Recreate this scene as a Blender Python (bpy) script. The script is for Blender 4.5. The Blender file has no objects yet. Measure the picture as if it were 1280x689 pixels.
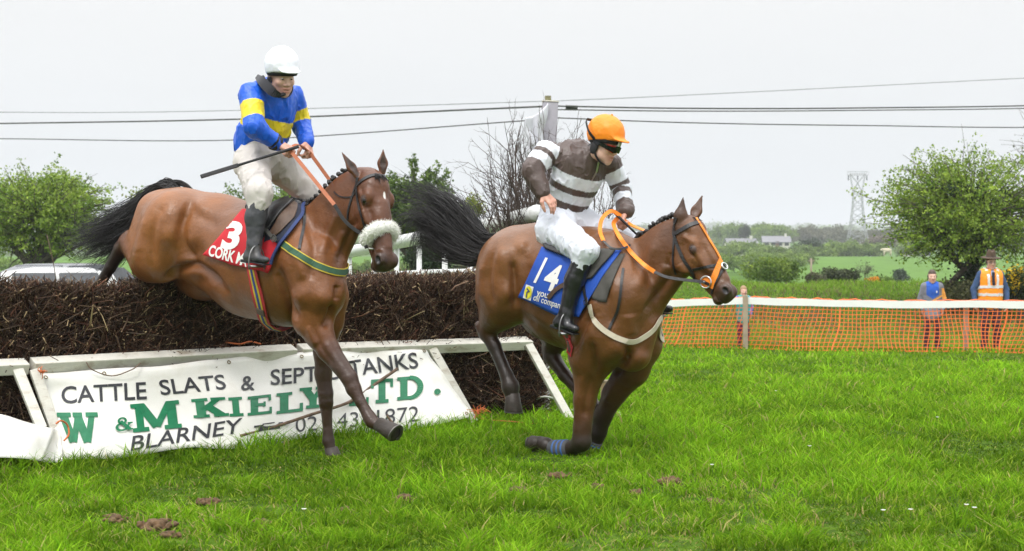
import bpy, bmesh, math, random, os
import numpy as np
from mathutils import Vector, Matrix
from mathutils.bvhtree import BVHTree

R = math.radians
random.seed(7)
rng = np.random.default_rng(7)
scene = bpy.context.scene
col = scene.collection

# ------------------------------------------------------------------ camera, sky, sun, exposure
FPX, HOR, CAMZ = 2200.0, 305.0, 1.40          # focal length and horizon row in photo pixels, eye height in metres
cam_d = bpy.data.cameras.new("camera")
cam_d.sensor_width = 36.0
cam_d.lens = 36.0 * FPX / 1280.0
cam_d.shift_y = -(344.5 - HOR) / 1280.0
cam_d.clip_start = 0.1
cam_d.clip_end = 12000
cam_d.dof.use_dof = True
cam_d.dof.focus_distance = 11.4
cam_d.dof.aperture_fstop = 6.0
cam = bpy.data.objects.new("camera", cam_d)
cam.location = (0, 0, CAMZ)
cam.rotation_euler = (R(90), 0, 0)
col.objects.link(cam)
scene.camera = cam

SUN_EL, SUN_AZ = 56.0, 205.0                  # soft overcast sun, behind the camera and a little to the left
world = bpy.data.worlds.new("World")
scene.world = world
world.use_nodes = True
wn, wl = world.node_tree.nodes, world.node_tree.links
wn.clear()
w_out = wn.new("ShaderNodeOutputWorld")
w_bg = wn.new("ShaderNodeBackground")
w_sky = wn.new("ShaderNodeTexSky")
w_sky.sky_type = 'NISHITA'
w_sky.sun_disc = False
w_sky.sun_elevation = R(SUN_EL)
w_sky.sun_rotation = R(SUN_AZ)
w_tc = wn.new("ShaderNodeTexCoord")
w_sep = wn.new("ShaderNodeSeparateXYZ")
w_ramp = wn.new("ShaderNodeValToRGB")         # overcast sky: bright overhead, paler grey-blue at the horizon
els = w_ramp.color_ramp.elements
els[0].position, els[0].color = 0.0, (7.3, 7.6, 7.8, 1)
els[1].position, els[1].color = 1.0, (32, 32.2, 32.6, 1)
e = els.new(0.055); e.color = (7.8, 8.0, 8.15, 1)
e = els.new(0.14); e.color = (8.75, 8.75, 8.7, 1)
e = els.new(0.32); e.color = (10.5, 10.6, 10.7, 1)
w_map = wn.new("ShaderNodeMapping"); w_map.inputs['Scale'].default_value = (1.2, 1.2, 7)
w_noise = wn.new("ShaderNodeTexNoise")
w_noise.inputs['Scale'].default_value = 1.6; w_noise.inputs['Detail'].default_value = 4
w_mr = wn.new("ShaderNodeMapRange")
w_mr.inputs['To Min'].default_value = 0.94; w_mr.inputs['To Max'].default_value = 1.06
w_mul = wn.new("ShaderNodeVectorMath"); w_mul.operation = 'SCALE'
w_mix = wn.new("ShaderNodeMix"); w_mix.data_type = 'RGBA'; w_mix.inputs['Factor'].default_value = 0.96
wl.new(w_tc.outputs['Generated'], w_sep.inputs[0]); wl.new(w_sep.outputs['Z'], w_ramp.inputs[0])
wl.new(w_tc.outputs['Generated'], w_map.inputs['Vector']); wl.new(w_map.outputs[0], w_noise.inputs['Vector'])
wl.new(w_noise.outputs[0], w_mr.inputs['Value'])
wl.new(w_ramp.outputs[0], w_mul.inputs[0]); wl.new(w_mr.outputs[0], w_mul.inputs['Scale'])
wl.new(w_sky.outputs[0], w_mix.inputs['A']); wl.new(w_mul.outputs[0], w_mix.inputs['B'])
wl.new(w_mix.outputs['Result'], w_bg.inputs['Color'])
w_bg.inputs['Strength'].default_value = 0.1
wl.new(w_bg.outputs[0], w_out.inputs['Surface'])

sun_d = bpy.data.lights.new("sun", 'SUN')
sun_d.energy = 1.5
sun_d.angle = R(14)
sun_d.color = (1.0, 0.97, 0.92)
sun = bpy.data.objects.new("sun", sun_d)
sun.rotation_euler = (R(90 - SUN_EL), 0, R(180 - SUN_AZ) + R(0))
col.objects.link(sun)
# direction towards the sun, used for both lamp and sky
_az = R(SUN_AZ)
_to = Vector((math.sin(_az) * math.cos(R(SUN_EL)), math.cos(_az) * math.cos(R(SUN_EL)), math.sin(R(SUN_EL))))
sun.rotation_euler = _to.to_track_quat('Z', 'Y').to_euler()
sun.location = (0, 0, 30)

scene.view_settings.view_transform = 'Standard'
scene.view_settings.look = 'None'
scene.view_settings.exposure = 0.10
scene.view_settings.gamma = 1.0
scene.view_settings.use_curve_mapping = False
scene.cycles.use_denoising = True
scene.cycles.max_bounces = 6
scene.cycles.transparent_max_bounces = 12
scene.cycles.volume_bounces = 0

# ------------------------------------------------------------------ helpers
def P(px, py, Y):
    """photo pixel at depth Y -> world point"""
    return np.array([(px - 640.0) / FPX * Y, Y, CAMZ + (HOR - py) / FPX * Y])

def unit(v):
    v = np.asarray(v, float)
    return v / (np.linalg.norm(v) + 1e-12)

def tag(o, label=None, cat=None, group=None, kind=None):
    if label: o['label'] = label
    if cat: o['category'] = cat
    if group: o['group'] = group
    if kind: o['kind'] = kind
    return o

ORG = {}
def thing(name, loc, label, cat, group=None):
    o = bpy.data.objects.new(name, None)
    o.empty_display_size = 0.1
    o.location = loc
    col.objects.link(o)
    ORG[o.name] = np.array(loc, float)
    return tag(o, label, cat, group)

def link_mesh(name, V, F, mat, parent=None, smooth=True, colors=None, uvs=None):
    """one mesh object from arrays; V in world space, stored relative to the thing it belongs to"""
    V = np.asarray(V, dtype=np.float32).reshape(-1, 3)
    org = ORG[parent.name] if parent is not None else np.zeros(3)
    if parent is None:
        org = np.array([V[:, 0].mean(), V[:, 1].mean(), V[:, 2].min()])
    me = bpy.data.meshes.new(name)
    if isinstance(F, np.ndarray):
        n = F.shape[1]
        me.vertices.add(len(V)); me.vertices.foreach_set('co', (V - org).astype(np.float32).ravel())
        me.loops.add(F.size); me.loops.foreach_set('vertex_index', F.astype(np.int32).ravel())
        me.polygons.add(len(F))
        me.polygons.foreach_set('loop_start', np.arange(0, F.size, n, dtype=np.int32))
        me.update(calc_edges=True)
    else:
        me.from_pydata([tuple(v) for v in (V - org)], [], F)
    if smooth:
        me.polygons.foreach_set('use_smooth', np.ones(len(me.polygons), dtype=bool))
    if colors is not None:
        at = me.color_attributes.new('Col', 'FLOAT_COLOR', 'POINT')
        c = np.ones((len(V), 4), np.float32); c[:, :3] = colors
        at.data.foreach_set('color', c.ravel())
    if uvs is not None:
        at = me.attributes.new('uvw', 'FLOAT_VECTOR', 'POINT')
        at.data.foreach_set('vector', np.asarray(uvs, np.float32).ravel())
    me.validate()
    mats = mat if isinstance(mat, (list, tuple)) else [mat]
    for m in mats: me.materials.append(m)
    o = bpy.data.objects.new(name, me)
    col.objects.link(o)
    if parent is not None:
        o.parent = parent
        ORG[o.name] = org
    else:
        o.location = org
        ORG[o.name] = org
    return o

class MB:
    """collects shapes for one mesh"""
    def __init__(s): s.v, s.f, s.m, s.n, s.c, s.flat = [], [], [], 0, [], False
    def add(s, V, F, mi=0, c=None):
        V = [tuple(map(float, p)) for p in V]
        s.v += V
        s.f += [tuple(i + s.n for i in q) for q in F]
        s.m += [mi] * len(F)
        s.c += [c or (1, 1, 1)] * len(V)
        s.n += len(V)
        return s
    def box(s, c, size, ax=None, mi=0, col_=None):
        """c centre, size full extents along the three axes ax (rows)"""
        ax = np.eye(3) if ax is None else np.asarray(ax, float)
        h = np.asarray(size, float) / 2
        V = [np.asarray(c) + sx * h[0] * ax[0] + sy * h[1] * ax[1] + sz * h[2] * ax[2]
             for sx in (-1, 1) for sy in (-1, 1) for sz in (-1, 1)]
        return s.add(V, [(0, 1, 3, 2), (4, 6, 7, 5), (0, 4, 5, 1), (2, 3, 7, 6), (0, 2, 6, 4), (1, 5, 7, 3)], mi, col_)
    def beam(s, a, b, w, h, up=(0, 0, 1), mi=0, col_=None):
        a, b = np.asarray(a, float), np.asarray(b, float)
        d = unit(b - a); sd = unit(np.cross(d, up)); u = np.cross(sd, d)
        return s.box((a + b) / 2, (np.linalg.norm(b - a), w, h), (d, sd, u), mi, col_)
    def tube(s, pts, rad, n=8, caps=True, mi=0, col_=None, flat=None):
        pts = [np.asarray(p, float) for p in pts]
        if not hasattr(rad, '__len__'): rad = [rad] * len(pts)
        V, F = [], []
        prev = None
        for i, p in enumerate(pts):
            t = unit(pts[min(i + 1, len(pts) - 1)] - pts[max(i - 1, 0)])
            if prev is None:
                ref = np.array([0, 0, 1.0]) if abs(t[2]) < 0.9 else np.array([1.0, 0, 0])
                u = unit(np.cross(t, ref))
            else:
                u = unit(prev - t * np.dot(prev, t))
            prev = u
            w = np.cross(t, u)
            for k in range(n):
                a = 2 * math.pi * k / n
                V.append(p + rad[i] * (math.cos(a) * u + math.sin(a) * w))
        for i in range(len(pts) - 1):
            for k in range(n):
                F.append((i * n + k, i * n + (k + 1) % n, (i + 1) * n + (k + 1) % n, (i + 1) * n + k))
        if caps:
            F.append(tuple(range(n - 1, -1, -1))); F.append(tuple((len(pts) - 1) * n + k for k in range(n)))
        return s.add(V, F, mi, col_)
    def ball(s, c, r, ax=None, nu=14, nv=9, mi=0, col_=None):
        ax = np.eye(3) if ax is None else np.asarray(ax, float)
        r = np.asarray(r if hasattr(r, '__len__') else (r, r, r), float)
        c = np.asarray(c, float)
        V = [c + r[2] * ax[2]]
        for j in range(1, nv):
            t = math.pi * j / nv
            for i in range(nu):
                a = 2 * math.pi * i / nu
                V.append(c + r[0] * math.sin(t) * math.cos(a) * ax[0] + r[1] * math.sin(t) * math.sin(a) * ax[1] + r[2] * math.cos(t) * ax[2])
        V.append(c - r[2] * ax[2])
        F = [(0, 1 + i, 1 + (i + 1) % nu) for i in range(nu)]
        for j in range(nv - 2):
            for i in range(nu):
                a, b = 1 + j * nu + i, 1 + j * nu + (i + 1) % nu
                F.append((a, a + nu, b + nu, b))
        L = 1 + (nv - 2) * nu
        F += [(L + i, len(V) - 1, L + (i + 1) % nu) for i in range(nu)]
        return s.add(V, F, mi, col_)
    def torus(s, c, rad, r, ax, n=28, m=8, mi=0, a0=0, a1=2 * math.pi):
        ax = np.asarray(ax, float); full = abs(a1 - a0 - 2 * math.pi) < 1e-6
        pts = [np.asarray(c) + rad * (math.cos(t) * ax[0] + math.sin(t) * ax[1]) for t in np.linspace(a0, a1, n + 1)]
        return s.tube(pts, r, m, caps=not full, mi=mi)
    def strap(s, pts, nrm, w, th=0.004, mi=0, col_=None):
        """flat band along pts, nrm = outward normal per point, w width"""
        pts = [np.asarray(p, float) for p in pts]; s.flat = True
        V, F = [], []
        for i, p in enumerate(pts):
            t = unit(pts[min(i + 1, len(pts) - 1)] - pts[max(i - 1, 0)])
            nn = np.asarray(nrm[i] if np.ndim(nrm) == 2 or isinstance(nrm, list) else nrm, float)
            nn = unit(nn - t * np.dot(nn, t)); sd = np.cross(t, nn)
            ww = w[i] if hasattr(w, '__len__') else w
            for a, b in ((-1, -1), (1, -1), (1, 1), (-1, 1)):
                V.append(p + sd * a * ww / 2 + nn * (b * th / 2))
        for i in range(len(pts) - 1):
            for k in range(4):
                F.append((i * 4 + k, i * 4 + (k + 1) % 4, i * 4 + 4 + (k + 1) % 4, i * 4 + 4 + k))
        F.append((3, 2, 1, 0)); L = (len(pts) - 1) * 4; F.append((L, L + 1, L + 2, L + 3))
        return s.add(V, F, mi, col_)
    def build(s, name, mat, parent=None, smooth=False, bevel=0, colors=False):
        o = link_mesh(name, s.v, s.f, mat, parent, smooth and not s.flat, colors=np.array(s.c) if colors else None)
        if isinstance(mat, (list, tuple)):
            o.data.polygons.foreach_set('material_index', np.array(s.m, np.int32))
        if bevel:
            b = o.modifiers.new('bevel', 'BEVEL'); b.width = bevel; b.segments = 2; b.limit_method = 'ANGLE'
        return o

def spline(pts, n=8):
    """Catmull-Rom through pts"""
    p = [np.asarray(q, float) for q in pts]
    p = [2 * p[0] - p[1]] + p + [2 * p[-1] - p[-2]]
    out = []
    for i in range(1, len(p) - 2):
        for t in np.linspace(0, 1, n, endpoint=False):
            a, b, c, d = p[i - 1], p[i], p[i + 1], p[i + 2]
            out.append(0.5 * ((2 * b) + (-a + c) * t + (2 * a - 5 * b + 4 * c - d) * t * t + (-a + 3 * b - 3 * c + d) * t ** 3))
    out.append(p[-2])
    return out

def vnoise(p, seed=0):
    """value noise, p (N,3) -> (N,) in -1..1"""
    p = np.asarray(p, np.float64)
    i = np.floor(p).astype(np.int64); f = p - i; f = f * f * (3 - 2 * f)
    def h(x, y, z):
        n = (x * 374761393 + y * 668265263 + z * 2147483647 + seed * 974711) & 0xffffffff
        n = ((n ^ (n >> 13)) * 1274126177) & 0xffffffff
        return ((n ^ (n >> 16)) & 0xffff) / 32767.5 - 1
    r = 0
    for dx in (0, 1):
        for dy in (0, 1):
            for dz in (0, 1):
                w = (f[:, 0] if dx else 1 - f[:, 0]) * (f[:, 1] if dy else 1 - f[:, 1]) * (f[:, 2] if dz else 1 - f[:, 2])
                r = r + w * h(i[:, 0] + dx, i[:, 1] + dy, i[:, 2] + dz)
    return r

# ------------------------------------------------------------------ materials
MATS = {}
def nodes_of(name):
    m = bpy.data.materials.new(name)
    m.use_nodes = True
    n, l = m.node_tree.nodes, m.node_tree.links
    return m, n, l, n['Principled BSDF']

def mat(name, base, rough=0.6, var=0.15, scale=20, bump=0.0, bscale=60, metal=0.0, spec=0.5, sheen=0.0, trans=0.0, coat=0.0,
        dirt=None, dscale=4, damt=0.5, stretch=None, emis=None):
    """procedural material: base colour broken up by two noises, optional dirt colour and bump"""
    m, n, l, b = nodes_of(name)
    tc = n.new('ShaderNodeTexCoord')
    src = tc.outputs['Object']
    if stretch:
        mp = n.new('ShaderNodeMapping'); mp.inputs['Scale'].default_value = stretch
        l.new(src, mp.inputs['Vector']); src = mp.outputs[0]
    ns = n.new('ShaderNodeTexNoise'); ns.inputs['Scale'].default_value = scale; ns.inputs['Detail'].default_value = 5
    l.new(src, ns.inputs['Vector'])
    mr = n.new('ShaderNodeMapRange'); mr.inputs['From Min'].default_value = 0.25; mr.inputs['From Max'].default_value = 0.75
    mr.inputs['To Min'].default_value = 1 - var; mr.inputs['To Max'].default_value = 1 + var
    l.new(ns.outputs[0], mr.inputs['Value'])
    vm = n.new('ShaderNodeVectorMath'); vm.operation = 'SCALE'
    if base == 'Col':
        at = n.new('ShaderNodeAttribute'); at.attribute_name = 'Col'
        l.new(at.outputs['Color'], vm.inputs[0])
    else:
        vm.inputs[0].default_value = base[:3]
    l.new(mr.outputs[0], vm.inputs['Scale'])
    out = vm.outputs[0]
    if dirt:
        nd = n.new('ShaderNodeTexNoise'); nd.inputs['Scale'].default_value = dscale; nd.inputs['Detail'].default_value = 8
        nd.inputs['Roughness'].default_value = 0.65
        l.new(src, nd.inputs['Vector'])
        rr = n.new('ShaderNodeMapRange'); rr.inputs['From Min'].default_value = 0.5; rr.inputs['From Max'].default_value = 0.7
        rr.inputs['To Max'].default_value = damt
        l.new(nd.outputs[0], rr.inputs['Value'])
        mx = n.new('ShaderNodeMix'); mx.data_type = 'RGBA'
        l.new(rr.outputs[0], mx.inputs['Factor']); l.new(out, mx.inputs['A']); mx.inputs['B'].default_value = (*dirt, 1)
        out = mx.outputs['Result']
    l.new(out, b.inputs['Base Color'])
    b.inputs['Roughness'].default_value = rough
    b.inputs['Metallic'].default_value = metal
    b.inputs['Specular IOR Level'].default_value = spec
    b.inputs['Coat Weight'].default_value = coat
    if sheen: b.inputs['Sheen Weight'].default_value = sheen
    if trans: b.inputs['Transmission Weight'].default_value = trans
    if bump:
        nb = n.new('ShaderNodeTexNoise'); nb.inputs['Scale'].default_value = bscale; nb.inputs['Detail'].default_value = 4
        l.new(src, nb.inputs['Vector'])
        bp = n.new('ShaderNodeBump'); bp.inputs['Strength'].default_value = bump; bp.inputs['Distance'].default_value = 0.01
        l.new(nb.outputs[0], bp.inputs['Height']); l.new(bp.outputs[0], b.inputs['Normal'])
    MATS[name] = m
    return m

# ------------------------------------------------------------------ soft bodies: distance fields meshed by surface nets
class Prim:
    __slots__ = ('kind', 'a', 'b', 'ra', 'rb', 'n', 's', 'rot', 'rad', 'k', 'color', 'sub', 'lo', 'hi', 'tagname')
class Field:
    def __init__(s): s.p = []; s.disp = None
    def cone(s, a, b, ra, rb, k=0.03, n=None, sc=1.0, color=None, sub=False, tagname=None):
        q = Prim(); q.kind = 'c'; q.a = np.asarray(a, float); q.b = np.asarray(b, float); q.ra, q.rb = ra, rb
        if np.linalg.norm(q.b - q.a) <= abs(ra - rb) + 1e-4: q.b = q.a + unit(q.b - q.a + 1e-6) * (abs(ra - rb) + 1e-3)
        q.k, q.n, q.s, q.color, q.sub, q.tagname = k, (None if n is None else unit(n)), sc, color, sub, tagname
        m = max(ra, rb) * max(1, sc)
        q.lo = np.minimum(q.a, q.b) - m; q.hi = np.maximum(q.a, q.b) + m
        s.p.append(q); return q
    def ell(s, c, rad, ax=None, k=0.03, color=None, sub=False, tagname=None):
        q = Prim(); q.kind = 'e'; q.a = np.asarray(c, float); q.rad = np.asarray(rad if hasattr(rad, '__len__') else (rad,) * 3, float)
        q.rot = np.eye(3) if ax is None else np.array([unit(x) for x in ax])
        q.k, q.color, q.sub, q.tagname = k, color, sub, tagname
        m = q.rad.max(); q.lo = q.a - m; q.hi = q.a + m
        s.p.append(q); return q
    def chain(s, pts, rad, **kw):
        for i in range(len(pts) - 1):
            c = kw.get('colors')
            k2 = {x: y for x, y in kw.items() if x != 'colors'}
            if c is not None: k2['color'] = c[i]
            s.cone(pts[i], pts[i + 1], rad[i], rad[i + 1], **k2)
    @staticmethod
    def dist(q, p):
        if q.kind == 'e':
            l = (p - q.a) @ q.rot.T
            k0 = np.sqrt((l / q.rad) ** 2 @ np.ones(3)); k1 = np.sqrt((l / q.rad ** 2) ** 2 @ np.ones(3)) + 1e-9
            return k0 * (k0 - 1) / k1
        pa = p - q.a; ba = q.b - q.a
        if q.n is not None:
            pa = pa + (pa @ q.n)[..., None] * ((1 / q.s - 1) * q.n)
            ba = ba + (ba @ q.n) * ((1 / q.s - 1) * q.n)
        l2 = ba @ ba; rr = q.ra - q.rb; a2 = l2 - rr * rr; il2 = 1 / l2
        y = pa @ ba; z = y - l2
        w = pa * l2 - ba * y[..., None]; x2 = (w * w).sum(-1)
        y2 = y * y * l2; z2 = z * z * l2
        kk = np.sign(rr) * rr * rr * x2
        d = (np.sqrt(np.maximum(x2 * a2 * il2, 0)) + y * rr) * il2 - q.ra
        c1 = np.sign(z) * a2 * z2 > kk
        d = np.where(c1, np.sqrt(x2 + z2) * il2 - q.rb, d)
        c2 = (~c1) & (np.sign(y) * a2 * y2 < kk)
        d = np.where(c2, np.sqrt(x2 + y2) * il2 - q.ra, d)
        if q.n is not None: d = d * min(1.0, q.s)
        return d
    def grid(s, lo, hi, h):
        n = np.ceil((hi - lo) / h).astype(int) + 1
        xs = [lo[i] + h * np.arange(n[i]) for i in range(3)]
        D = np.full(n, 0.25, np.float32)
        for q in s.p:
            mg = q.k + 2 * h
            i0 = [max(0, int(np.floor((q.lo[i] - mg - lo[i]) / h))) for i in range(3)]
            i1 = [min(n[i], int(np.ceil((q.hi[i] + mg - lo[i]) / h)) + 1) for i in range(3)]
            if any(i1[i] <= i0[i] for i in range(3)): continue
            sl = tuple(slice(i0[i], i1[i]) for i in range(3))
            g = np.stack(np.meshgrid(*[xs[i][i0[i]:i1[i]] for i in range(3)], indexing='ij'), -1)
            d = s.dist(q, g); a = D[sl]
            if q.sub:
                d = -d; hh = np.maximum(q.k - np.abs(a - d), 0) / q.k
                D[sl] = np.maximum(a, d) + hh * hh * q.k * 0.25
            else:
                hh = np.maximum(q.k - np.abs(a - d), 0) / q.k
                D[sl] = np.minimum(a, d) - hh * hh * q.k * 0.25
        if s.disp is not None:
            near = np.abs(D) < 0.05
            idx = np.argwhere(near)
            D[near] += s.disp(lo + idx * h).astype(np.float32)
        return D
    def bounds(s):
        add = [q for q in s.p if not q.sub]
        return np.min([q.lo for q in add], 0) - 0.03, np.max([q.hi for q in add], 0) + 0.03
    def mesh(s, h, fine=()):
        """fine: list of (lo, hi, h) boxes meshed at their own resolution"""
        lo, hi = s.bounds()
        V, F, n = [], [], 0
        for (l, u, hh, cut) in [(lo, hi, h, fine)] + [(np.asarray(f[0], float), np.asarray(f[1], float), f[2], ()) for f in fine]:
            D = s.grid(l, u, hh)
            v, f = surface_nets(D); v = l + v * hh
            if len(f) == 0: continue
            for (cl, cu, ch) in cut:
                c = v[f].mean(1); m = ((c > np.asarray(cl) + 1.5 * ch) & (c < np.asarray(cu) - 1.5 * ch)).all(1)
                f = f[~m]
            V.append(v); F.append(f + n); n += len(v)
        V = np.concatenate(V); F = np.concatenate(F)
        used = np.zeros(len(V), bool); used[F.ravel()] = True
        mp = np.cumsum(used) - 1
        return V[used], mp[F]
    def colour(s, V, width=0.02, default=(0.5, 0.5, 0.5)):
        W = np.full(len(V), 1e-9); C = np.zeros((len(V), 3)) + np.array(default) * 1e-9
        for q in s.p:
            if q.color is None or q.sub: continue
            m = ((V > q.lo - 0.1) & (V < q.hi + 0.1)).all(1)
            if not m.any(): continue
            d = s.dist(q, V[m]); w = np.exp(-np.maximum(d + 0.0, -0.5 * width) / width)
            W[m] += w; C[m] += w[:, None] * np.array(q.color)
        return C / W[:, None]

def surface_nets(D):
    ins = D < 0
    n = np.array(D.shape)
    c = np.zeros(n - 1, np.int8)
    for dx in (0, 1):
        for dy in (0, 1):
            for dz in (0, 1):
                c += ins[dx:n[0] - 1 + dx, dy:n[1] - 1 + dy, dz:n[2] - 1 + dz]
    act = (c > 0) & (c < 8)
    idx = np.argwhere(act)
    if len(idx) == 0: return np.zeros((0, 3)), np.zeros((0, 4), int)
    ids = np.full(n - 1, -1, np.int64); ids[act] = np.arange(len(idx))
    corners = [(0, 0, 0), (1, 0, 0), (0, 1, 0), (1, 1, 0), (0, 0, 1), (1, 0, 1), (0, 1, 1), (1, 1, 1)]
    val = np.stack([D[idx[:, 0] + a, idx[:, 1] + b, idx[:, 2] + g] for a, b, g in corners], 1).astype(np.float64)
    S = np.zeros((len(idx), 3)); N = np.zeros(len(idx))
    cr = np.array(corners, float)
    for a in range(8):
        for b in range(a + 1, 8):
            if np.abs(cr[a] - cr[b]).sum() != 1: continue
            va, vb = val[:, a], val[:, b]
            m = (va < 0) != (vb < 0)
            t = va[m] / (va[m] - vb[m])
            S[m] += cr[a] + t[:, None] * (cr[b] - cr[a]); N[m] += 1
    V = idx + S / N[:, None]
    Fs = []
    for ax in range(3):
        o = [k for k in range(3) if k != ax]
        s0 = [slice(None)] * 3; s1 = [slice(None)] * 3
        s0[ax] = slice(0, n[ax] - 1); s1[ax] = slice(1, n[ax])
        for k in o: s0[k] = slice(1, n[k] - 1); s1[k] = slice(1, n[k] - 1)
        A, B = ins[tuple(s0)], ins[tuple(s1)]
        e = np.argwhere(A != B)
        if len(e) == 0: continue
        flip = A[e[:, 0], e[:, 1], e[:, 2]]
        base = e.copy()
        for k in o: base[:, k] += 1
        q = []
        for (du, dv) in ((0, 0), (1, 0), (1, 1), (0, 1)):
            b2 = base.copy(); b2[:, o[0]] -= du; b2[:, o[1]] -= dv
            q.append(ids[b2[:, 0], b2[:, 1], b2[:, 2]])
        q = np.stack(q, 1)
        if ax == 1: flip = ~flip
        q[~flip] = q[~flip][:, ::-1]
        Fs.append(q)
    return V, np.concatenate(Fs)

def hand_prims(fd, wrist, d, palm, side, curl=1.0, size=0.18, color=(0.5, 0.25, 0.17), spread=0.2):
    """d: wrist->knuckles, palm: direction the palm faces, side: +1 thumb on cross(d,palm) side; five unequal bent fingers"""
    d = unit(d); palm = unit(np.asarray(palm) - d * np.dot(palm, d)); t = np.cross(d, palm) * side
    s = size / 0.18
    kn = wrist + d * 0.088 * s
    fd.cone(wrist, wrist + d * 0.03 * s, 0.024 * s, 0.03 * s, k=0.012, n=palm, sc=0.7, color=color)
    fd.cone(wrist + d * 0.025 * s + t * 0.016 * s, kn + t * 0.022 * s, 0.022 * s, 0.017 * s, k=0.012, n=palm, sc=0.75, color=color)
    fd.cone(wrist + d * 0.025 * s - t * 0.014 * s, kn - t * 0.024 * s, 0.022 * s, 0.016 * s, k=0.012, n=palm, sc=0.75, color=color)
    lens = (0.071, 0.08, 0.074, 0.058)
    for i in range(4):
        off = (0.031 - 0.0205 * i) * s
        p = kn + t * off - d * (0.002 + 0.004 * abs(i - 1)) * s
        ang = 0.0
        dirv = unit(d + t * spread * (0.3 - 0.2 * i))
        rr = (0.0098, 0.0102, 0.0096, 0.0084)[i] * s
        segs = (0.46, 0.3, 0.24)
        bends = (0.75, 1.1, 0.6)
        for j in range(3):
            ang += bends[j] * curl * (0.85 + 0.12 * i)
            dv = unit(dirv * math.cos(ang) + palm * math.sin(ang))
            q = p + dv * lens[i] * segs[j] * s
            fd.cone(p, q, rr * (1 - 0.08 * j), rr * (0.93 - 0.09 * j), k=0.0045, color=color)
            p = q
    p0 = wrist + d * 0.028 * s + t * 0.024 * s
    p1 = p0 + unit(d * 0.65 + t * 0.75 + palm * 0.35) * 0.042 * s
    p2 = p1 + unit(d * 0.8 + t * 0.12 + palm * (0.3 + 0.5 * curl)) * 0.034 * s
    p3 = p2 + unit(d * 0.7 - t * 0.25 * curl + palm * (0.3 + 0.5 * curl)) * 0.026 * s
    fd.chain([p0, p1, p2, p3], [0.015 * s, 0.0125 * s, 0.0108 * s, 0.009 * s], k=0.006, color=color)

def head_prims(fd, c, fw, up, s=1.0, skin=(0.5, 0.26, 0.18), lip=(0.42, 0.13, 0.1), ears=True, age=1.0, mouth_open=0.0):
    """c: head centre; fw, up: facing and up; returns frame function L(side, forward, up)"""
    fw = unit(fw); up = unit(np.asarray(up) - fw * np.dot(up, fw)); sd = np.cross(fw, up)   # sd = person's right
    L = lambda a, b, g: np.asarray(c) + s * (a * sd + b * fw + g * up)
    ax = (sd, fw, up)
    E = lambda a, b, g, rad, k=0.02, col_=skin, sub=False: fd.ell(L(a, b, g), np.array(rad) * s, ax, k * s, col_, sub)
    E(0, -0.012, 0.035, (0.074, 0.094, 0.086))
    E(0, 0.03, -0.03, (0.059, 0.062, 0.085), 0.03)
    E(0, 0.047, -0.077, (0.042, 0.042, 0.034), 0.03)
    E(0, 0.073, -0.102, (0.021, 0.019, 0.016), 0.025)
    for q in (-1, 1):
        E(q * 0.044, -0.0, -0.07, (0.018, 0.042, 0.03), 0.03)
        E(q * 0.040, 0.062, -0.022, (0.02, 0.022, 0.02), 0.025)                 # cheekbone
        E(q * 0.033, 0.092, 0.008, (0.017, 0.017, 0.011), 0.012, None, True)    # eye socket
        E(q * 0.031, 0.072, 0.006, (0.0135, 0.0135, 0.0125), 0.004)             # lids
        E(q * 0.026, 0.082, 0.027, (0.024, 0.011, 0.007), 0.012)                # brow
        E(q * 0.013, 0.094, -0.033, (0.009, 0.01, 0.008), 0.008)                # nostril wing
        if ears: E(q * 0.076, -0.012, -0.005, (0.009, 0.019, 0.031), 0.008)
    fd.cone(L(0, 0.086, 0.014), L(0, 0.109, -0.026), 0.0085 * s, 0.0115 * s, k=0.012 * s, color=skin)
    E(0, 0.088, -0.058, (0.023, 0.012, 0.0055), 0.006, lip)
    E(0, 0.085, -0.072 - 0.006 * mouth_open, (0.02, 0.012, 0.0065), 0.006, lip)
    E(0, 0.094, -0.065 - 0.003 * mouth_open, (0.016, 0.008, 0.0025 + 0.004 * mouth_open), 0.003, None, True)
    return L, ax
# ------------------------------------------------------------------ ground and grass
_GY = [-60, 0, 10, 13, 17, 22, 28, 33.5, 36, 39, 43, 47, 60, 100, 150, 200, 250, 300, 330, 420, 700, 1000, 1600, 2600, 4200, 6000]
_GZ = [.3, 0, 0, .02, -.1, -.27, -.42, -.5, -.3, .26, .40, .1, -1.2, -3.2, -4.6, -2.9, -1.5, -.75, -1.2, -2.6, 1.0, 6.0, 12, 24, 48, 60]
def gz(x, y):
    x = np.asarray(x, float); y = np.asarray(y, float)
    z = np.interp(y, _GY, _GZ)
    flat = np.clip((-2.5 - x) / 3.5, 0, 1) * np.clip((y - 30) / 3, 0, 1) * np.clip((62 - y) / 10, 0, 1)
    z = z * (1 - flat) + flat * (-.52 - np.clip(y - 33, 0, 30) * .012)      # no bank where the cars are parked
    far = np.clip((y - 60) / 300, 0, 1)
    q = np.stack([x.ravel() / 260, y.ravel() / 300, 0 * x.ravel()], 1)
    z = z + (vnoise(q, 3).reshape(x.shape) * .5 + vnoise(q * .33, 4).reshape(x.shape) * .0022 * np.minimum(y, 3000)) * far ** 1.3 * np.where((y > 180) & (y < 330), .35, 1)
    q2 = np.stack([x.ravel() / 1.1, y.ravel() / 1.4, 0 * x.ravel()], 1)
    near = np.clip((60 - y) / 30, 0, 1)
    z = z + near * (vnoise(q2, 5).reshape(x.shape) * .022 + vnoise(q2 * .3, 6).reshape(x.shape) * .03)
    bank = np.exp(-((y - 41) / 4) ** 2)
    q3 = np.stack([x.ravel() / 2.2, y.ravel() / 2.0, 0 * x.ravel()], 1)
    return z + bank * (1 - flat) * vnoise(q3, 8).reshape(x.shape) * .16
def g1(x, y): return float(gz(np.array([x]), np.array([y]))[0])
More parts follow.
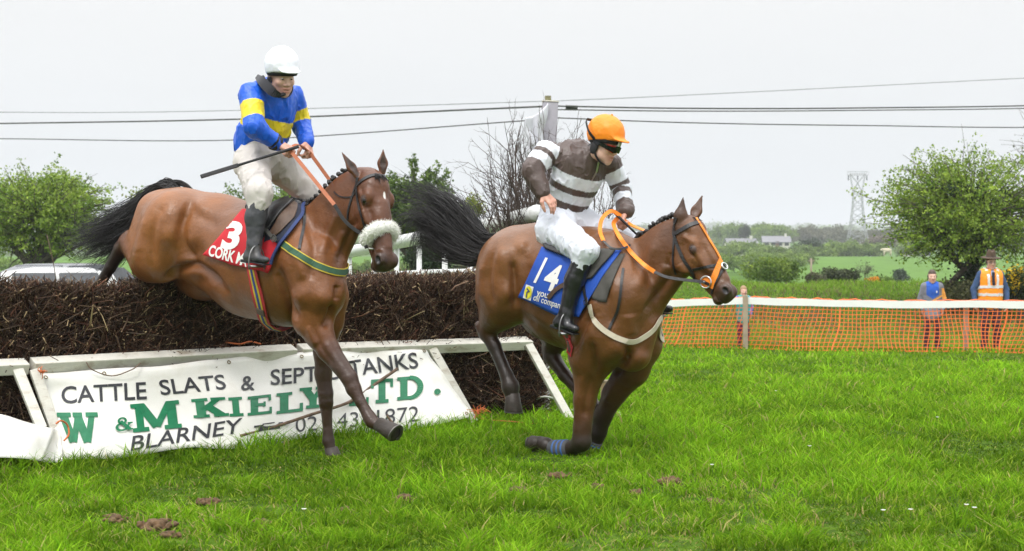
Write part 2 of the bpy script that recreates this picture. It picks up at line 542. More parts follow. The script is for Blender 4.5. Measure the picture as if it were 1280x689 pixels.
def on_ground(px, Y):
    x = (px - 640) / FPX * Y
    return np.array([x, Y, g1(x, Y)])

def ground_material():
    m, n, l, b = nodes_of("meadow_ground")
    geo = n.new('ShaderNodeNewGeometry'); sep = n.new('ShaderNodeSeparateXYZ'); l.new(geo.outputs['Position'], sep.inputs[0])
    def ramp(fac, stops):
        r = n.new('ShaderNodeValToRGB'); l.new(fac, r.inputs[0]); e = r.color_ramp.elements
        e[0].position, e[0].color = stops[0][0], (*stops[0][1], 1); e[1].position, e[1].color = stops[-1][0], (*stops[-1][1], 1)
        for p, c in stops[1:-1]:
            k = e.new(p); k.color = (*c, 1)
        return r.outputs[0]
    def noise(sc, det=6, stretch=None):
        t = n.new('ShaderNodeTexNoise'); t.inputs['Scale'].default_value = sc; t.inputs['Detail'].default_value = det
        src = geo.outputs['Position']
        if stretch:
            mp = n.new('ShaderNodeMapping'); mp.inputs['Scale'].default_value = stretch; l.new(src, mp.inputs['Vector']); src = mp.outputs[0]
        l.new(src, t.inputs['Vector']); return t.outputs[0]
    near = ramp(noise(9, 8), [(.3, (.025, .045, .004)), (.5, (.05, .10, .006)), (.62, (.08, .15, .008)), (.75, (.12, .12, .03))])
    # far fields: each field its own green
    vo = n.new('ShaderNodeTexVoronoi'); vo.inputs['Scale'].default_value = .009
    mp = n.new('ShaderNodeMapping'); mp.inputs['Rotation'].default_value = (0, 0, .5); mp.inputs['Scale'].default_value = (1, .8, 0)
    l.new(geo.outputs['Position'], mp.inputs['Vector']); l.new(mp.outputs[0], vo.inputs['Vector'])
    sc = n.new('ShaderNodeSeparateColor'); l.new(vo.outputs['Color'], sc.inputs[0])
    far = ramp(sc.outputs[0], [(0, (.085, .165, .03)), (.35, (.07, .14, .03)), (.55, (.11, .16, .05)), (.8, (.06, .11, .03)), (1, (.15, .15, .085))])
    fn = ramp(noise(.35, 8), [(.3, (.82, .82, .82)), (.7, (1.15, 1.15, 1.15))])
    bw = n.new('ShaderNodeMapRange'); bw.inputs['From Min'].default_value = 322; bw.inputs['From Max'].default_value = 326; bw.inputs['To Min'].default_value = 1; bw.inputs['To Max'].default_value = 0
    l.new(sep.outputs['Y'], bw.inputs['Value'])
    bm_ = n.new('ShaderNodeMix'); bm_.data_type = 'RGBA'; l.new(bw.outputs[0], bm_.inputs['Factor']); l.new(far, bm_.inputs['A']); bm_.inputs['B'].default_value = (.095, .185, .03, 1); far = bm_.outputs['Result']
    mu = n.new('ShaderNodeMix'); mu.data_type = 'RGBA'; mu.blend_type = 'MULTIPLY'; mu.inputs['Factor'].default_value = 1
    l.new(far, mu.inputs['A']); l.new(fn, mu.inputs['B'])
    mr = n.new('ShaderNodeMapRange'); mr.inputs['From Min'].default_value = 45; mr.inputs['From Max'].default_value = 70
    l.new(sep.outputs['Y'], mr.inputs['Value'])
    mx = n.new('ShaderNodeMix'); mx.data_type = 'RGBA'
    l.new(mr.outputs[0], mx.inputs['Factor']); l.new(near, mx.inputs['A']); l.new(mu.outputs['Result'], mx.inputs['B'])
    l.new(mx.outputs['Result'], b.inputs['Base Color']); b.inputs['Roughness'].default_value = .95; b.inputs['Specular IOR Level'].default_value = .1
    bp = n.new('ShaderNodeBump'); bp.inputs['Strength'].default_value = .6; bp.inputs['Distance'].default_value = .05
    l.new(noise(14, 6), bp.inputs['Height']); l.new(bp.outputs[0], b.inputs['Normal'])
    return m
M_ground = ground_material()
ys = np.concatenate([np.arange(-60, 6, 4.), np.arange(6, 34, .35), np.arange(34, 50, .4), 50 * 1.035 ** np.arange(1, 141)])
us = np.sign(np.linspace(-1, 1, 161)) * np.abs(np.linspace(-1, 1, 161)) ** 1.25
GX = us[None, :] * (26 + np.abs(ys[:, None]) * .75); GYY = np.repeat(ys[:, None], 161, 1)
GV = np.stack([GX, GYY, gz(GX, GYY)], -1).reshape(-1, 3)
ii, jj = np.meshgrid(np.arange(len(ys) - 1), np.arange(160), indexing='ij')
a_ = (ii * 161 + jj).ravel()
og = link_mesh("ground", GV, np.stack([a_, a_ + 1, a_ + 162, a_ + 161], 1), M_ground)
tag(og, "rolling green meadow falling away to far fields", "ground", kind="structure")

def blade_material(name, rough=.5, sub=.35, spec=.25):
    m, n, l, b = nodes_of(name)
    at = n.new('ShaderNodeAttribute'); at.attribute_name = 'Col'
    l.new(at.outputs['Color'], b.inputs['Base Color']); b.inputs['Roughness'].default_value = rough; b.inputs['Specular IOR Level'].default_value = spec
    tr = n.new('ShaderNodeBsdfTranslucent'); l.new(at.outputs['Color'], tr.inputs['Color'])
    mx = n.new('ShaderNodeMixShader'); mx.inputs[0].default_value = sub
    l.new(b.outputs[0], mx.inputs[1]); l.new(tr.outputs[0], mx.inputs[2])
    l.new(mx.outputs[0], n['Material Output'].inputs['Surface'])
    return m
M_blade = blade_material("grass_blades", .65, .38, .03)

def blades(name, X, Y, h, w, lean, colr, seed, label):
    """one object of curved grass blades rooted at X, Y"""
    rg = np.random.default_rng(seed); N = len(X)
    Z = gz(X, Y)
    az = rg.uniform(0, 2 * np.pi, N); fa = rg.uniform(0, 2 * np.pi, N)
    dx, dy = np.cos(az) * lean, np.sin(az) * lean
    wx, wy = np.cos(fa) * w / 2, np.sin(fa) * w / 2
    V = np.zeros((N, 3, 2, 3), np.float32)
    for r, (t, ww) in enumerate(((0, 1), (.5, .85), (1, .12))):
        cx = X + dx * t * t; cy = Y + dy * t * t; cz = Z - .006 + h * t * (1 - .25 * t * np.minimum(1, lean / h))
        for q, sg in enumerate((-1, 1)):
            V[:, r, q, 0] = cx + sg * wx * ww; V[:, r, q, 1] = cy + sg * wy * ww; V[:, r, q, 2] = cz
    b = (np.arange(N) * 6)[:, None]
    F = np.concatenate([b + np.array([0, 1, 3, 2]), b + np.array([2, 3, 5, 4])])
    C = np.repeat(colr[:, None, :], 6, 1)
    C = C.reshape(N, 3, 2, 3)
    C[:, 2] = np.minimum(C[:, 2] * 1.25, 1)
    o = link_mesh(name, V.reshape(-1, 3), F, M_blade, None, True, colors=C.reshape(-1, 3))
    return tag(o, label, "grass", kind="stuff")

FD = np.array([.794, .608, 0]); FD /= np.linalg.norm(FD); FN = np.array([FD[1], -FD[0], 0])   # along the fence, and its outward normal
FP0 = np.array([-2.7, 11.85, 0])
def fence_at(px, off=0.0):
    """point on the vertical plane off metres in front of the fence, under a photo column"""
    d = np.array([(px - 640) / FPX, 1, 0]); k = FN @ (FP0 + FN * off)
    return d * (k / (d @ FN))
def fence_pt(px, py, off=0.0):
    d = np.array([(px - 640) / FPX, 1, (HOR - py) / FPX]); k = FN @ (FP0 + FN * off)
    t = k / (d @ FN)
    return d * t + np.array([0, 0, CAMZ])

SOIL = [(145, 651, .07), (195, 661, .10), (260, 626, .06), (264, 650, .04), (505, 622, .045), (430, 637, .04), (700, 597, .06), (840, 608, .075),
        (892, 632, .045), (795, 620, .04), (648, 616, .06), (214, 672, .05), (748, 612, .035), (328, 655, .04)]
def soil_xy():
    out = []
    for px, py, r in SOIL:
        y = CAMZ / (py - HOR) * FPX
        out.append(((px - 640) / FPX * y, y, r))
    return out
SOIL_XY = [(a, b, c * .72) for a, b, c in soil_xy()]

TRODDEN = [((px - 640) / FPX * y, y, r) for px, y, r in ((690, 11.25, .34), (668, 11.3, .25), (735, 11.2, .3), (413, 11.4, .16))]      # hooves have pressed the grass here
def meadow():
    rg = np.random.default_rng(3); N = 480000
    u = rg.random(N); y0, y1, pw = 6.7, 33.0, -.7       # spread of roots over depth: dense near, thinner far
    Y = (y0 ** pw + u * (y1 ** pw - y0 ** pw)) ** (1 / pw)
    X = rg.uniform(-1, 1, N) * (.315 * Y + .7)
    q = np.stack([X, Y, 0 * X], 1)
    tuft = vnoise(q * 5.5, 11) * .6 + vnoise(q * 13, 12) * .4
    big = vnoise(q * np.array([.9, .9, 1]), 13)
    keep = np.ones(N, bool)
    worn = np.zeros(N)
    for sx, sy, r in SOIL_XY:
        d = np.hypot(X - sx, (Y - sy) * .7) / (r * 3.2)
        worn = np.maximum(worn, np.exp(-d * d))
    patch = np.clip((vnoise(q * 1.6, 14) * .6 + vnoise(q * 5, 15) * .5 - .05) * 2.4, 0, 1) * np.clip((11.0 - Y) / 1.5, 0, 1) * np.where(X < 1.6, 1, .35)
    worn = np.maximum(worn, patch * .95)
    keep &= rg.random(N) > worn * .75
    keep &= rg.random(N) < .62 + .7 * np.clip(vnoise(q * 10, 16) + .25, 0, 1)
    # nothing grows inside the packed brush
    rel = q - FP0; s = rel @ FN; t = rel @ FD
    keep &= ~((s < .0) & (s > -.5) & (t < 3.6))
    h = (.060 + .060 * tuft + .022 * big + .018 * vnoise(q * 2.3, 17)) * rg.uniform(.45, 1.45, N) * (1 - .55 * worn)
    edge = np.exp(-((s - .62 + .0) / .12) ** 2) * (t > -1.3) * (t < 2.75)      # uncut fringe under the banner
    h = h * (1 + 1.0 * edge)
    for hx, hy, hr in TRODDEN:
        d = np.hypot(X - hx, Y - hy) / hr
        h = h * (1 - .62 * np.exp(-d ** 3))
    tall = rg.random(N) < .025
    h = np.where(tall, h * 1.7, h)
    h = np.clip(h, .018, .2) * np.interp(Y, [7, 14, 24, 33], [1, 1.0, .95, 1.1])
    lean = h * rg.uniform(.25, 1.25, N)
    w = rg.uniform(.0035, .0095, N) * np.interp(Y, [7, 12, 20, 33], [1, 1.35, 2.2, 3.6])
    a = rg.random((N, 1)); m = np.clip(.5 + .55 * tuft + .35 * big, 0, 1)[:, None]
    c = np.array([.078, .195, .006]) * (1 - a) + np.array([.215, .375, .016]) * a
    mid = vnoise(q * 2.3, 17)[:, None]; c = c * (.42 + .95 * m) * rg.uniform(.7, 1.3, (N, 1)) * (1 + .32 * mid)
    yl = (rg.random(N) < .09)[:, None]
    c = np.where(yl, np.array([.27, .36, .035]) * (.7 + .5 * a), c)
    dry = (rg.random(N) < .022 + .22 * worn)[:, None]
    c = np.where(dry, np.array([.40, .34, .13]) * (.6 + .6 * a), c)
    k = keep
    blades("meadow_grass", X[k], Y[k], h[k], w[k], lean[k], c[k], 4, "lush short green grass of the landing side")
meadow()

M_soil = mat("turned_soil", (.11, .064, .03), rough=.95, var=.5, scale=30, bump=.8, bscale=50)
_soil_lab = ["crumbled brown soil in worn grass at the lower left corner", "largest heap of kicked up soil at the lower left", "small brown soil heap below the telephone line of the banner",
             "tiny soil crumb between two larger heaps at the lower left", "crumb of soil in the grass between the two horses", "flat soil scrape in the grass left of centre",
             "brown soil heap just under the folded foreleg of horse 14", "widest soil heap right of horse 14 in open grass", "soil crumb in bright grass farthest right of the clods",
             "small soil crumb beside the widest heap", "soil patch below the folded hoof of horse 14", "soil crumb at the lower left edge of the worn strip",
             "small clod under the hooves of horse 14", "soil crumb below the middle of the long banner"]
for (sx, sy, r), lab in zip(SOIL_XY, _soil_lab):
    fd = Field(); z0 = g1(sx, sy)
    for i in range(30):
        a = rng.uniform(0, 6.28); d = r * 1.45 * rng.random() ** .7; q_ = r * rng.uniform(.13, .42) * (1.2 - d / (r * 2.2))
        fd.ell((sx + math.cos(a) * d, sy + math.sin(a) * d * 1.2, z0 + q_ * .55 + .012), (q_, q_ * rng.uniform(.7, 1.2), q_ * rng.uniform(.5, .85)), None, .012)
    fd.ell((sx, sy, z0 + .002), (r * .95, r * 1.1, r * .14), None, .01)
    fd.disp = lambda p: .010 * vnoise(p * 70, 3) + .008 * vnoise(p * 28, 4)
    V, F = fd.mesh(.0065)
    tag(link_mesh("soil_clod", V, F, M_soil, None, False), lab, "soil clod", "clods of kicked up soil")

M_petal = mat("white_petals", (.8, .8, .76), rough=.6, var=.05)
M_pollen = mat("yellow_pollen", (.7, .45, .03), rough=.8)
for (px, py) in ((1218, 638), (1208, 635), (1172, 527), (1104, 641), (890, 587), (1012, 566), (752, 516), (970, 477), (380, 641), (1138, 640)):
    y = (CAMZ - .06) / (py - HOR) * FPX; x = (px - 640) / FPX * y; z = g1(x, y) + .075
    root = thing("daisy", (x, y, z - .075), "small white daisy open in the grass", "daisy", "daisies in the grass")
    mb = MB(); mb.tube([(x, y, z - .075), (x + .004, y, z - .03), (x, y, z)], .0012, 4); mb.build("stem", mat("daisy_stem", (.07, .16, .02)) if "daisy_stem" not in MATS else MATS["daisy_stem"], root)
    mb = MB()
    for k in range(11):
        a = 6.283 * k / 11; d = np.array([math.cos(a), math.sin(a), .6])
        mb.ball(np.array([x, y, z]) + d * .008, (.006, .0026, .001), (unit(d), unit(np.cross((0, 0, 1), d)), np.cross(unit(d), unit(np.cross((0, 0, 1), d)))), nu=6, nv=4)
    mb.build("petals", M_petal, root)
    MB().ball((x, y, z + .001), (.0045, .0045, .003), nu=8, nv=5).build("flower_centre", M_pollen, root)
# ------------------------------------------------------------------ brush fence, guard rails, banners
M_twig = blade_material("birch_twigs", .8, .0)
M_white_paint = mat("weathered_white_paint", (.66, .64, .57), rough=.55, var=.12, scale=14, bump=.15, dirt=(.24, .17, .09), dscale=7, damt=.75, stretch=(1, 1, 2.5))
M_old_wood = mat("grey_timber", (.30, .24, .17), rough=.85, var=.3, scale=10, bump=.4, stretch=(1, 1, .15), dirt=(.1, .08, .05), dscale=9)
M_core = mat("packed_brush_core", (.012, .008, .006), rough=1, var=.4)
def hump(t): return -.085 * np.exp(-((np.asarray(t) - .02) / .30) ** 2) - .035 * np.clip((-.1 - np.asarray(t)) / .3, 0, 1)     # broken-down stretch of the top
T0, T1, BTH, BH = -1.75, 3.62, .55, 1.145
f_root = thing("brush_fence", tuple(FP0 + FD * 1.0), "long steeplechase fence of packed dark birch twigs", "jump")
def fence_xyz(t, s, z): return FP0 + FD * t - FN * s + np.array([0, 0, z])

def brush():
    rg = np.random.default_rng(9)
    # dark heart of the fence
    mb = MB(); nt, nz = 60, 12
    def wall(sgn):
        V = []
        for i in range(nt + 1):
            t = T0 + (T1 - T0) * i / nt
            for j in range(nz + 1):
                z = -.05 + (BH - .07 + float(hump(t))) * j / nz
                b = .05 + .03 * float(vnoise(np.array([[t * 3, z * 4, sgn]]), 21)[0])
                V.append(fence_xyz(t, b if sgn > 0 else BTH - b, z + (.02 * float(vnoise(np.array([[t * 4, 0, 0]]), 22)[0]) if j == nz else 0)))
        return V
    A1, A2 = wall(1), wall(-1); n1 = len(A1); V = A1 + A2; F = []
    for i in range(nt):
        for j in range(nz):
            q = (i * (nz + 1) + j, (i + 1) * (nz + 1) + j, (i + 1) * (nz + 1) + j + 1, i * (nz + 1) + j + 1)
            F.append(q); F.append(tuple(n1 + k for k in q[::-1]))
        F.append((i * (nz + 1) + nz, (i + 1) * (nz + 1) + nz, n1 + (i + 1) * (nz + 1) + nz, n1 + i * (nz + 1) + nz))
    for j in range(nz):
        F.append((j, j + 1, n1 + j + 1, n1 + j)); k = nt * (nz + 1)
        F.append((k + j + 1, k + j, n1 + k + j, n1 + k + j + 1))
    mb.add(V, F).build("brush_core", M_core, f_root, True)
    # twigs
    N = 80000
    t = rg.uniform(T0, T1, N); kind = rg.random(N)
    top = kind < .40; end = kind > .94
    s = np.where(top, rg.uniform(-.02, BTH + .02, N), rg.uniform(-.03, .06, N))
    z = np.where(top, BH - .2 + rg.uniform(-.05, .12, N), rg.uniform(.0, BH - .05, N))
    low = (~top) & (rg.random(N) < .3); z = np.where(low, rg.uniform(.0, .62, N), z)
    t = np.where(end, T1 - rg.uniform(-.02, .05, N), t); s = np.where(end, rg.uniform(0, BTH, N), s)
    q = np.stack([t, z, s], 1)
    ln = rg.uniform(.06, .26, N)
    d_up = rg.normal(.75, .42, N); d_al = rg.normal(0, .75, N) + .7 * vnoise(q * np.array([2.6, 2.6, 2]), 31); d_out = np.where(top, rg.normal(0, .22, N), rg.normal(.38, .30, N))
    d_up = np.where(low, rg.normal(.35, .6, N), d_up); d_al = np.where(low, rg.normal(0, .6, N), d_al)
    odd = rg.random(N) < .05
    d_al = np.where(odd, rg.normal(0, 1.4, N), d_al); d_up = np.where(odd, rg.normal(0, .7, N), d_up)
    D = np.stack([d_al, d_out, d_up], 1); D /= np.linalg.norm(D, axis=1)[:, None]
    bump = .05 * vnoise(np.stack([t * 2.2, z * 2.5, 0 * t], 1), 23) + .025 * vnoise(np.stack([t * 7, z * 7, 0 * t], 1), 24)
    hz = .045 * vnoise(np.stack([t * 1.3, s * 2, 0 * t], 1), 25) + .02 * vnoise(np.stack([t * 6, s * 5, 0 * t], 1), 26)
    hz = hz + hump(t)
    s = s - np.where(top, 0, bump)
    z = z + np.where(top, hz, 0)
    over = z + D[:, 2] * ln - (BH + .035 + hz + rg.normal(0, .026, N))
    ln = np.where(over > 0, np.maximum(.03, ln - over / np.maximum(.2, np.abs(D[:, 2]))), ln)
    # hind legs break through here
    B0 = FP0[None] + FD[None] * t[:, None] - FN[None] * s[:, None]; B0[:, 2] = z
    W = FD[None] * D[:, :1] + FN[None] * D[:, 1:2] + np.array([0, 0, 1.])[None] * D[:, 2:]
    sd = np.cross(W, rg.normal(0, 1, (N, 3))); sd /= np.linalg.norm(sd, axis=1)[:, None]
    n2 = np.cross(W, sd)
    wd = rg.uniform(.0016, .0042, N) * np.where(rg.random(N) < .06, 1.8, 1)
    bend = rg.normal(0, .2, (N, 1)) * ln[:, None]
    V = np.zeros((N, 4, 3, 3), np.float32)
    for r, (u, ww) in enumerate(((0, 1.15), (.5, 1), (.95, .8), (1, .9))):
        c = B0 + W * (ln * u)[:, None] + sd * bend * (u * (1 - u) * 4)
        for k_, a in enumerate((0, 2.094, 4.189)):
            V[:, r, k_] = c + (sd * math.cos(a) + n2 * math.sin(a)) * (wd * ww)[:, None]
    b = (np.arange(N) * 12)[:, None]
    F = []
    for r in range(3):
        for k_ in range(3):
            F.append(b + np.array([r * 3 + k_, r * 3 + (k_ + 1) % 3, r * 3 + 3 + (k_ + 1) % 3, r * 3 + 3 + k_]))
    F = np.concatenate(F)
    a = rg.random((N, 1))
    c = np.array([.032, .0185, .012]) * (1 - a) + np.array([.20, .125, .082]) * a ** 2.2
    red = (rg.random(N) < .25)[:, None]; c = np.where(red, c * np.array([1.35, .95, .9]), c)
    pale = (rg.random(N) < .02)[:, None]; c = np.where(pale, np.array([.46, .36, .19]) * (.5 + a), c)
    C = np.repeat(c[:, None, :], 12, 1)
    cut = rg.random(N) < .38
    C[cut, 9:12] = np.array([.62, .43, .26]) * rg.uniform(.4, 1.2, (cut.sum(), 1, 1))
    C[cut, 6:9] = C[cut, 6:9] * .7 + .3 * np.array([.2, .13, .08])
    mb = MB()
    for i in range(520):                                   # pale chopped ends
        t_ = rg.uniform(T0, T1); z_ = rg.uniform(.45, 1.12) if rg.random() < .8 else rg.uniform(.1, .5)
        p = fence_xyz(t_, -.05 - rg.uniform(0, .05), z_ + float(hump(t_))); d = FD * rg.normal(0, .6) + FN * rg.uniform(.2, 1) + np.array([0, 0, rg.normal(.5, .5)])
        mb.tube([p, p + unit(d) * rg.uniform(.012, .05)], rg.uniform(.0022, .0048), 5)
    mb.build("cut_twig_end", mat("fresh_cut_twig", (.50, .36, .2), rough=.8, var=.5, scale=9), f_root, False)['kind'] = "stuff"
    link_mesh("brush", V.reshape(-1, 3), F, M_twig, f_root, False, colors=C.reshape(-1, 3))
    # upright stakes that show at the open end, and longer loose branches
    mb = MB()
    for i in range(26):
        s_ = rg.uniform(-.02, BTH); x = T1 + rg.uniform(-.3, .05)
        p = fence_xyz(x, s_ if x > T1 - .04 else -.03, 0); p[2] = 0
        h = rg.uniform(.55, .95)
        mb.tube([p, p + np.array([rg.normal(0, .02), rg.normal(0, .02), h * .5]), p + FD * rg.normal(0, .04) + np.array([0, 0, h])], [rg.uniform(.008, .018), .01, .006], 6)
    mb.build("stake", mat("dark_bark", (.055, .036, .026), rough=.9, var=.4, scale=30, bump=.5), f_root, True)
    mb = MB()
    for i in range(90):
        t_ = rg.uniform(T0, T1); z_ = rg.uniform(.1, 1.1); p = fence_xyz(t_, -.05, z_)
        d = FD * rg.normal(0, .6) + np.array([0, 0, rg.normal(.1, .5)]); d = unit(d) * rg.uniform(.15, .5)
        mb.tube(spline([p, p + d * .5 + FN * rg.uniform(0, .05) + np.array([0, 0, rg.normal(0, .02)]), p + d + FN * rg.uniform(-.02, .05)], 3), rg.uniform(.0018, .004), 4)
    mb.build("loose_branch", mat("pale_twig_bark", (.13, .09, .065), rough=.9, var=.4, scale=20), f_root, True)['kind'] = "stuff"
brush()

def rail(label, px0, py0, px1, py1, legs, off=.15):
    a, b = fence_pt(px0, py0, off), fence_pt(px1, py1, off)
    root = thing("guard_rail", tuple(a), label, "rail", "white timber guard rails along the fence")
    mb = MB(); mb.beam(a, b, .105, .075, up=unit(np.array([0, 0, 1.]) * .9 + FN * .35)); mb.build("rail_board", M_white_paint, root, bevel=.006)
    for (qx0, qy0, qx1, qy1, o1) in legs:
        l0 = fence_pt(qx0, qy0, off + .04); l1 = fence_pt(qx1, qy1, o1)
        mb = MB(); mb.beam(l0, l1, .07, .03, up=FN); mb.build("leg", M_white_paint, root, bevel=.004)
    return root
rail("short white guard rail board at the far left end, its leg leaning", -170, 466, 33, 458, [(22, 462, 52, 536, .42)])
rail("long weathered white guard rail board above the banner", 40, 457, 367, 439.5, [(43, 462, 70, 540, .36)])
rail("white guard rail board at the open end with a leaning end leg", 374, 439, 661, 429, [(660, 430, 714, 527, .5), (540, 436, 592, 528, .45)])

# ---- banners
M_banner = mat("white_pvc_banner", (.80, .79, .74), rough=.5, var=.05, scale=6, bump=.25, bscale=9, dirt=(.5, .46, .36), dscale=3, damt=.5)
M_ink = mat("black_print", (.028, .03, .036), rough=.5, var=.25, scale=18)
M_green = mat("green_print", (.0, .165, .065), rough=.5, var=.15, scale=18)
M_stroke = None

def banner_surface(name, rows, label, thick=.003, sub=(60, 16)):
    """rows: list of edge polylines (px, py, off) from top to bottom"""
    L = [np.array([fence_pt(*q) for q in r]) for r in rows]
    nu, nv = sub
    R_ = []
    for r in L:
        s = np.array(spline(r, 12)); d = np.r_[0, np.cumsum(np.linalg.norm(np.diff(s, axis=0), axis=1))]; d /= d[-1]
        R_.append(np.stack([np.interp(np.linspace(0, 1, nu + 1), d, s[:, i]) for i in range(3)], 1))
    cols_ = []
    for i in range(nu + 1):
        s = np.array(spline([r[i] for r in R_], 10)) if len(R_) > 2 else np.array([R_[0][i], R_[1][i]])
        d = np.r_[0, np.cumsum(np.linalg.norm(np.diff(s, axis=0), axis=1))]; d /= d[-1]
        cols_.append(np.stack([np.interp(np.linspace(0, 1, nv + 1), d, s[:, k]) for k in range(3)], 1))
    G = np.array(cols_)                                     # (nu+1, nv+1, 3)
    q = G.reshape(-1, 3)
    fold = (.036 * vnoise(q * np.array([3.0, 3.0, 3.4]), 41) + .009 * vnoise(q * np.array([6, 6, 5]), 42) + .022 * (1 - np.abs(vnoise(q * np.array([2.2, 2.2, 4.5]) + 9, 43))) ** 5).reshape(nu + 1, nv + 1)
    G = G + fold[..., None] * (FN + np.array([0, 0, .4]))
    V = list(G.reshape(-1, 3)); F = []
    for i in range(nu):
        for j in range(nv):
            F.append((i * (nv + 1) + j, i * (nv + 1) + j + 1, (i + 1) * (nv + 1) + j + 1, (i + 1) * (nv + 1) + j))
    root = thing(name, tuple(G[nu // 2, nv]), label, "banner")
    o = link_mesh("sheet", V, F, M_banner, root, True)
    sm = o.modifiers.new("thickness", 'SOLIDIFY'); sm.thickness = thick; sm.offset = 0
    bvh = BVHTree.FromPolygons([tuple(v) for v in V], F)
    return root, bvh

def text_polys(txt, bold=0.0, cuts=1):
    """built-in typeface as flat triangles: (verts (N,2) with cap height about .72, faces)"""
    c = bpy.data.curves.new("t", 'FONT'); c.body = txt; c.size = 1; c.offset = bold; c.resolution_u = 4
    o = bpy.data.objects.new("t", c); col.objects.link(o)
    dg = bpy.context.evaluated_depsgraph_get(); dg.update()
    me = o.evaluated_get(dg).to_mesh()
    bm = bmesh.new(); bm.from_mesh(me)
    bmesh.ops.triangulate(bm, faces=bm.faces[:])
    bmesh.ops.remove_doubles(bm, verts=bm.verts[:], dist=1e-4)
    for _ in range(cuts):
        ed = [e for e in bm.edges if e.calc_length() > .09]
        if ed: bmesh.ops.subdivide_edges(bm, edges=ed, cuts=1)
    bmesh.ops.triangulate(bm, faces=bm.faces[:])
    bm.verts.index_update()
    V = np.array([(v.co.x, v.co.y) for v in bm.verts]); F = [tuple(v.index for v in f.verts) for f in bm.faces]
    bm.free()
    o.evaluated_get(dg).to_mesh_clear()
    bpy.data.objects.remove(o); bpy.data.curves.remove(c)
    return V, F

def print_on(bvh, V2, F, frame, parent, name, material, lift=.004, mb=None):
    """lay flat polygons (in unit boxes) onto a surface: frame maps (x, y) to a photo pixel, the ray through it finds the cloth"""
    out = []
    o = Vector((0, 0, CAMZ))
    for x, y in V2:
        px, py = frame(x, y)
        d = Vector(((px - 640) / FPX, 1, (HOR - py) / FPX)).normalized()
        loc, nr, _, dist = bvh.ray_cast(o, d)
        if loc is None:
            loc, nr, _, _ = bvh.find_nearest(o + d * 11.5)
        n_ = Vector(nr) if nr.dot(d) < 0 else -Vector(nr)
        out.append(np.array(loc + n_ * lift))
    if mb is not None:
        mb.add(out, F); return None
    return link_mesh(name, out, F, material, parent, False)

def line_frame(V2, x0, y0, x1, y1, height, slant=0.0, cap=.72):
    """baseline runs from pixel (x0, y0) to (x1, y1); letters are height px tall; slant leans their tops"""
    w0, w1 = V2[:, 0].min(), V2[:, 0].max()
    def fr(x, y):
        u = (x - w0) / (w1 - w0)
        h = height[0] + (height[1] - height[0]) * u if hasattr(height, '__len__') else height
        return x0 + (x1 - x0) * u + slant * y / cap * h, y0 + (y1 - y0) * u - y / cap * h
    return fr

# heavy slab letters, built from strokes in a 1-high box
def _bar(a, b, w):
    a, b = np.array(a, float), np.array(b, float); d = unit(b - a); n_ = np.array([-d[1], d[0]]) * w / 2
    return [a + n_, a - n_, b - n_, b + n_]
def _hb(y, x0, x1, w): return _bar((x0, y), (x1, y), w)
def _arc(cx, cy, rx, ry, a0, a1, w, n=14):
    out = []
    A_ = np.linspace(R(a0), R(a1), n + 1)
    for i in range(n):
        p = [(cx + (rx - w / 2) * math.cos(A_[i]), cy + (ry - w / 2 * .7) * math.sin(A_[i])), (cx + (rx + w / 2) * math.cos(A_[i]), cy + (ry + w / 2 * .7) * math.sin(A_[i])),
             (cx + (rx + w / 2) * math.cos(A_[i + 1]), cy + (ry + w / 2 * .7) * math.sin(A_[i + 1])), (cx + (rx - w / 2) * math.cos(A_[i + 1]), cy + (ry - w / 2 * .7) * math.sin(A_[i + 1]))]
        out.append([np.array(q) for q in p])
    return out
S, TH = .15, .295
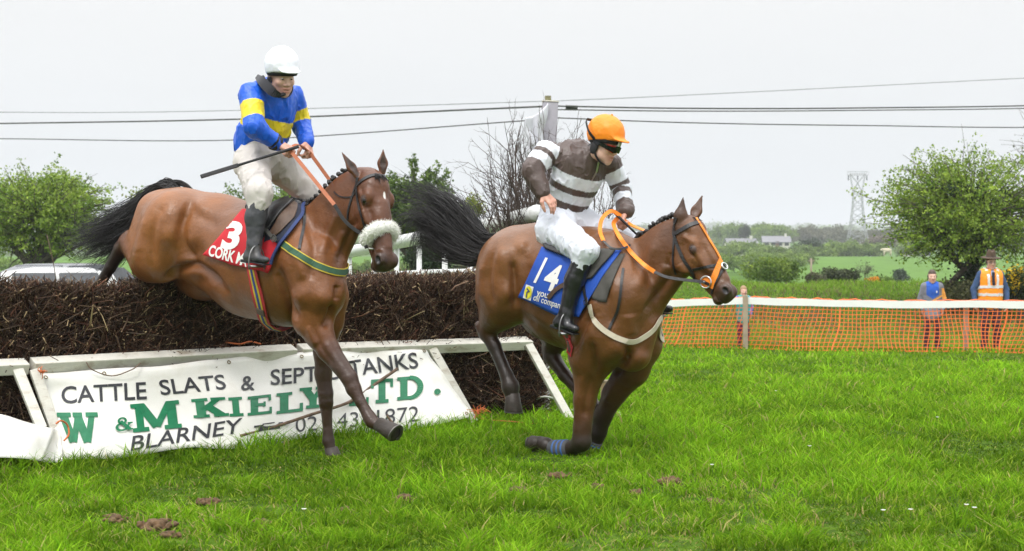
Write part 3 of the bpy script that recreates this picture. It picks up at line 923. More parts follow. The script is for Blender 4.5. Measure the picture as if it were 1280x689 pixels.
SLAB = {
    'W': (1.45, [_bar((.22, .97), (.48, .02), TH), _bar((.74, .9), (.5, .02), TH * .7), _bar((.72, .95), (.98, .02), TH), _bar((1.24, .95), (1.0, .02), TH * .7), _hb(.94, 0, .5, S), _hb(.94, .56, .9, S), _hb(.94, 1.02, 1.45, S)]),
    'M': (1.45, [_bar((.24, .98), (.24, .03), TH * .75), _bar((1.2, .98), (1.2, .03), TH), _bar((.3, .95), (.72, .12), TH * .9), _bar((1.14, .95), (.72, .12), TH * .7), _hb(.06, 0, .48, S), _hb(.06, .94, 1.45, S), _hb(.94, 0, .4, S), _hb(.94, 1.05, 1.45, S)]),
    'K': (1.15, [_bar((.27, 1), (.27, 0), TH), _bar((.35, .4), (.86, .95), TH * .7), _bar((.5, .58), (.92, .05), TH), _hb(.06, 0, .52, S), _hb(.94, 0, .52, S), _hb(.94, .62, 1.1, S), _hb(.06, .66, 1.15, S)]),
    'I': (.6, [_bar((.3, 1), (.3, 0), TH), _hb(.06, 0, .6, S), _hb(.94, 0, .6, S)]),
    'E': (.98, [_bar((.27, 1), (.27, 0), TH), _hb(.06, 0, .95, S), _hb(.94, 0, .92, S), _hb(.52, .3, .68, S), _bar((.87, .98), (.87, .7), .1), _bar((.9, .02), (.9, .34), .1), _bar((.66, .38), (.66, .66), .09)]),
    'L': (.95, [_bar((.27, 1), (.27, 0), TH), _hb(.06, 0, .92, S), _hb(.94, 0, .55, S), _bar((.87, .02), (.87, .4), .12)]),
    'Y': (1.1, [_bar((.55, .5), (.55, 0), TH), _bar((.25, .95), (.55, .42), TH), _bar((.88, .95), (.58, .42), TH * .65), _hb(.94, 0, .5, S), _hb(.94, .65, 1.1, S), _hb(.06, .26, .84, S)]),
    'T': (.95, [_bar((.475, 1), (.475, 0), TH), _hb(.94, .02, .93, S), _hb(.06, .2, .75, S), _bar((.07, .98), (.07, .64), .12), _bar((.88, .98), (.88, .64), .12)]),
    'D': (1.1, [_bar((.27, 1), (.27, 0), TH), _hb(.06, 0, .55, S), _hb(.94, 0, .55, S)] + _arc(.5, .5, .43, .45, -90, 90, .24)),
    '&': (1.0, _arc(.42, .74, .2, .2, 0, 360, .14) + _arc(.4, .29, .3, .24, 60, 330, .17) + [_bar((.3, .66), (.86, .05), .2), _bar((.64, .22), (.84, .5), .13), _hb(.5, .7, .98, .11), _hb(.06, .72, 1.0, .11)]),
    '.': (.36, _arc(.18, .13, .075, .11, 0, 360, .15)),
}
def slab_polys(ch):
    w, polys = SLAB[ch]; V, F, lev = [], [], []
    for i, p in enumerate(polys):
        # subdivide each stroke lengthwise so that it can follow the cloth
        a, b, c, d = p
        for k in range(3):
            q = [a + (d - a) * k / 3, b + (c - b) * k / 3, b + (c - b) * (k + 1) / 3, a + (d - a) * (k + 1) / 3]
            F.append(tuple(range(len(V), len(V) + 4))); V += q; lev += [i] * 4
    return w, np.array(V), F, lev

def banners():
    root, bvh = banner_surface("sponsor_banner", [
        [(45, 467, .2), (130, 462, .21), (205, 459, .2), (285, 448, .2), (375, 440.5, .2), (532, 434, .2)],
        [(52, 498, .27), (215, 487, .29), (385, 472, .28), (551, 463, .28)],
        [(64, 535, .38), (145, 531, .44), (225, 525, .40), (310, 519, .45), (395, 508, .38), (485, 502, .43), (571, 494, .38)],
        [(76, 573, .52), (155, 571, .58), (235, 560, .54), (320, 559, .60), (405, 543, .51), (500, 540, .57), (592, 521, .50)]],
        "long white sponsor banner with green and black lettering leaning below the guard rail")
    def word(t, x0, y0, x1, y1, h, bold=.012, slant=0.0, m=M_ink):
        V2, F = text_polys(t, bold, 3)
        print_on(bvh, V2, F, line_frame(V2, x0, y0, x1, y1, h, slant), root, "lettering", m, .0065)
    word("CATTLE", 77, 505, 183, 499, (22, 22), slant=-.05)
    word("SLATS", 201, 494, 283, 487, (19, 19), slant=-.2)
    word("&", 301, 489, 318, 488, 19)
    word("SEPTIC", 338, 482, 424, 474, (20, 19))
    word("TANKS", 437, 471, 523, 460, (20, 20), slant=-.15)
    word("BLARNEY", 163, 564, 300, 541, (19, 19), .008, .15)
    word("021 4381872", 369, 541, 523, 527, (19, 20), -.004)
    # telephone symbol
    tv = [np.array(p) for p in ((0, 0), (1, 0), (.9, .55), (.1, .55), (-.1, .55), (1.1, .55), (1.1, .85), (-.1, .85), (.25, .85), (.75, .85), (.75, 1), (.25, 1))]
    print_on(bvh, np.array(tv), [(0, 1, 2, 3), (4, 5, 6, 7), (8, 9, 10, 11)], lambda x, y: (320 + x * 30, 540 - x * 4 - y * 9), root, "telephone_symbol", M_ink, .008)
    def slab(ch, x0, x1, yb, yt, dy=0.0, slant=0.0):
        w, V2, F, lev = slab_polys(ch)
        mb = MB()
        for i in sorted(set(lev)):
            idx = [k for k in range(len(V2)) if lev[k] == i]
            sub = V2[idx]; f = [tuple(range(q, q + 4)) for q in range(0, len(idx), 4)]
            print_on(bvh, sub, f, lambda x, y: (x0 + (x1 - x0) * x / w + slant * y * (yb - yt), yb + dy * x / w - y * (yb - yt)), None, "", None, .0065 + .0004 * (i + 1), mb)
        mb.build("lettering", M_green, root)
    slab('W', 75, 126, 554, 517, 0, -.12)
    slab('&', 143, 165, 541, 523, -2)
    slab('M', 166, 227, 541, 507, -6, -.12)
    slab('K', 242, 286, 523, 500, -3, -.15)
    slab('I', 287, 304, 521, 498, -1, -.1)
    slab('E', 309, 340, 520, 497, -3)
    slab('L', 345, 379, 518, 493, -4)
    slab('Y', 374, 408, 512, 486, -3, .0)
    slab('L', 436, 461, 508, 485, -2, .0)
    slab('T', 463, 491, 505, 476, -2)
    slab('D', 496, 530, 501, 473, -3, .0)
    slab('.', 541, 551, 494, 470, -1)
    # eyelets and hem
    for px, py in ((57, 472), (130, 467), (286, 453), (377, 446), (530, 439), (583, 517)):
        d = Vector(((px - 640) / FPX, 1, (HOR - py) / FPX)).normalized(); loc, nr, _, _ = bvh.ray_cast(Vector((0, 0, CAMZ)), d)
        if loc is None: continue
        nr = np.array(nr) * (-1 if nr.dot(d) > 0 else 1); u = unit(np.cross(nr, (0, 0, 1))); w_ = np.cross(nr, u)
        MB().torus(np.array(loc) + nr * .004, .011, .0035, (u, w_), 12, 5).build("eyelet", MATS.get("dull_brass") or mat("dull_brass", (.3, .25, .16), rough=.4, metal=1), root, True)
    r2, _ = banner_surface("fallen_banner", [
        [(-120, 505, .35), (-40, 512, .38), (0, 519, .40), (38, 527, .44), (70, 535, .47)],
        [(-110, 530, .45), (-40, 538, .48), (0, 543, .51), (36, 545, .58), (66, 549, .52)],
        [(-105, 570, .60), (-40, 572, .62), (0, 573, .63), (30, 575, .66), (52, 577, .62)]],
        "blank white banner slumped on the grass at the far left", sub=(30, 12))
    r3, _ = banner_surface("banner_flap", [[(66, 533, .46), (72, 536, .43), (77, 541, .44)], [(50, 558, .57), (66, 560, .46), (78, 562, .5)], [(40, 577, .64), (62, 579, .5), (80, 576, .56)]],
                           "turned back white banner corner beside the green letter W", sub=(10, 10))
banners()

# ---- odds and ends round the fence
M_twine = mat("orange_baling_twine", (.62, .16, .05), rough=.8, var=.25, scale=60)
M_bark = mat("snapped_branch_bark", (.16, .105, .07), rough=.9, var=.45, scale=22, bump=.5)
def tube_thing(name, label, cat, pts, r, m, n=6, group=None):
    mb = MB(); mb.tube(spline(pts, 5), r, n); return tag(mb.build(name, m, None, True), label, cat, group)
tube_thing("broken_branch", "long broken branch lying across the lower half of the banner", "branch",
           [fence_pt(300, 545, .53), fence_pt(345, 533, .50), fence_pt(390, 518, .47), fence_pt(436, 503, .44), fence_pt(462, 485, .38), fence_pt(497, 461, .32)], .011, M_bark)
tube_thing("broken_twig", "short upright twig leaning on the banner beside the telephone number", "twig",
           [fence_pt(471, 494, .42), fence_pt(477, 508, .46), fence_pt(484, 520, .53), fence_pt(491, 529, .58)], .008, M_bark)
tube_thing("broken_branch", "bare branch caught on the guard rail with its tip on the banner corner", "branch",
           [fence_pt(108, 453, .22), fence_pt(115, 462, .25), fence_pt(140, 470, .27), fence_pt(165, 462, .28), fence_pt(176, 454, .24)], .004, M_bark, 5)
tube_thing("baling_twine", "orange twine looped through the corner of the turned back banner", "twine",
           [fence_pt(70, 530, .5), fence_pt(76, 526, .5), fence_pt(84, 531, .46), fence_pt(86, 543, .48), fence_pt(80, 551, .5)], .006, M_twine, 6, "orange baling twine ends")
tube_thing("baling_twine", "orange twine lying on the twigs above the long guard rail", "twine",
           [fence_pt(282, 428, .1), fence_pt(300, 430, .12), fence_pt(312, 427, .12), fence_pt(326, 430, .1)], .006, M_twine, 6, "orange baling twine ends")
tube_thing("baling_twine", "orange twine trailing through the grass from the banner corner to the open end", "twine",
           [fence_pt(592, 516, .52), fence_pt(604, 524, .52), fence_pt(640, 527, .55), fence_pt(684, 531, .6)], .0045, M_twine, 6, "orange baling twine ends")
def frayed(label, px, py, off, n, r):
    mb = MB(); c = fence_pt(px, py, off)
    for i in range(n):
        d = unit(rng.normal(0, 1, 3) + np.array([.2, -.2, .3])) * rng.uniform(.4, 1) * r
        mb.tube(spline([c + rng.normal(0, .006, 3), c + d * .5 + rng.normal(0, r * .12, 3), c + d], 3), .0028, 4)
    tag(mb.build("frayed_twine", M_twine, None, True), label, "twine", "orange baling twine ends")
frayed("frayed knot of orange twine at the right corner of the long banner", 598, 514, .54, 26, .10)
frayed("frayed orange twine knotted round the rail above the letter C", 51, 465, .25, 14, .05)

pe = fence_pt(680, 470, -.12)
root = thing("marker_post", (pe[0], pe[1], g1(pe[0], pe[1])), "white post with peeling black paint at the open end of the fence", "post")
gzp = g1(pe[0], pe[1])
mb = MB(); mb.tube([(pe[0], pe[1], gzp - .05), (pe[0], pe[1], gzp + .62)], .045, 14); o = mb.build("post_shaft", mat("peeling_black_white", (.62, .62, .6), rough=.6, dirt=(.02, .02, .022), dscale=11, damt=1.0, var=.1), root, False, .006)
mb = MB(); mb.box((pe[0], pe[1], gzp + .63), (.11, .11, .03)); mb.build("post_cap", M_white_paint, root, bevel=.005)
ps = P(757, 478, 15.6); gs = g1(ps[0], ps[1])
root = thing("timber_stake", (ps[0], ps[1], gs), "bare timber stake in the grass behind the forelegs of horse 14", "stake")
mb = MB(); mb.box((ps[0], ps[1], (gs + ps[2]) / 2), (.085, .085, ps[2] - gs)); mb.build("stake_shaft", mat("fresh_timber", (.42, .30, .17), rough=.8, var=.2, scale=8), root, bevel=.006)
mb = MB(); mb.box((ps[0], ps[1], ps[2] + .01), (.09, .09, .02)); mb.build("stake_head", M_old_wood, root, bevel=.004)
M_rope = mat("white_cable", (.7, .7, .66), rough=.5, var=.1)
gp = lambda px, py, up=.02: P(px, py, (CAMZ - up) / (py - HOR) * FPX)
cab = [gp(666, 512), gp(668, 500, .12), gp(676, 490, .22), gp(690, 494, .16), gp(699, 507, .08), gp(692, 515), gp(676, 513, .06), gp(671, 500, .16), gp(684, 496, .2), gp(702, 503, .1), gp(712, 513, .05), gp(728, 507, .06), gp(742, 512, .05), gp(760, 514, .04), gp(776, 517, .05), gp(768, 521, .04), gp(745, 519, .04)]
tube_thing("white_cable", "loose coils of white cable lying round the end post", "cable", cab, .008, M_rope, 8)
# ------------------------------------------------------------------ trees, bank, railing, poles, houses, far woods
M_leaf = blade_material("leaves", .55, .3)
M_trunk = mat("tree_bark", (.085, .07, .055), rough=.95, var=.4, scale=9, bump=.6, bscale=25)
M_bare = mat("bare_twig_bark", (.075, .055, .045), rough=.9, var=.35, scale=20)

def leaf_cloud(C, n_each, spread, size, colr, rg, jit=.25, droop=.0, light=.35):
    """leaf-sized quads scattered round clump centres C; returns V, F, colours"""
    N = len(C) * n_each
    ci = np.repeat(np.arange(len(C)), n_each)
    sp = np.repeat(spread if hasattr(spread, '__len__') else np.full(len(C), spread), n_each)
    off = rg.normal(0, 1, (N, 3)) * sp[:, None] * np.array([1, 1, .75])
    c = C[ci] + off
    a = rg.normal(0, 1, (N, 3)); a /= np.linalg.norm(a, axis=1)[:, None]
    b = rg.normal(0, 1, (N, 3)); b -= a * (a * b).sum(1)[:, None]; b /= np.linalg.norm(b, axis=1)[:, None]
    s = size * rg.uniform(.55, 1.3, (N, 1))
    V = np.stack([c - a * s * .5, c + b * s * .32, c + a * s * .55, c - b * s * .32], 1).reshape(-1, 3)
    F = np.arange(N * 4).reshape(N, 4)
    cl = rg.uniform(-1, 1, len(C))[ci]
    base = np.array(colr[0]) * (1 - (cl[:, None] * .5 + .5)) + np.array(colr[1]) * (cl[:, None] * .5 + .5)
    base = base * (1 + rg.normal(0, jit * .5, (N, 1)))
    return V, F, np.repeat(np.clip(base, .002, 1), 4, 0)

def crown_points(n, centre, rad, rg, lobes=7, fill=.55):
    """clump centres over a lumpy crown: several overlapping lobes, clumps near their surfaces and some inside"""
    L = []
    for i in range(lobes):
        d = rg.normal(0, 1, 3); d /= np.linalg.norm(d); d[2] = abs(d[2]) * .9 - .25
        L.append((np.asarray(centre) + d * np.asarray(rad) * rg.uniform(.4, .7), np.asarray(rad) * rg.uniform(.32, .55)))
    out = []
    for i in range(n):
        c, r = L[rg.integers(0, lobes)]
        d = rg.normal(0, 1, 3); d /= np.linalg.norm(d)
        out.append(c + d * r * (rg.uniform(fill, 1.08)))
    return np.array(out)

def tree(label, base, top_h, centre, rad, colr, clumps=90, per=90, size=.09, seed=1, trunk_r=.13, stems=1, cat="tree", name="tree", group=None,
         spread=None, sprigs=0, lobes=8, bare=0.0, ivy=None, sprays=0):
    rg = np.random.default_rng(seed); base = np.asarray(base, float)
    root = thing(name, tuple(base), label, cat, group)
    C = crown_points(clumps, centre, rad, rg, lobes)
    mb = MB()
    fork = base + (np.asarray(centre) - base) * .45
    for st in range(stems):
        b0 = base + np.array([rg.normal(0, .12) * (st > 0) * 3, rg.normal(0, .1), -.05]) * max(rad)
        f0 = fork + rg.normal(0, .12, 3) * np.asarray(rad)
        mb.tube(spline([b0, (b0 + f0) / 2 + rg.normal(0, .05, 3) * max(rad), f0], 4), list(np.linspace(trunk_r * (1 if st == 0 else .7), trunk_r * .55, 9)), 8)
        for i in range(max(6, clumps // (5 * stems))):
            e = C[rg.integers(0, len(C))]
            m_ = f0 * .45 + e * .55 + rg.normal(0, .08, 3) * np.asarray(rad)
            p = spline([f0, m_, e], 4)
            mb.tube(p, list(np.linspace(trunk_r * .38, trunk_r * .06, len(p))), 5)
            for j in range(2):
                k = rg.integers(3, len(p)); e2 = p[k] + rg.normal(0, .3, 3) * np.asarray(rad)
                mb.tube([p[k], (p[k] + e2) / 2 + rg.normal(0, .03, 3), e2], [trunk_r * .13, trunk_r * .08, trunk_r * .03], 4)
    for i in range(int(bare)):
        e = C[rg.integers(0, len(C))]; d = unit(e - np.asarray(centre)) + rg.normal(0, .35, 3); d[2] = abs(d[2]) + .2
        p = [e - d * .2, e + d * .15 * max(rad), e + (d + rg.normal(0, .3, 3)) * .32 * max(rad)]
        mb.tube(p, [trunk_r * .07, trunk_r * .05, trunk_r * .02], 4)
    SP = []
    for i in range(sprays):                                # long leafy shoots that break the outline
        d = rg.normal(0, 1, 3); d /= np.linalg.norm(d); d[2] = d[2] * .8 + .15
        a = np.asarray(centre) + d * np.asarray(rad) * rg.uniform(.15, .5); e = np.asarray(centre) + d * np.asarray(rad) * rg.uniform(.92, 1.22) + rg.normal(0, .05, 3) * max(rad)
        m_ = (a + e) / 2 + rg.normal(0, .07, 3) * max(rad); p = spline([a, m_, e], 6)
        mb.tube(p[::2], list(np.linspace(trunk_r * .12, trunk_r * .03, len(p[::2]))), 4, caps=False)
        for k in range(3, len(p)): SP.append(p[k] + rg.normal(0, .018, 3) * max(rad))
    mb.build("trunk", M_trunk, root, True)
    if per:
        sp = spread or max(rad) * .12
        V, F, c = leaf_cloud(C, per, sp, size, colr, rg)
        if sprigs:
            D = C[rg.integers(0, len(C), sprigs)]; d = D - np.asarray(centre); d /= np.linalg.norm(d, axis=1)[:, None]
            d = d + rg.normal(0, .4, d.shape); d[:, 2] += .25
            T = np.concatenate([D + d * k * max(rad) * .07 for k in (1, 2, 3, 4)])
            V2, F2, c2 = leaf_cloud(T, 7, sp * .25, size, colr, rg)
            F = np.concatenate([F, F2 + len(V)]); V = np.concatenate([V, V2]); c = np.concatenate([c, c2])
        if SP:
            V2, F2, c2 = leaf_cloud(np.array(SP), 8, max(rad) * .032, size * .9, colr, rg); F = np.concatenate([F, F2 + len(V)]); V = np.concatenate([V, V2]); c = np.concatenate([c, c2])
        o = link_mesh("crown", V, F, M_leaf, root, False, colors=c)
    if ivy:
        V, F, c = leaf_cloud(np.array(ivy[0]), ivy[1], ivy[2], .08, ((.014, .035, .008), (.03, .06, .012)), rg)
        link_mesh("ivy", V, F, M_leaf, root, False, colors=c)
    return root

def at(px, py, Y): return P(px, py, Y)
G_HAW = ((.10, .19, .018), (.33, .44, .06)); G_MID = ((.07, .135, .02), (.19, .28, .05)); G_DARK = ((.014, .034, .010), (.045, .08, .018))
G_YEL = ((.10, .16, .02), (.24, .27, .045)); G_GREY = ((.08, .10, .06), (.16, .17, .10)); G_BRN = ((.12, .10, .075), (.2, .17, .13))

# hawthorn with the ivied trunk behind the man in the waistcoat
b0 = on_ground(1210, 38)
ivy_c = [at(1205 + rng.normal(0, 11), y, 38 + rng.normal(0, .15)) for y in np.linspace(378, 240, 46)] + [at(1200 + rng.normal(0, 26), rng.uniform(235, 300), 38 + rng.normal(0, .4)) for _ in range(30)]
tree("windswept hawthorn in fresh leaf with an ivied trunk behind the man in orange", b0, 3.5, at(1214, 274, 38), (2.0, 1.5, 1.42), G_HAW, 85, 30, .07, 5, .12, 3,
     spread=.13, sprigs=120, lobes=22, bare=40, sprays=330, ivy=(ivy_c, 60, .11))
tree("sparse tree reaching in at the right edge above the hawthorn", on_ground(1345, 46), 5, at(1345, 200, 46), (1.7, 1.5, 1.7), ((.07, .09, .03), (.14, .16, .05)), 60, 22, .07, 9, .12, 1, spread=.2, bare=60)
# trees on the left and middle
tree("broad leafy tree with two trunks at the far left beyond the cars", on_ground(55, 52), 4, at(52, 276, 52), (2.1, 1.5, 1.55), G_HAW, 190, 80, .09, 12, .2, 3, spread=.19, sprigs=60, lobes=20, bare=16, sprays=220)
tree("green tree behind the blue jockey's breeches", on_ground(330, 62), 4, at(332, 282, 62), (2.5, 1.7, 1.55), G_MID, 170, 75, .12, 13, .15, 2, spread=.24, lobes=16, sprays=160)
tree("pale yellow-green sapling above the tail of horse 3", on_ground(172, 64), 3, at(172, 258, 64), (.75, .7, .9), G_YEL, 34, 28, .11, 14, .06, 2, spread=.18, bare=10)
tree("bright green tree behind the streaming tail of horse 14", on_ground(522, 44), 3.4, at(518, 268, 44), (1.0, .9, 1.25), ((.03, .07, .01), (.15, .23, .035)), 110, 70, .10, 15, .14, 2, spread=.15, sprays=130, bare=6)
tree("slim leafy sapling between the tail of horse 14 and the bare brushwood", on_ground(592, 43), 3, at(593, 264, 43), (.26, .3, .5), G_YEL, 16, 45, .09, 16, .04, 1, spread=.10)
tree("dark bushy conifer below the white plastic rail", on_ground(533, 40), 1.6, at(533, 328, 40), (.52, .5, .55), G_DARK, 60, 70, .07, 17, .07, 1, spread=.1, cat="conifer", name="conifer")
tree("rounded olive bush seen under the rail beside the rump of horse 14", on_ground(580, 58), 1, at(580, 345, 58), (1.0, .8, .5), G_GREY, 40, 50, .1, 18, .05, 2, spread=.16, cat="bush", name="bush")

# bushes and small trees beyond the bank
def bush(label, px, py, Y, w, h, colr, seed, per=60, size=.12, clumps=60, name="bush", cat="bush", bare=0, lobes=7):
    c = at(px, py, Y); b = on_ground(px, Y)
    return tree(label, b, h, c, (w / 2, w / 2.4, h / 2), colr, clumps, per, size, seed, max(.04, w * .03), 2, name=name, cat=cat, spread=w * .08, bare=bare, lobes=lobes)
bush("dense yellow-green dome of a bush just right of the muzzle of horse 14", 972, 340, 74, 2.5, 1.3, ((.06, .12, .012), (.24, .32, .04)), 31, 90, .13, 90)
bush("dark olive bush to the left of the pylon foot", 1047, 346, 78, 1.6, .9, ((.035, .05, .018), (.075, .09, .03)), 32, 70)
bush("small brownish bush between the two larger ones beyond the bank", 1018, 349, 76, 1.0, .6, ((.06, .06, .03), (.11, .11, .05)), 33, 50, .12, 40)
bush("leafless grey shrub standing in front of the pylon legs", 1081, 340, 82, 1.0, 1.3, G_GREY, 34, 5, .09, 40, bare=90)
bush("round blue-green bush alone in the bright field", 1128, 346, 150, 1.7, 1.6, ((.035, .06, .03), (.07, .11, .05)), 35, 60, .2, 50)
bush("low green bush beside the lone field bush on its left", 1103, 352, 84, 1.1, .5, G_MID, 36, 50, .12, 36)
def gorse(label, px, py, Y, w, h, seed, yellow):
    r = bush(label, px, py, Y, w, h, ((.03, .05, .014), (.07, .09, .025)), seed, 70, .08, 60, "gorse_bush", "gorse")
    rg = np.random.default_rng(seed + 100); c = at(px, py, Y)
    C = crown_points(30, c + np.array([0, -.15, h * .12]), (w / 2, w / 3, h / 2), rg)
    V, F, k = leaf_cloud(C, 16, .06, .06, ((.55, .36, .01), (.75, .50, .02)) if yellow else ((.6, .22, .02), (.7, .3, .02)), rg)
    link_mesh("blossom", V, F, M_leaf, r, False, colors=k)
gorse("gorse bush in yellow flower at the right edge beside the man", 1276, 358, 36.5, 1.1, 1.0, 41, True)
gorse("small orange-flowered gorse clump on the bank under the pylon", 1092, 353, 60, .5, .3, 42, False)
bush("low bramble tangle at the foot of the hawthorn", 1190, 374, 37.6, 2.2, .55, ((.05, .06, .02), (.12, .12, .045)), 43, 80, .07, 70, "bramble", "bramble", bare=40)

# rough grass of the bank and the verge behind the netting
def bank_grass():
    rg = np.random.default_rng(44); N = 90000
    Y = rg.uniform(31.5, 46, N); X = rg.uniform(-1, 1, N) * (.31 * Y + 1) + .0
    q = np.stack([X, Y, 0 * X], 1); n1 = vnoise(q * .8, 45); n2 = vnoise(q * 2.2, 46)
    h = (.13 + .08 * n1 + .05 * n2) * rg.uniform(.5, 1.3, N); h = np.clip(h, .05, .45)
    w = rg.uniform(.014, .03, N); lean = h * rg.uniform(.2, .9, N)
    a = rg.random((N, 1)); g = np.array([.12, .23, .02]) * (1 - a) + np.array([.24, .36, .05]) * a
    br = np.array([.11, .085, .045]) * (1 - a) + np.array([.27, .23, .12]) * a
    face = np.clip(1.1 - np.abs(Y - 37.2) / 2.6, 0, 1)
    mix = (rg.random(N) < (.10 + .75 * face * np.clip(.75 + .9 * n1, 0, 1)))[:, None]
    c = np.where(mix, br, g)
    blades("bank_grass", X, Y, h, w, lean, c, 47, "rough grass and dead stalks on the bank behind the netting")
bank_grass()

# far woods, hedges and ridge trees: one mass each
def woods(name, label, items, seed):
    rg = np.random.default_rng(seed); Vs, Fs, Cs, n = [], [], [], 0
    for (px0, px1, py_top, py_bot, Y, num, colr) in items:
        for i in range(num):
            px = rg.uniform(px0, px1); t = py_top + (py_bot - py_top) * rg.uniform(0, .35)
            b = on_ground(px, Y * rg.uniform(.93, 1.08)); k = b[1]
            zt = CAMZ + (HOR - t) / FPX * k; zb = CAMZ + (HOR - py_bot) / FPX * k
            h = max(zt - zb, .012 * k); c = np.array([b[0], k, (zt + zb) / 2]); r = np.array([h * rg.uniform(.42, .75), h * .5, h * .52])
            C = crown_points(26, c, r, rg, 6, .3); col_ = (np.array(colr[0]) * rg.uniform(.8, 1.2), np.array(colr[1]) * rg.uniform(.8, 1.2))
            V, F, cc = leaf_cloud(C, 26, h * .09, h * .10, col_, rg)
            Vs.append(V); Fs.append(F + n); Cs.append(cc); n += len(V)
    o = link_mesh(name, np.concatenate(Vs), np.concatenate(Fs), M_leaf, None, False, colors=np.concatenate(Cs))
    tag(o, label, "woodland", kind="stuff")
G_FAR = ((.09, .155, .025), (.22, .31, .055)); G_FAR2 = ((.09, .10, .06), (.15, .15, .085))
woods("woodland_near", "green belt of trees below the long pale house", [(860, 950, 312, 340, 210, 26, G_FAR), (940, 1010, 318, 333, 240, 16, G_FAR), (-40, 30, 322, 340, 180, 8, G_FAR), (430, 560, 326, 344, 200, 22, G_FAR)], 51)
woods("woodland_middle", "band of mixed trees along the top of the bright field", [(948, 1062, 306, 326, 330, 30, G_FAR), (1030, 1150, 300, 322, 345, 18, G_FAR), (1000, 1024, 302, 318, 330, 5, G_DARK), (1060, 1096, 306, 322, 325, 6, G_DARK), (880, 950, 304, 320, 340, 14, G_FAR)], 52)
woods("woodland_far", "grey-brown and green trees along the far ridge", [(905, 985, 276, 302, 560, 22, G_FAR), (925, 985, 280, 300, 620, 10, G_FAR2), (985, 1050, 284, 304, 600, 22, G_FAR2), (1050, 1140, 286, 306, 560, 22, G_FAR2),
      (1085, 1112, 286, 318, 420, 6, G_BRN), (860, 910, 288, 304, 640, 14, G_FAR), (1140, 1290, 290, 312, 520, 26, G_FAR2), (-60, 300, 296, 310, 500, 26, G_FAR), (400, 640, 296, 312, 520, 26, G_FAR)], 53)
woods("woodland_horizon", "hazy blue line of hedges and woods on the horizon hills", [(-120, 1400, 287, 296, 1500, 70, G_FAR), (-120, 1400, 282, 290, 2600, 60, G_FAR)], 54)
tree("dark pointed conifer above the roof of the long pale house", on_ground(930, 500), 9, at(930, 290, 500), (1.3, 1.3, 3.3), G_DARK, 40, 30, .6, 55, .3, 1, cat="conifer", name="conifer", spread=.5)

# houses
M_render = mat("cream_render", (.62, .60, .54), rough=.9, var=.06, scale=2)
M_slate = mat("grey_slate", (.20, .20, .215), rough=.8, var=.15, scale=3)
M_pane = mat("dark_window_glass", (.03, .035, .04), rough=.1, spec=.8)
M_door = mat("painted_door", (.12, .05, .03), rough=.5)
def house(label, px, py_ridge, py_eave, py_base, Y, length, depth, rot):
    b = P(px, py_base, Y); hz_ = (py_base - py_eave) / FPX * Y; hr = (py_eave - py_ridge) / FPX * Y
    a = R(rot); ux = np.array([math.cos(a), math.sin(a), 0]); uy = np.array([-math.sin(a), math.cos(a), 0]); uz = np.array([0, 0, 1.])
    root = thing("house", tuple(b), label, "house")
    q = lambda x, y, z: b + ux * x + uy * y + uz * z
    l, d = length / 2, depth / 2
    mb = MB(); V = [q(-l, -d, -3), q(l, -d, -3), q(l, d, -3), q(-l, d, -3), q(-l, -d, hz_), q(l, -d, hz_), q(l, d, hz_), q(-l, d, hz_), q(-l, 0, hz_ + hr), q(l, 0, hz_ + hr)]
    mb.add(V, [(0, 1, 5, 4), (1, 2, 6, 9, 5), (2, 3, 7, 6), (3, 0, 4, 8, 7)]); mb.build("wall", M_render, root)
    mb = MB()
    for s in (-1, 1):
        e = .35; mb.add([q(-l - e, s * (d + e), hz_ - e * hr / d), q(l + e, s * (d + e), hz_ - e * hr / d), q(l + e, 0, hz_ + hr + .06), q(-l - e, 0, hz_ + hr + .06)], [(0, 1, 2, 3)])
    o = mb.build("roof", M_slate, root); sm = o.modifiers.new("t", 'SOLIDIFY'); sm.thickness = .18
    ch = MB().box(q(l * .72, 0, hz_ + hr + .4), (.6, .5, .9), (ux, uy, uz)); ch.build("chimney", M_render, o)
    for i in range(4):
        x = -l * .75 + i * l * .5
        w = MB().box(q(x, -d - .02, hz_ * .55), (1.1, .12, 1.1), (ux, uy, uz)); w.build("window", M_pane, root)
    MB().box(q(l * .05, -d - .02, hz_ * .35), (.95, .12, 1.9), (ux, uy, uz)).build("door", M_door, root)
    return root
house("long pale house with a grey roof among trees above the horse's muzzle", 926, 299, 308, 320, 430, 7.4, 4.5, 14)
house("grey roofed farm building half hidden by trees right of the long house", 970, 296, 302, 308, 470, 7.0, 5, -4)
house("small white gabled house at the top of the bright field by the hawthorn", 1146, 306, 312, 322, 400, 4.5, 4, 35)

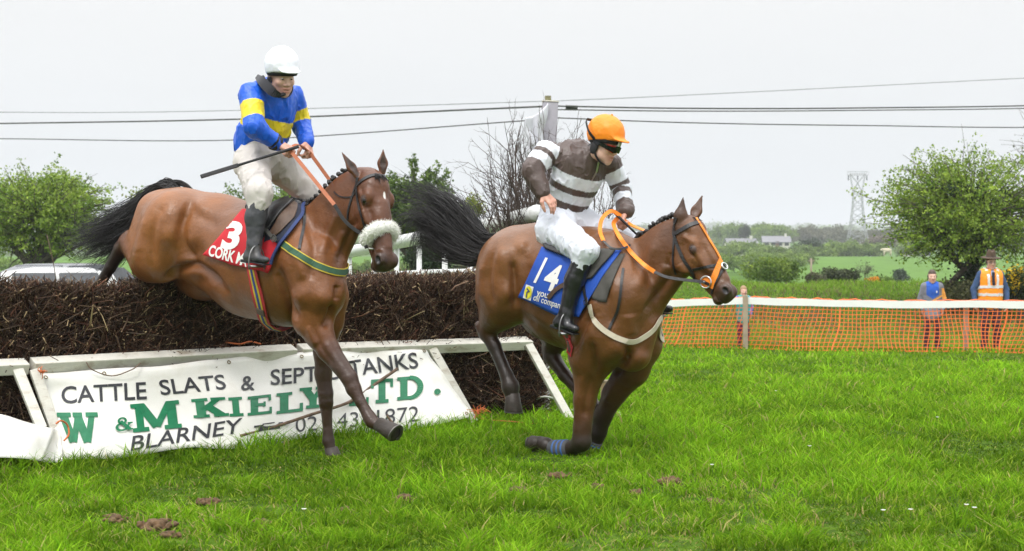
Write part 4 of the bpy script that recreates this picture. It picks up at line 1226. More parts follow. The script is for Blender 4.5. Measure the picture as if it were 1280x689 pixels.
# pylon
def pylon(px, Y, top_py, base_py):
    M_galv = mat("galvanised_lattice", (.36, .37, .38), rough=.6, metal=.3, var=.1)
    b = P(px, base_py, Y); k = Y / FPX; H_ = (base_py - top_py) * k
    root = thing("pylon", tuple(b), "tall grey lattice electricity pylon on the far hillside", "pylon")
    prof = [(0, 15.0), (.14, 13.6), (.16, 13.2), (.40, 8.6), (.62, 6.0), (.76, 5.4)]      # height share, half width in px
    prof = [(h * H_, w * k) for h, w in prof]
    bars = MB(); r = .062
    cs = [(-1, -1), (1, -1), (1, 1), (-1, 1)]
    ring = [[b + np.array([sx * w, sy * w * .7, h]) for sx, sy in cs] for h, w in prof]
    levels = []
    for h in np.linspace(0, .76, 11) * H_:
        w = np.interp(h, [p[0] for p in prof], [p[1] for p in prof]); levels.append([b + np.array([sx * w, sy * w * .7, h]) for sx, sy in cs])
    legs = MB()
    for c in range(4): legs.tube([l[c] for l in levels], r * 1.5, 4)
    legs.build("legs", M_galv, root)
    for i in range(len(levels) - 1):
        for c in range(4):
            d = (c + 1) % 4
            bars.tube([levels[i][c], levels[i + 1][d]], r * .7, 4); bars.tube([levels[i][d], levels[i + 1][c]], r * .7, 4)
            if i % 2 == 0: bars.tube([levels[i][c], levels[i][d]], r * .7, 4)
    bars.build("lattice", M_galv, root)
    head = MB(); w0 = 5.4 * k; z0 = .76 * H_
    for sy in (-1, 1):
        L0, R0 = b + np.array([-w0, sy * w0 * .5, z0]), b + np.array([w0, sy * w0 * .5, z0])
        L1, R1 = b + np.array([-9.5 * k, sy * w0 * .4, H_ * .96]), b + np.array([9.5 * k, sy * w0 * .4, H_ * .96])
        M1 = b + np.array([0, sy * w0 * .45, H_ * .86])
        for p, q in ((L0, L1), (R0, R1), (L0, R0), (L0, M1), (R0, M1), (M1, L1), (M1, R1), (L1, R1)): head.tube([p, q], r, 4)
    for z in (.96, 1.0): head.tube([b + np.array([-13 * k, 0, H_ * z * .985]), b + np.array([13 * k, 0, H_ * z * .985])], r * 1.2, 4)
    for x in np.linspace(-13, 13, 10): head.tube([b + np.array([x * k, 0, H_ * .946]), b + np.array([(x + 1.4) * k, 0, H_ * .985])], r * .6, 4)
    head.build("cross_arm", M_galv, root)
    ins = MB()
    for x in (-11.5, 0, 11.5): ins.tube([b + np.array([x * k, 0, H_ * .94]), b + np.array([x * k, 0, H_ * .89])], .14, 6)
    ins.build("insulator", M_pane, root)
pylon(1072, 420, 213, 326)

# wooden pole and its wires
M_pole = mat("mossy_pole_wood", (.16, .15, .07), rough=.95, var=.35, scale=6, bump=.4)
M_wire = mat("black_cable", (.05, .055, .045), rough=.6, var=.1)
YP = 46.0
pt = P(685, 120, YP); gb = g1(pt[0], YP)
root = thing("utility_pole", (pt[0], YP, gb), "wooden utility pole with a mossy top behind the white wing post", "pole")
MB().tube([(pt[0], YP, gb - .3), (pt[0], YP, pt[2])], [.13, .085], 14).build("pole_shaft", M_pole, root, True)
mb = MB()
for py in (132.5, 137, 149): mb.tube([P(679, py, YP - .12), P(691, py, YP - .12)], .035, 8)
mb.build("bracket", M_leather_black if 'M_leather_black' in globals() else M_wire, root, True)
def wire(label, pts, r, group="overhead wires from the wooden pole"):
    mb = MB(); mb.tube(spline(pts, 10), r, 6); return tag(mb.build("overhead_wire", M_wire, None, True), label, "wire", group)
wire("thick upper wire running left from the pole", [P(-900, 168, 70), P(-160, 157, 62), P(0, 154.5, 58), P(300, 149, 54), P(684, 133, YP - .12)], .026)
wire("lower wire running left from the pole behind the blue jockey", [P(-900, 172, 70), P(-160, 174, 62), P(0, 173.5, 58), P(300, 175, 54), P(684, 149, YP - .12)], .017)
wire("upper wire running right from the pole", [P(685, 132.5, YP - .12), P(860, 135.5, 47), P(1080, 135, 50), P(1400, 129.5, 54), P(2100, 110, 66)], .022)
wire("second wire running right just under the upper one", [P(685, 137, YP - .12), P(860, 139, 47), P(1080, 138, 50), P(1400, 133, 54), P(2100, 114, 66)], .017)
wire("lowest wire running right from the pole behind the orange cap", [P(685, 147, YP - .12), P(860, 153.5, 47), P(1080, 157, 50), P(1400, 159, 54), P(2100, 150, 66)], .017)
wire("faint highest wire crossing the sky beyond the pole", [P(-900, 142, 95), P(-160, 140, 95), P(200, 140, 95), P(640, 128, 90), P(900, 117, 92), P(1400, 92, 100), P(2100, 60, 110)], .016, "far wires in the sky")
mb = MB(); mb.tube([P(707, 134, 46.1), P(722, 134.6, 46.1)], .055, 8); tag(mb.build("wire_joint", M_wire, None, True), "dark cable joint on the upper wire just right of the pole", "cable joint")
pf = on_ground(1014, 200); root = thing("field_pole", tuple(pf), "tiny grey pole in the far field left of the pylon", "pole")
MB().tube([pf, P(1014, 323, 200)], .12, 8).build("pole_shaft", M_old_wood, root, True)
MB().beam(P(1010, 326, 200), P(1018, 326, 200), .12, .12).build("cross_arm", M_old_wood, root)
# pale cow grazing at the hedge
cb = P(1109, 320, 320)
mb = MB(); mb.ball(cb + (0, 0, 1.0), (.85, .38, .42)); mb.ball(cb + (-.95, 0, 1.1), (.3, .17, .2)); mb.tube([cb + (-.6, 0, 1.15), cb + (-.95, 0, 1.15)], [.26, .18], 8)
for x in (-.55, .6):
    for y in (-.2, .2): mb.tube([cb + (x, y, .8), cb + (x, y, 0)], [.13, .07], 6)
tag(mb.build("cow", mat("cream_hide", (.55, .48, .36), rough=.9), None, True), "tiny cream cow standing at the top of the bright field", "cow")

# ---- white running rail behind the fence and the wing post
M_pvc = mat("white_pvc_rail", (.74, .75, .74), rough=.38, var=.05, scale=8, dirt=(.36, .37, .33), dscale=9, damt=.6)
rp = [P(400, 323, 21.0), P(435, 315.5, 19.6), P(520, 298.5, 16.9), P(600, 284.5, 15.1), P(648, 272.5, 14.35), P(672, 266, 13.95)]
root = thing("running_rail", (rp[2][0], rp[2][1], g1(rp[2][0], rp[2][1])), "white plastic running rail rising to the wing of the fence", "rail")
MB().tube(spline(rp, 6), .066, 16).build("top_rail", M_pvc, root, True)
for px, Y in ((437, 19.5), (467, 18.5), (496, 17.6), (524, 16.8), (556, 16.05), (588, 15.35), (630, 14.65)):
    py = np.interp(px, [435, 520, 600, 648], [315.5, 298.5, 284.5, 272.5]); p = P(px, py, Y)
    MB().tube([(p[0], p[1], g1(p[0], p[1]) - .05), tuple(p)], .026, 10).build("rail_post", M_pvc, root, True)
MB().tube(spline([P(425, 349, 19.9), P(470, 345, 18.4), P(530, 341, 16.8), P(600, 340, 15.1)], 5), .03, 10).build("lower_rail", M_pvc, root, True)
wp = P(688, 128, 14.75); wb = P(671, 520, 14.75); wb[2] = g1(wb[0], wb[1])
root = thing("wing_post", tuple(wb), "tall white square wing post leaning at the end of the fence", "post")
MB().beam(wb, wp, .13, .10, up=(0, 1, 0)).build("post_shaft", mat("grey_white_board", (.42, .40, .45), rough=.6, var=.08), root, bevel=.005)
MB().beam(wp, wp + unit(wp - wb) * .012, .14, .11, up=(0, 1, 0)).build("post_cap", M_white_paint, root, bevel=.003)
def wing_cloth():
    nu, nv = 18, 18; V, F = [], []
    a0, a1, b0_, b1_ = P(685, 128.5, 14.66), P(655, 147, 14.5), P(678, 194, 14.66), P(660, 192, 14.5)
    for i in range(nu + 1):
        for j in range(nv + 1):
            u, v = i / nu, j / nv
            p = (a0 * (1 - v) + b0_ * v) * (1 - u) + (a1 * (1 - v) + b1_ * v) * u
            p = p + np.array([.01 * math.sin(9 * v + 2 * u), .03 * math.sin(11 * u + 3 * v), -.03 * math.sin(math.pi * u) * (1 - v)])
            V.append(p)
    for i in range(nu):
        for j in range(nv): F.append((i * (nv + 1) + j, i * (nv + 1) + j + 1, (i + 1) * (nv + 1) + j + 1, (i + 1) * (nv + 1) + j))
    o = link_mesh("marker_cloth", V, F, mat("thin_white_sheet", (.72, .72, .78), rough=.6, var=.04), None, True)
    o.modifiers.new("t", 'SOLIDIFY').thickness = .003
    tag(o, "thin white sheet fluttering off the left side of the wing post", "sheet")
wing_cloth()
# bare brushwood bundled against the wing
def brushwood():
    rg = np.random.default_rng(61)
    base = P(668, 470, 14.35); base[2] = g1(base[0], base[1])
    root = thing("wing_brushwood", tuple(base), "tall bundle of bare twiggy brushwood standing behind horse 14", "brushwood")
    mb = MB()
    def shoot(p, d, ln, r, lev):
        n = 5; pts = [p]
        for i in range(n):
            d = unit(d + rg.normal(0, .11, 3) + np.array([0, 0, .02])); pts.append(pts[-1] + d * ln / n)
        mb.tube(pts, list(np.linspace(r, r * .45, n + 1)), 4 if lev else 5, caps=False)
        if lev < 3:
            for k in range(rg.integers(3, 6) if lev else rg.integers(4, 7)):
                q = pts[rg.integers(2, n + 1)]
                shoot(q, unit(d + rg.normal(0, .42, 3) + np.array([0, 0, .12])), ln * rg.uniform(.22, .42), r * .5, lev + 1)
    for i in range(80):
        p = base + np.array([rg.normal(0, .08), rg.normal(0, .07), .4])
        tpx, tpy = rg.uniform(612, 722), rg.uniform(168, 245)
        if rg.random() < .6: tpx = rg.normal(672, 22)
        e = P(tpx, tpy + abs(tpx - 668) * .35, 14.35 + rg.normal(0, .2))
        d = e - p; shoot(p, unit(d), np.linalg.norm(d) * .82, rg.uniform(.006, .011), 0)
    # low arching strays to the left
    for (px, py) in ((590, 215), (600, 196), (614, 180), (606, 232)):
        p = base + np.array([-.05, 0, .9]); e = P(px, py, 14.3); shoot(p, unit(e - p), np.linalg.norm(e - p) * .95, .006, 1)
    mb.build("twigs", M_bare, root, False)
brushwood()

# ---- orange netting with its white tape
M_net = mat("orange_netting", (.86, .17, .028), rough=.5, var=.12, scale=3)
M_tape = mat("white_tape", (.84, .84, .83), rough=.45, var=.05, scale=4, bump=.15, bscale=6)
NL, NR = (660, 33.0), (1360, 28.7)
def net_line(px):
    """point on the line of the netting under a photo column"""
    xa, xb = (NL[0] - 640) / FPX * NL[1], (NR[0] - 640) / FPX * NR[1]; s = (px - 640) / FPX
    t = (s * NL[1] - xa) / ((xb - xa) - s * (NR[1] - NL[1]))
    x, y = xa + (xb - xa) * t, NL[1] + (NR[1] - NL[1]) * t
    return np.array([x, y, g1(x, y)])
NA, NB = net_line(NL[0]), net_line(NR[0]); ND = unit(NB - NA); NN = unit(np.array([ND[1], -ND[0], 0])); NLEN = np.linalg.norm(NB - NA)
_topx = [750, 830, 933, 1000, 1060, 1150, 1205, 1280, 1360]; _topy = [381, 379.5, 376, 378, 379.5, 381, 380, 381, 382]
def tape_z(px): return CAMZ + (HOR - np.interp(px, _topx, _topy)) / FPX * net_line(px)[1]
def px_of(p): return 640 + FPX * p[0] / p[1]
def netting():
    nx, rows = 132, 12
    def node(u, v):
        """u along, v 0 bottom to 1 top"""
        p = NA + (NB - NA) * u; px = px_of(p); g = g1(p[0], p[1]); zt = tape_z(px) + .01
        z = g + .01 + (zt - g) * v
        sag = (1 - v) ** 1.6
        bl = .16 * sag * float(vnoise(np.array([[u * 9, 0, 1]]), 71)[0] + .3)
        sh = .22 * (v - .8) * float(vnoise(np.array([[u * 6.5, 0, 5]]), 72)[0] + .35) + .05 * math.sin(v * 5 + u * 40) * (1 - v)
        rz = .03 * math.sin(u * 55 + v * 3) * (1 - v) * v
        return p + ND * sh + NN * bl + np.array([0, 0, z - p[2] + rz])
    mb = MB()
    G = [[node(i / nx, j / rows) for j in range(rows + 1)] for i in range(nx + 1)]
    for i in range(nx + 1):
        mb.strap(G[i], NN, .011 * (2.2 if i % 37 == 4 else 1), .003)
    for j in range(rows + 1):
        mb.strap([G[i][j] for i in range(nx + 1)], NN, .0125 if 0 < j < rows else .03, .003)
    o = mb.build("safety_netting", M_net, None)
    tag(o, "orange plastic safety netting along the edge of the course", "netting")
    mb = MB(); pts = [NA + (NB - NA) * u for u in np.linspace(0, 1, 90)]
    pts = [np.array([p[0], p[1], tape_z(px_of(p)) + .003 * math.sin(i * .7)]) + NN * (.03 + .006 * math.sin(i * .9)) for i, p in enumerate(pts)]
    mb.strap(pts, NN, [.122 + .005 * math.sin(i * .33) for i in range(90)], .003)
    tag(mb.build("white_tape", M_tape, None, False), "broad white tape stretched along the top of the orange netting", "tape")
    mb = MB(); pts = [p - NN * .05 + np.array([0, 0, .062 + .012 * math.sin(i * 1.3) + .010 * math.sin(i * 3.1)]) for i, p in enumerate(pts)]
    mb.tube(pts, .011, 5); tag(mb.build("orange_rope", M_net, None, True), "orange top cord of the netting showing just over the white tape", "cord")
    for px, top, lab in ((933, 369, "square timber stake holding the netting in front of the child"), (1206, 384, "weathered stake holding the netting between the boy and the man"), (1345, 372, "netting stake beyond the right edge"), (790, 372, "netting stake hidden behind the chest of horse 14")):
        if px > 1300 or px < 800: continue
        p = net_line(px) - NN * (-.06 if px < 1000 else .10); zt = CAMZ + (HOR - top) / FPX * p[1]
        root = thing("netting_stake", tuple(p), lab, "stake", "stakes of the orange netting")
        MB().box((p[0], p[1], (zt + p[2]) / 2 - .05), (.085, .06, zt - p[2] + .1)).build("stake_shaft", mat("stake_timber", (.36, .29, .21), rough=.9, var=.25, scale=6) if "stake_timber" not in MATS else MATS["stake_timber"], root, bevel=.006)
        MB().tube([(p[0], p[1] - .01, zt - .02), (p[0], p[1] - .01, zt + .06)], .006, 5).build("staple_wire", M_wire, root)
netting()

# ---- parked cars behind the fence on the left
M_glass_car = mat("car_glass", (.03, .035, .04), rough=.05, spec=1.0, var=0)
M_tyre = mat("tyre_rubber", (.02, .02, .02), rough=.9)
M_alloy = mat("alloy", (.5, .5, .52), rough=.35, metal=.8)
M_lamp_red = mat("red_lamp_lens", (.5, .012, .015), rough=.2, coat=.5)
M_plate = mat("plate_white", (.7, .7, .65), rough=.5)
def car(label, px, Y, paint, rot, hgt, wid=1.76, ln=4.2):
    b = on_ground(px, Y); a = R(rot); ux = np.array([math.cos(a), math.sin(a), 0]); uy = np.array([-math.sin(a), math.cos(a), 0])   # ux: forward
    root = thing("parked_car", tuple(b), label, "car")
    q = lambda x, y, z: b + ux * x + uy * y + np.array([0, 0, z])
    k = hgt / 1.5
    prof = [(-2.05, .35, .78), (-2.1, .62, .84), (-2.02, .92, .86), (-1.75, 1.36, .74), (-1.35, 1.49, .68), (-.3, 1.5, .67), (.25, 1.42, .68), (.95, .98, .82), (1.75, .86, .82), (2.05, .62, .78), (2.08, .35, .74)]
    V, F = [], []
    secs = []
    for (x, z, w) in prof:
        secs.append((x * ln / 4.2, z * k, w * wid / 1.74))
    def body_section(x, zt, w):
        zb = .22; zs = min(zt, .9 * k); pts = []
        for (yy, zz) in ((-.86 * wid / 1.74, zb), (-.88 * wid / 1.74, .55 * k), (-.86 * wid / 1.74, zs * .98), (-w, zt - .03), (-w * .6, zt), (w * .6, zt), (w, zt - .03), (.86 * wid / 1.74, zs * .98), (.88 * wid / 1.74, .55 * k), (.86 * wid / 1.74, zb)):
            pts.append(q(x, yy, min(zz, zt)))
        return pts
    for s in secs: V += body_section(*s)
    n = 10
    for i in range(len(secs) - 1):
        for j in range(n - 1): F.append((i * n + j, i * n + j + 1, (i + 1) * n + j + 1, (i + 1) * n + j))
        F.append((i * n + n - 1, i * n, (i + 1) * n, (i + 1) * n + n - 1))
    F.append(tuple(range(n))); F.append(tuple(range((len(secs) - 1) * n + n - 1, (len(secs) - 1) * n - 1, -1)))
    o = MB().add(V, F).build("body", paint, root, True)
    o.modifiers.new("e", 'EDGE_SPLIT').split_angle = R(38)
    def pane(name, pts):
        mb = MB().add(pts, [tuple(range(len(pts)))]); w = mb.build(name, M_glass_car, root); w.modifiers.new("t", 'SOLIDIFY').thickness = .012
    W = wid / 1.74
    pane("windscreen", [q(.31, -.6 * W, 1.40 * k), q(.31, .6 * W, 1.40 * k), q(.93, .72 * W, 1.02 * k), q(.93, -.72 * W, 1.02 * k)])
    pane("rear_window", [q(-1.42, -.58 * W, 1.475 * k), q(-1.42, .58 * W, 1.475 * k), q(-1.99, .7 * W, .98 * k), q(-1.99, -.7 * W, .98 * k)])
    for s in (-1, 1):
        for x0, x1 in ((-1.6, -.75), (-.68, .1), (.16, .62)):
            zt = 1.40 * k if x1 < .5 else 1.22 * k
            pane("side_window", [q(x0, s * .90 * W, .96 * k), q(x1, s * .90 * W, .96 * k), q(x1 - (.22 if x1 > .5 else 0), s * .74 * W, zt), q(x0 + (.15 if x0 < -1.5 else 0), s * .74 * W, zt)])
        for x in (-1.3, 1.3):
            wob = MB(); c = q(x * ln / 4.2, s * .80 * W, .31)
            wob.tube([c - uy * .1, c + uy * .1], .31, 20); w = wob.build("wheel", M_tyre, root, True)
            MB().tube([c + uy * s * .095, c + uy * s * .11], .2, 16).build("rim", M_alloy, w)
        MB().box(q(-2.07, s * .72 * W, .86 * k), (.1, .22, .2), (ux, uy, np.array([0, 0, 1.]))).build("tail_lamp", M_lamp_red, root, bevel=.01)
        MB().box(q(2.0, s * .62 * W, .70 * k), (.16, .3, .14), (ux, uy, np.array([0, 0, 1.]))).build("headlamp", M_alloy, root, bevel=.02)
        MB().ball(q(.75, s * 1.0 * W, 1.02 * k), (.08, .12, .08), (ux, uy, np.array([0, 0, 1.]))).build("wing_mirror", paint, root, True)
    MB().box(q(-2.12, 0, .62 * k), (.02, .5, .12), (ux, uy, np.array([0, 0, 1.]))).build("number_plate", M_plate, root)
    MB().box(q(0, 0, .25), (3.9, 1.6, .16), (ux, uy, np.array([0, 0, 1.]))).build("underbody", M_tyre, root)
M_wpaint = mat("white_car_paint", (.78, .78, .78), rough=.25, var=.03, coat=.6)
M_dpaint = mat("dark_car_paint", (.055, .06, .07), rough=.25, var=.05, coat=.6)
M_spaint = mat("silver_car_paint", (.42, .43, .45), rough=.25, metal=.4, var=.03, coat=.6)
car("white parked car behind the fence at the far left", 22, 33.5, M_wpaint, 196, 1.47)
car("dark grey parked car with red tail lamps behind the left part of the fence", 112, 35.5, M_dpaint, 62, 1.58)
# ------------------------------------------------------------------ racehorses
def coat_material(name):
    m, n, l, b = nodes_of(name)
    at = n.new('ShaderNodeAttribute'); at.attribute_name = 'Col'
    tc = n.new('ShaderNodeTexCoord')
    n1 = n.new('ShaderNodeTexNoise'); n1.inputs['Scale'].default_value = 5; n1.inputs['Detail'].default_value = 6; n1.inputs['Roughness'].default_value = .62
    n2 = n.new('ShaderNodeTexNoise'); n2.inputs['Scale'].default_value = 130; n2.inputs['Detail'].default_value = 3
    l.new(tc.outputs['Object'], n1.inputs['Vector']); l.new(tc.outputs['Object'], n2.inputs['Vector'])
    mr = n.new('ShaderNodeMapRange'); mr.inputs['From Min'].default_value = .3; mr.inputs['From Max'].default_value = .7
    mr.inputs['To Min'].default_value = .78; mr.inputs['To Max'].default_value = 1.2
    l.new(n1.outputs[0], mr.inputs['Value'])
    m2 = n.new('ShaderNodeMapRange'); m2.inputs['From Min'].default_value = .3; m2.inputs['From Max'].default_value = .7
    m2.inputs['To Min'].default_value = .86; m2.inputs['To Max'].default_value = 1.14
    l.new(n2.outputs[0], m2.inputs['Value'])
    mu = n.new('ShaderNodeMath'); mu.operation = 'MULTIPLY'
    l.new(mr.outputs[0], mu.inputs[0]); l.new(m2.outputs[0], mu.inputs[1])
    sc = n.new('ShaderNodeVectorMath'); sc.operation = 'SCALE'
    l.new(at.outputs['Color'], sc.inputs[0]); l.new(mu.outputs[0], sc.inputs['Scale'])
    l.new(sc.outputs[0], b.inputs['Base Color'])
    b.inputs['Specular IOR Level'].default_value = .46
    # damp, groomed coat: gloss varies over the body
    rr = n.new('ShaderNodeMapRange'); rr.inputs['From Min'].default_value = .3; rr.inputs['From Max'].default_value = .7
    rr.inputs['To Min'].default_value = .30; rr.inputs['To Max'].default_value = .5
    l.new(n1.outputs[0], rr.inputs['Value']); l.new(rr.outputs[0], b.inputs['Roughness'])
    # veins and muscle ripple plus the lie of the hair
    n3 = n.new('ShaderNodeTexNoise'); n3.inputs['Scale'].default_value = 11; n3.inputs['Detail'].default_value = 4
    l.new(tc.outputs['Object'], n3.inputs['Vector'])
    vo = n.new('ShaderNodeTexVoronoi'); vo.feature = 'DISTANCE_TO_EDGE'; vo.inputs['Scale'].default_value = 4.5
    wv = n.new('ShaderNodeVectorMath'); wv.operation = 'MULTIPLY_ADD'; wv.inputs[1].default_value = (.35, .35, .35)
    l.new(n3.outputs['Color'], wv.inputs[0]); l.new(tc.outputs['Object'], wv.inputs[2]); l.new(wv.outputs[0], vo.inputs['Vector'])
    vr = n.new('ShaderNodeMapRange'); vr.inputs['From Max'].default_value = .05; vr.inputs['To Min'].default_value = 1; vr.inputs['To Max'].default_value = 0
    l.new(vo.outputs['Distance'], vr.inputs['Value'])
    ad = n.new('ShaderNodeMath'); ad.operation = 'MULTIPLY_ADD'; ad.inputs[1].default_value = .05
    l.new(vr.outputs[0], ad.inputs[0]); l.new(n3.outputs[0], ad.inputs[2])
    b1 = n.new('ShaderNodeBump'); b1.inputs['Strength'].default_value = .5; b1.inputs['Distance'].default_value = .02
    l.new(ad.outputs[0], b1.inputs['Height'])
    b2 = n.new('ShaderNodeBump'); b2.inputs['Strength'].default_value = .2; b2.inputs['Distance'].default_value = .003
    l.new(n2.outputs[0], b2.inputs['Height']); l.new(b1.outputs[0], b2.inputs['Normal'])
    l.new(b2.outputs[0], b.inputs['Normal'])
    return m

M_coat = coat_material("horse_coat")
M_hair = mat("black_horsehair", (.014, .012, .012), rough=.45, var=.35, scale=40)
M_hoof = mat("hoof_horn", (.035, .026, .02), rough=.55, var=.3, scale=30, bump=.3)
M_steel = mat("steel", (.62, .62, .62), rough=.28, metal=1, var=.1)
M_shoe_iron = mat("worn_shoe_iron", (.16, .15, .14), rough=.5, metal=1, var=.2)
M_eye = mat("dark_eye", (.008, .006, .005), rough=.16, var=0, spec=.5)
M_leather_black = mat("black_leather", (.018, .017, .018), rough=.42, var=.3, scale=25, bump=.25, bscale=90)
M_leather_brown = mat("brown_leather", (.085, .048, .03), rough=.5, var=.3, scale=25, bump=.25, bscale=90)

class Horse:
    def __init__(s, anchor_px, anchor_y, deg):
        a = R(deg)
        s.f = np.array([math.cos(a), -math.sin(a), 0]); s.r = np.array([-math.sin(a), -math.cos(a), 0])
        s.up = np.array([0, 0, 1.0])
        s.k0 = P(anchor_px, HOR, anchor_y) @ s.r
        s.fd = Field(); s.paint = []
    def H(s, px, py, off=0.0):
        """photo pixel on the vertical plane that lies off metres to the right of the horse's midline"""
        d = np.array([(px - 640) / FPX, 1, (HOR - py) / FPX])
        t = (s.k0 + off) / (d @ s.r)
        return np.array([d[0] * t, t, CAMZ + d[2] * t])
    def rad(s, px, rp, off=0): return rp * s.H(px, HOR, off)[1] / FPX
    def limb(s, pts, k=.03, sc=1.0, colors=None, tagname=None):
        """pts: (px, py, radius in px, offset)"""
        C = [s.H(p[0], p[1], p[3]) for p in pts]; Rr = [s.rad(p[0], p[2], p[3]) for p in pts]
        for i in range(len(pts) - 1):
            kk = k[i] if hasattr(k, '__len__') else k
            s.fd.cone(C[i], C[i + 1], Rr[i], Rr[i + 1], k=kk, n=s.r if sc != 1 else None, sc=sc, color=colors[i] if colors else None)
        return C
    def head(s, poll, axis, nrm, ln, c_head, c_muz, c_nose):
        ax = unit(axis); nn = unit(np.asarray(nrm) - ax * np.dot(nrm, ax)); w = np.cross(ax, nn)
        fd = s.fd; k = ln / .6
        L = lambda u, v, q: np.asarray(poll) + k * (u * ax + v * nn + q * s.hw * w)
        s.L, s.hax = L, (ax, nn, w)
        A3 = (ax, nn, w); W_ = s.hw
        E = lambda u, v, q, rad, kk=.03, c=c_head, sub=False: fd.ell(L(u, v, q), np.array(rad) * k * np.array((1, 1, s.hw)), A3, kk * k, c, sub)
        E(.05, -.015, 0, (.10, .075, .07), .05)
        fd.cone(L(.08, -.0, 0), L(.30, .0, 0), .085 * k, .062 * k, k=.05, n=w, sc=.9 * s.hw, color=c_head)
        fd.cone(L(.28, .005, 0), L(.50, -.005, 0), .06 * k, .05 * k, k=.05, n=w, sc=.85 * s.hw, color=c_head)
        fd.cone(L(.2, .055, 0), L(.47, .04, 0), .026 * k, .018 * k, k=.03, n=w, sc=1.3, color=c_head)      # nasal bone
        for q in (-1, 1):
            E(.19, -.105, q * .045, (.115, .105, .03), .04)              # jowl
            E(s.eu - .022, s.ev + .022, q * .076, (.04, .030, .020), .035)               # brow over the eye
            E(s.eu, s.ev, q * .086, (.030, .023, .017), .012)               # eyelids
            s.paint.append((L(s.eu, s.ev, q * .1), A3, np.array((.034, .028, .03)) * k, BLK2))
            fd.cone(L(.21, -.02, q * .085), L(.37, -.015, q * .055), .010 * k, .006 * k, k=.03, color=c_head)  # facial crest
            fd.cone(L(.1, -.03, q * .08), L(.16, -.0, q * .085), .012 * k, .014 * k, k=.02, color=c_head)
            E(.545, .012, q * .043, (.044, .038, .024), .02, c_nose)       # nostril rim
            E(.553, .014, q * .064, (.026, .018, .020), .009, None, True)
            s.paint.append((L(.553, .014, q * .056), A3, np.array((.027, .018, .024)) * k, (.006, .004, .004)))
        fd.cone(L(.22, -.12, 0), L(.5, -.075, 0), .055 * k, .034 * k, k=.04, n=w, sc=.75, color=c_head)
        E(.535, -.018, 0, (.062, .055, .054), .04, c_muz)
        E(.575, -.035, 0, (.03, .042, .044), .03, c_nose)                 # upper lip
        E(.555, -.088, 0, (.032, .026, .034), .025, c_nose)               # chin and lower lip
        fd.cone(L(.595, -.068, -.04), L(.595, -.068, .04), .006 * k, .006 * k, k=.008, sub=True)
        for q in (-1, 1):
            fd.cone(L(.595, -.068, q * .03), L(.51, -.068, q * .052), .005 * k, .004 * k, k=.008, sub=True)
        return L
    def ear(s, base, tip, face, wid, c_out, c_in):
        b, t = np.asarray(base), np.asarray(tip); face = unit(np.asarray(face) - unit(t - b) * np.dot(face, unit(t - b)))
        m1 = b + (t - b) * .38
        for a, e, ra, rb in ((b, m1, wid * .72, wid), (m1, t, wid, .004)):
            s.fd.cone(a, e, ra, rb, k=.012, n=face, sc=.55, color=c_out)
        o = face * wid * .62
        s.fd.cone(b + (t - b) * .12 + o, m1 + o, wid * .3, wid * .74, k=.006, n=face, sc=.6, sub=True)
        s.fd.cone(m1 + o, b + (t - b) * .88 + o * .4, wid * .74, .003, k=.006, n=face, sc=.6, sub=True)
        ax = unit(t - b); sd = np.cross(ax, face)
        s.paint.append((m1 + face * wid * .35, (ax, face, sd), np.array((np.linalg.norm(t - b) * .42, wid * .33, wid * .62)), c_in))
    def finish(s, name, h, fine, label, default, white=()):
        V, F = s.fd.mesh(h, fine)
        C = s.fd.colour(V, .022, default)
        for (c, ax, rad, rgb) in s.paint:
            m = np.linalg.norm(V - c, axis=1) < max(rad) * 1.6
            d = np.linalg.norm(((V[m] - c) @ np.array(ax).T) / rad, axis=1)
            w = np.clip((1.25 - d) / .4, 0, 1)[:, None]
            C[m] = C[m] * (1 - w) + np.array(rgb) * w
        V = s.sculpt(V, F)
        s.V, s.F = V, F
        s.bvh = BVHTree.FromPolygons([tuple(v) for v in V], [tuple(map(int, q)) for q in F])
        base = np.array([V[:, 0].mean(), V[:, 1].mean(), V[:, 2].min()])
        root = thing(name, base, label, "horse")
        s.root = root
        link_mesh("body", V, F, M_coat, root, True, colors=C)
        return root
    strokes = (); hw = 1.0; eu = .187; ev = .0
    def sculpt(s, V, F):
        """muscle grooves (negative) and ridges (positive) along strokes seen on the near side: (points, width, depth in metres)"""
        if not s.strokes: return V
        a, b, c, d = (V[F[:, k]] for k in range(4))
        fn = np.cross(c - a, d - b); N = np.zeros_like(V)
        for k in range(4): np.add.at(N, F[:, k], fn)
        N /= np.linalg.norm(N, axis=1)[:, None] + 1e-12
        rel = V - np.array([0, 0, CAMZ]); view = rel / np.linalg.norm(rel, axis=1)[:, None]
        fac = np.clip(-(N * view).sum(1) * 2.2, 0, 1)
        px = 640 + FPX * rel[:, 0] / rel[:, 1]; py = HOR - FPX * rel[:, 2] / rel[:, 1]
        Q = np.stack([px, py], 1); D = np.zeros(len(V))
        for pts, w, amp in s.strokes:
            P_ = np.array(pts, float)
            if len(P_) == 1: dist = np.linalg.norm(Q - P_[0], axis=1); tap = 1
            else:
                P_ = np.array(spline(list(np.c_[P_, np.zeros(len(P_))]), 4))[:, :2]
                dist = np.full(len(Q), 1e9); par = np.zeros(len(Q))
                for i in range(len(P_) - 1):
                    e = P_[i + 1] - P_[i]; t = np.clip(((Q - P_[i]) @ e) / (e @ e + 1e-9), 0, 1)
                    dd = np.linalg.norm(Q - P_[i] - t[:, None] * e, axis=1); m = dd < dist
                    dist[m] = dd[m]; par[m] = (i + t[m]) / (len(P_) - 1)
                tap = np.clip(np.minimum(par, 1 - par) * 5 + .25, 0, 1)
            D += 2.3 * amp * tap * np.exp(-(dist / w) ** 2)
        return V + N * (D * fac)[:, None]
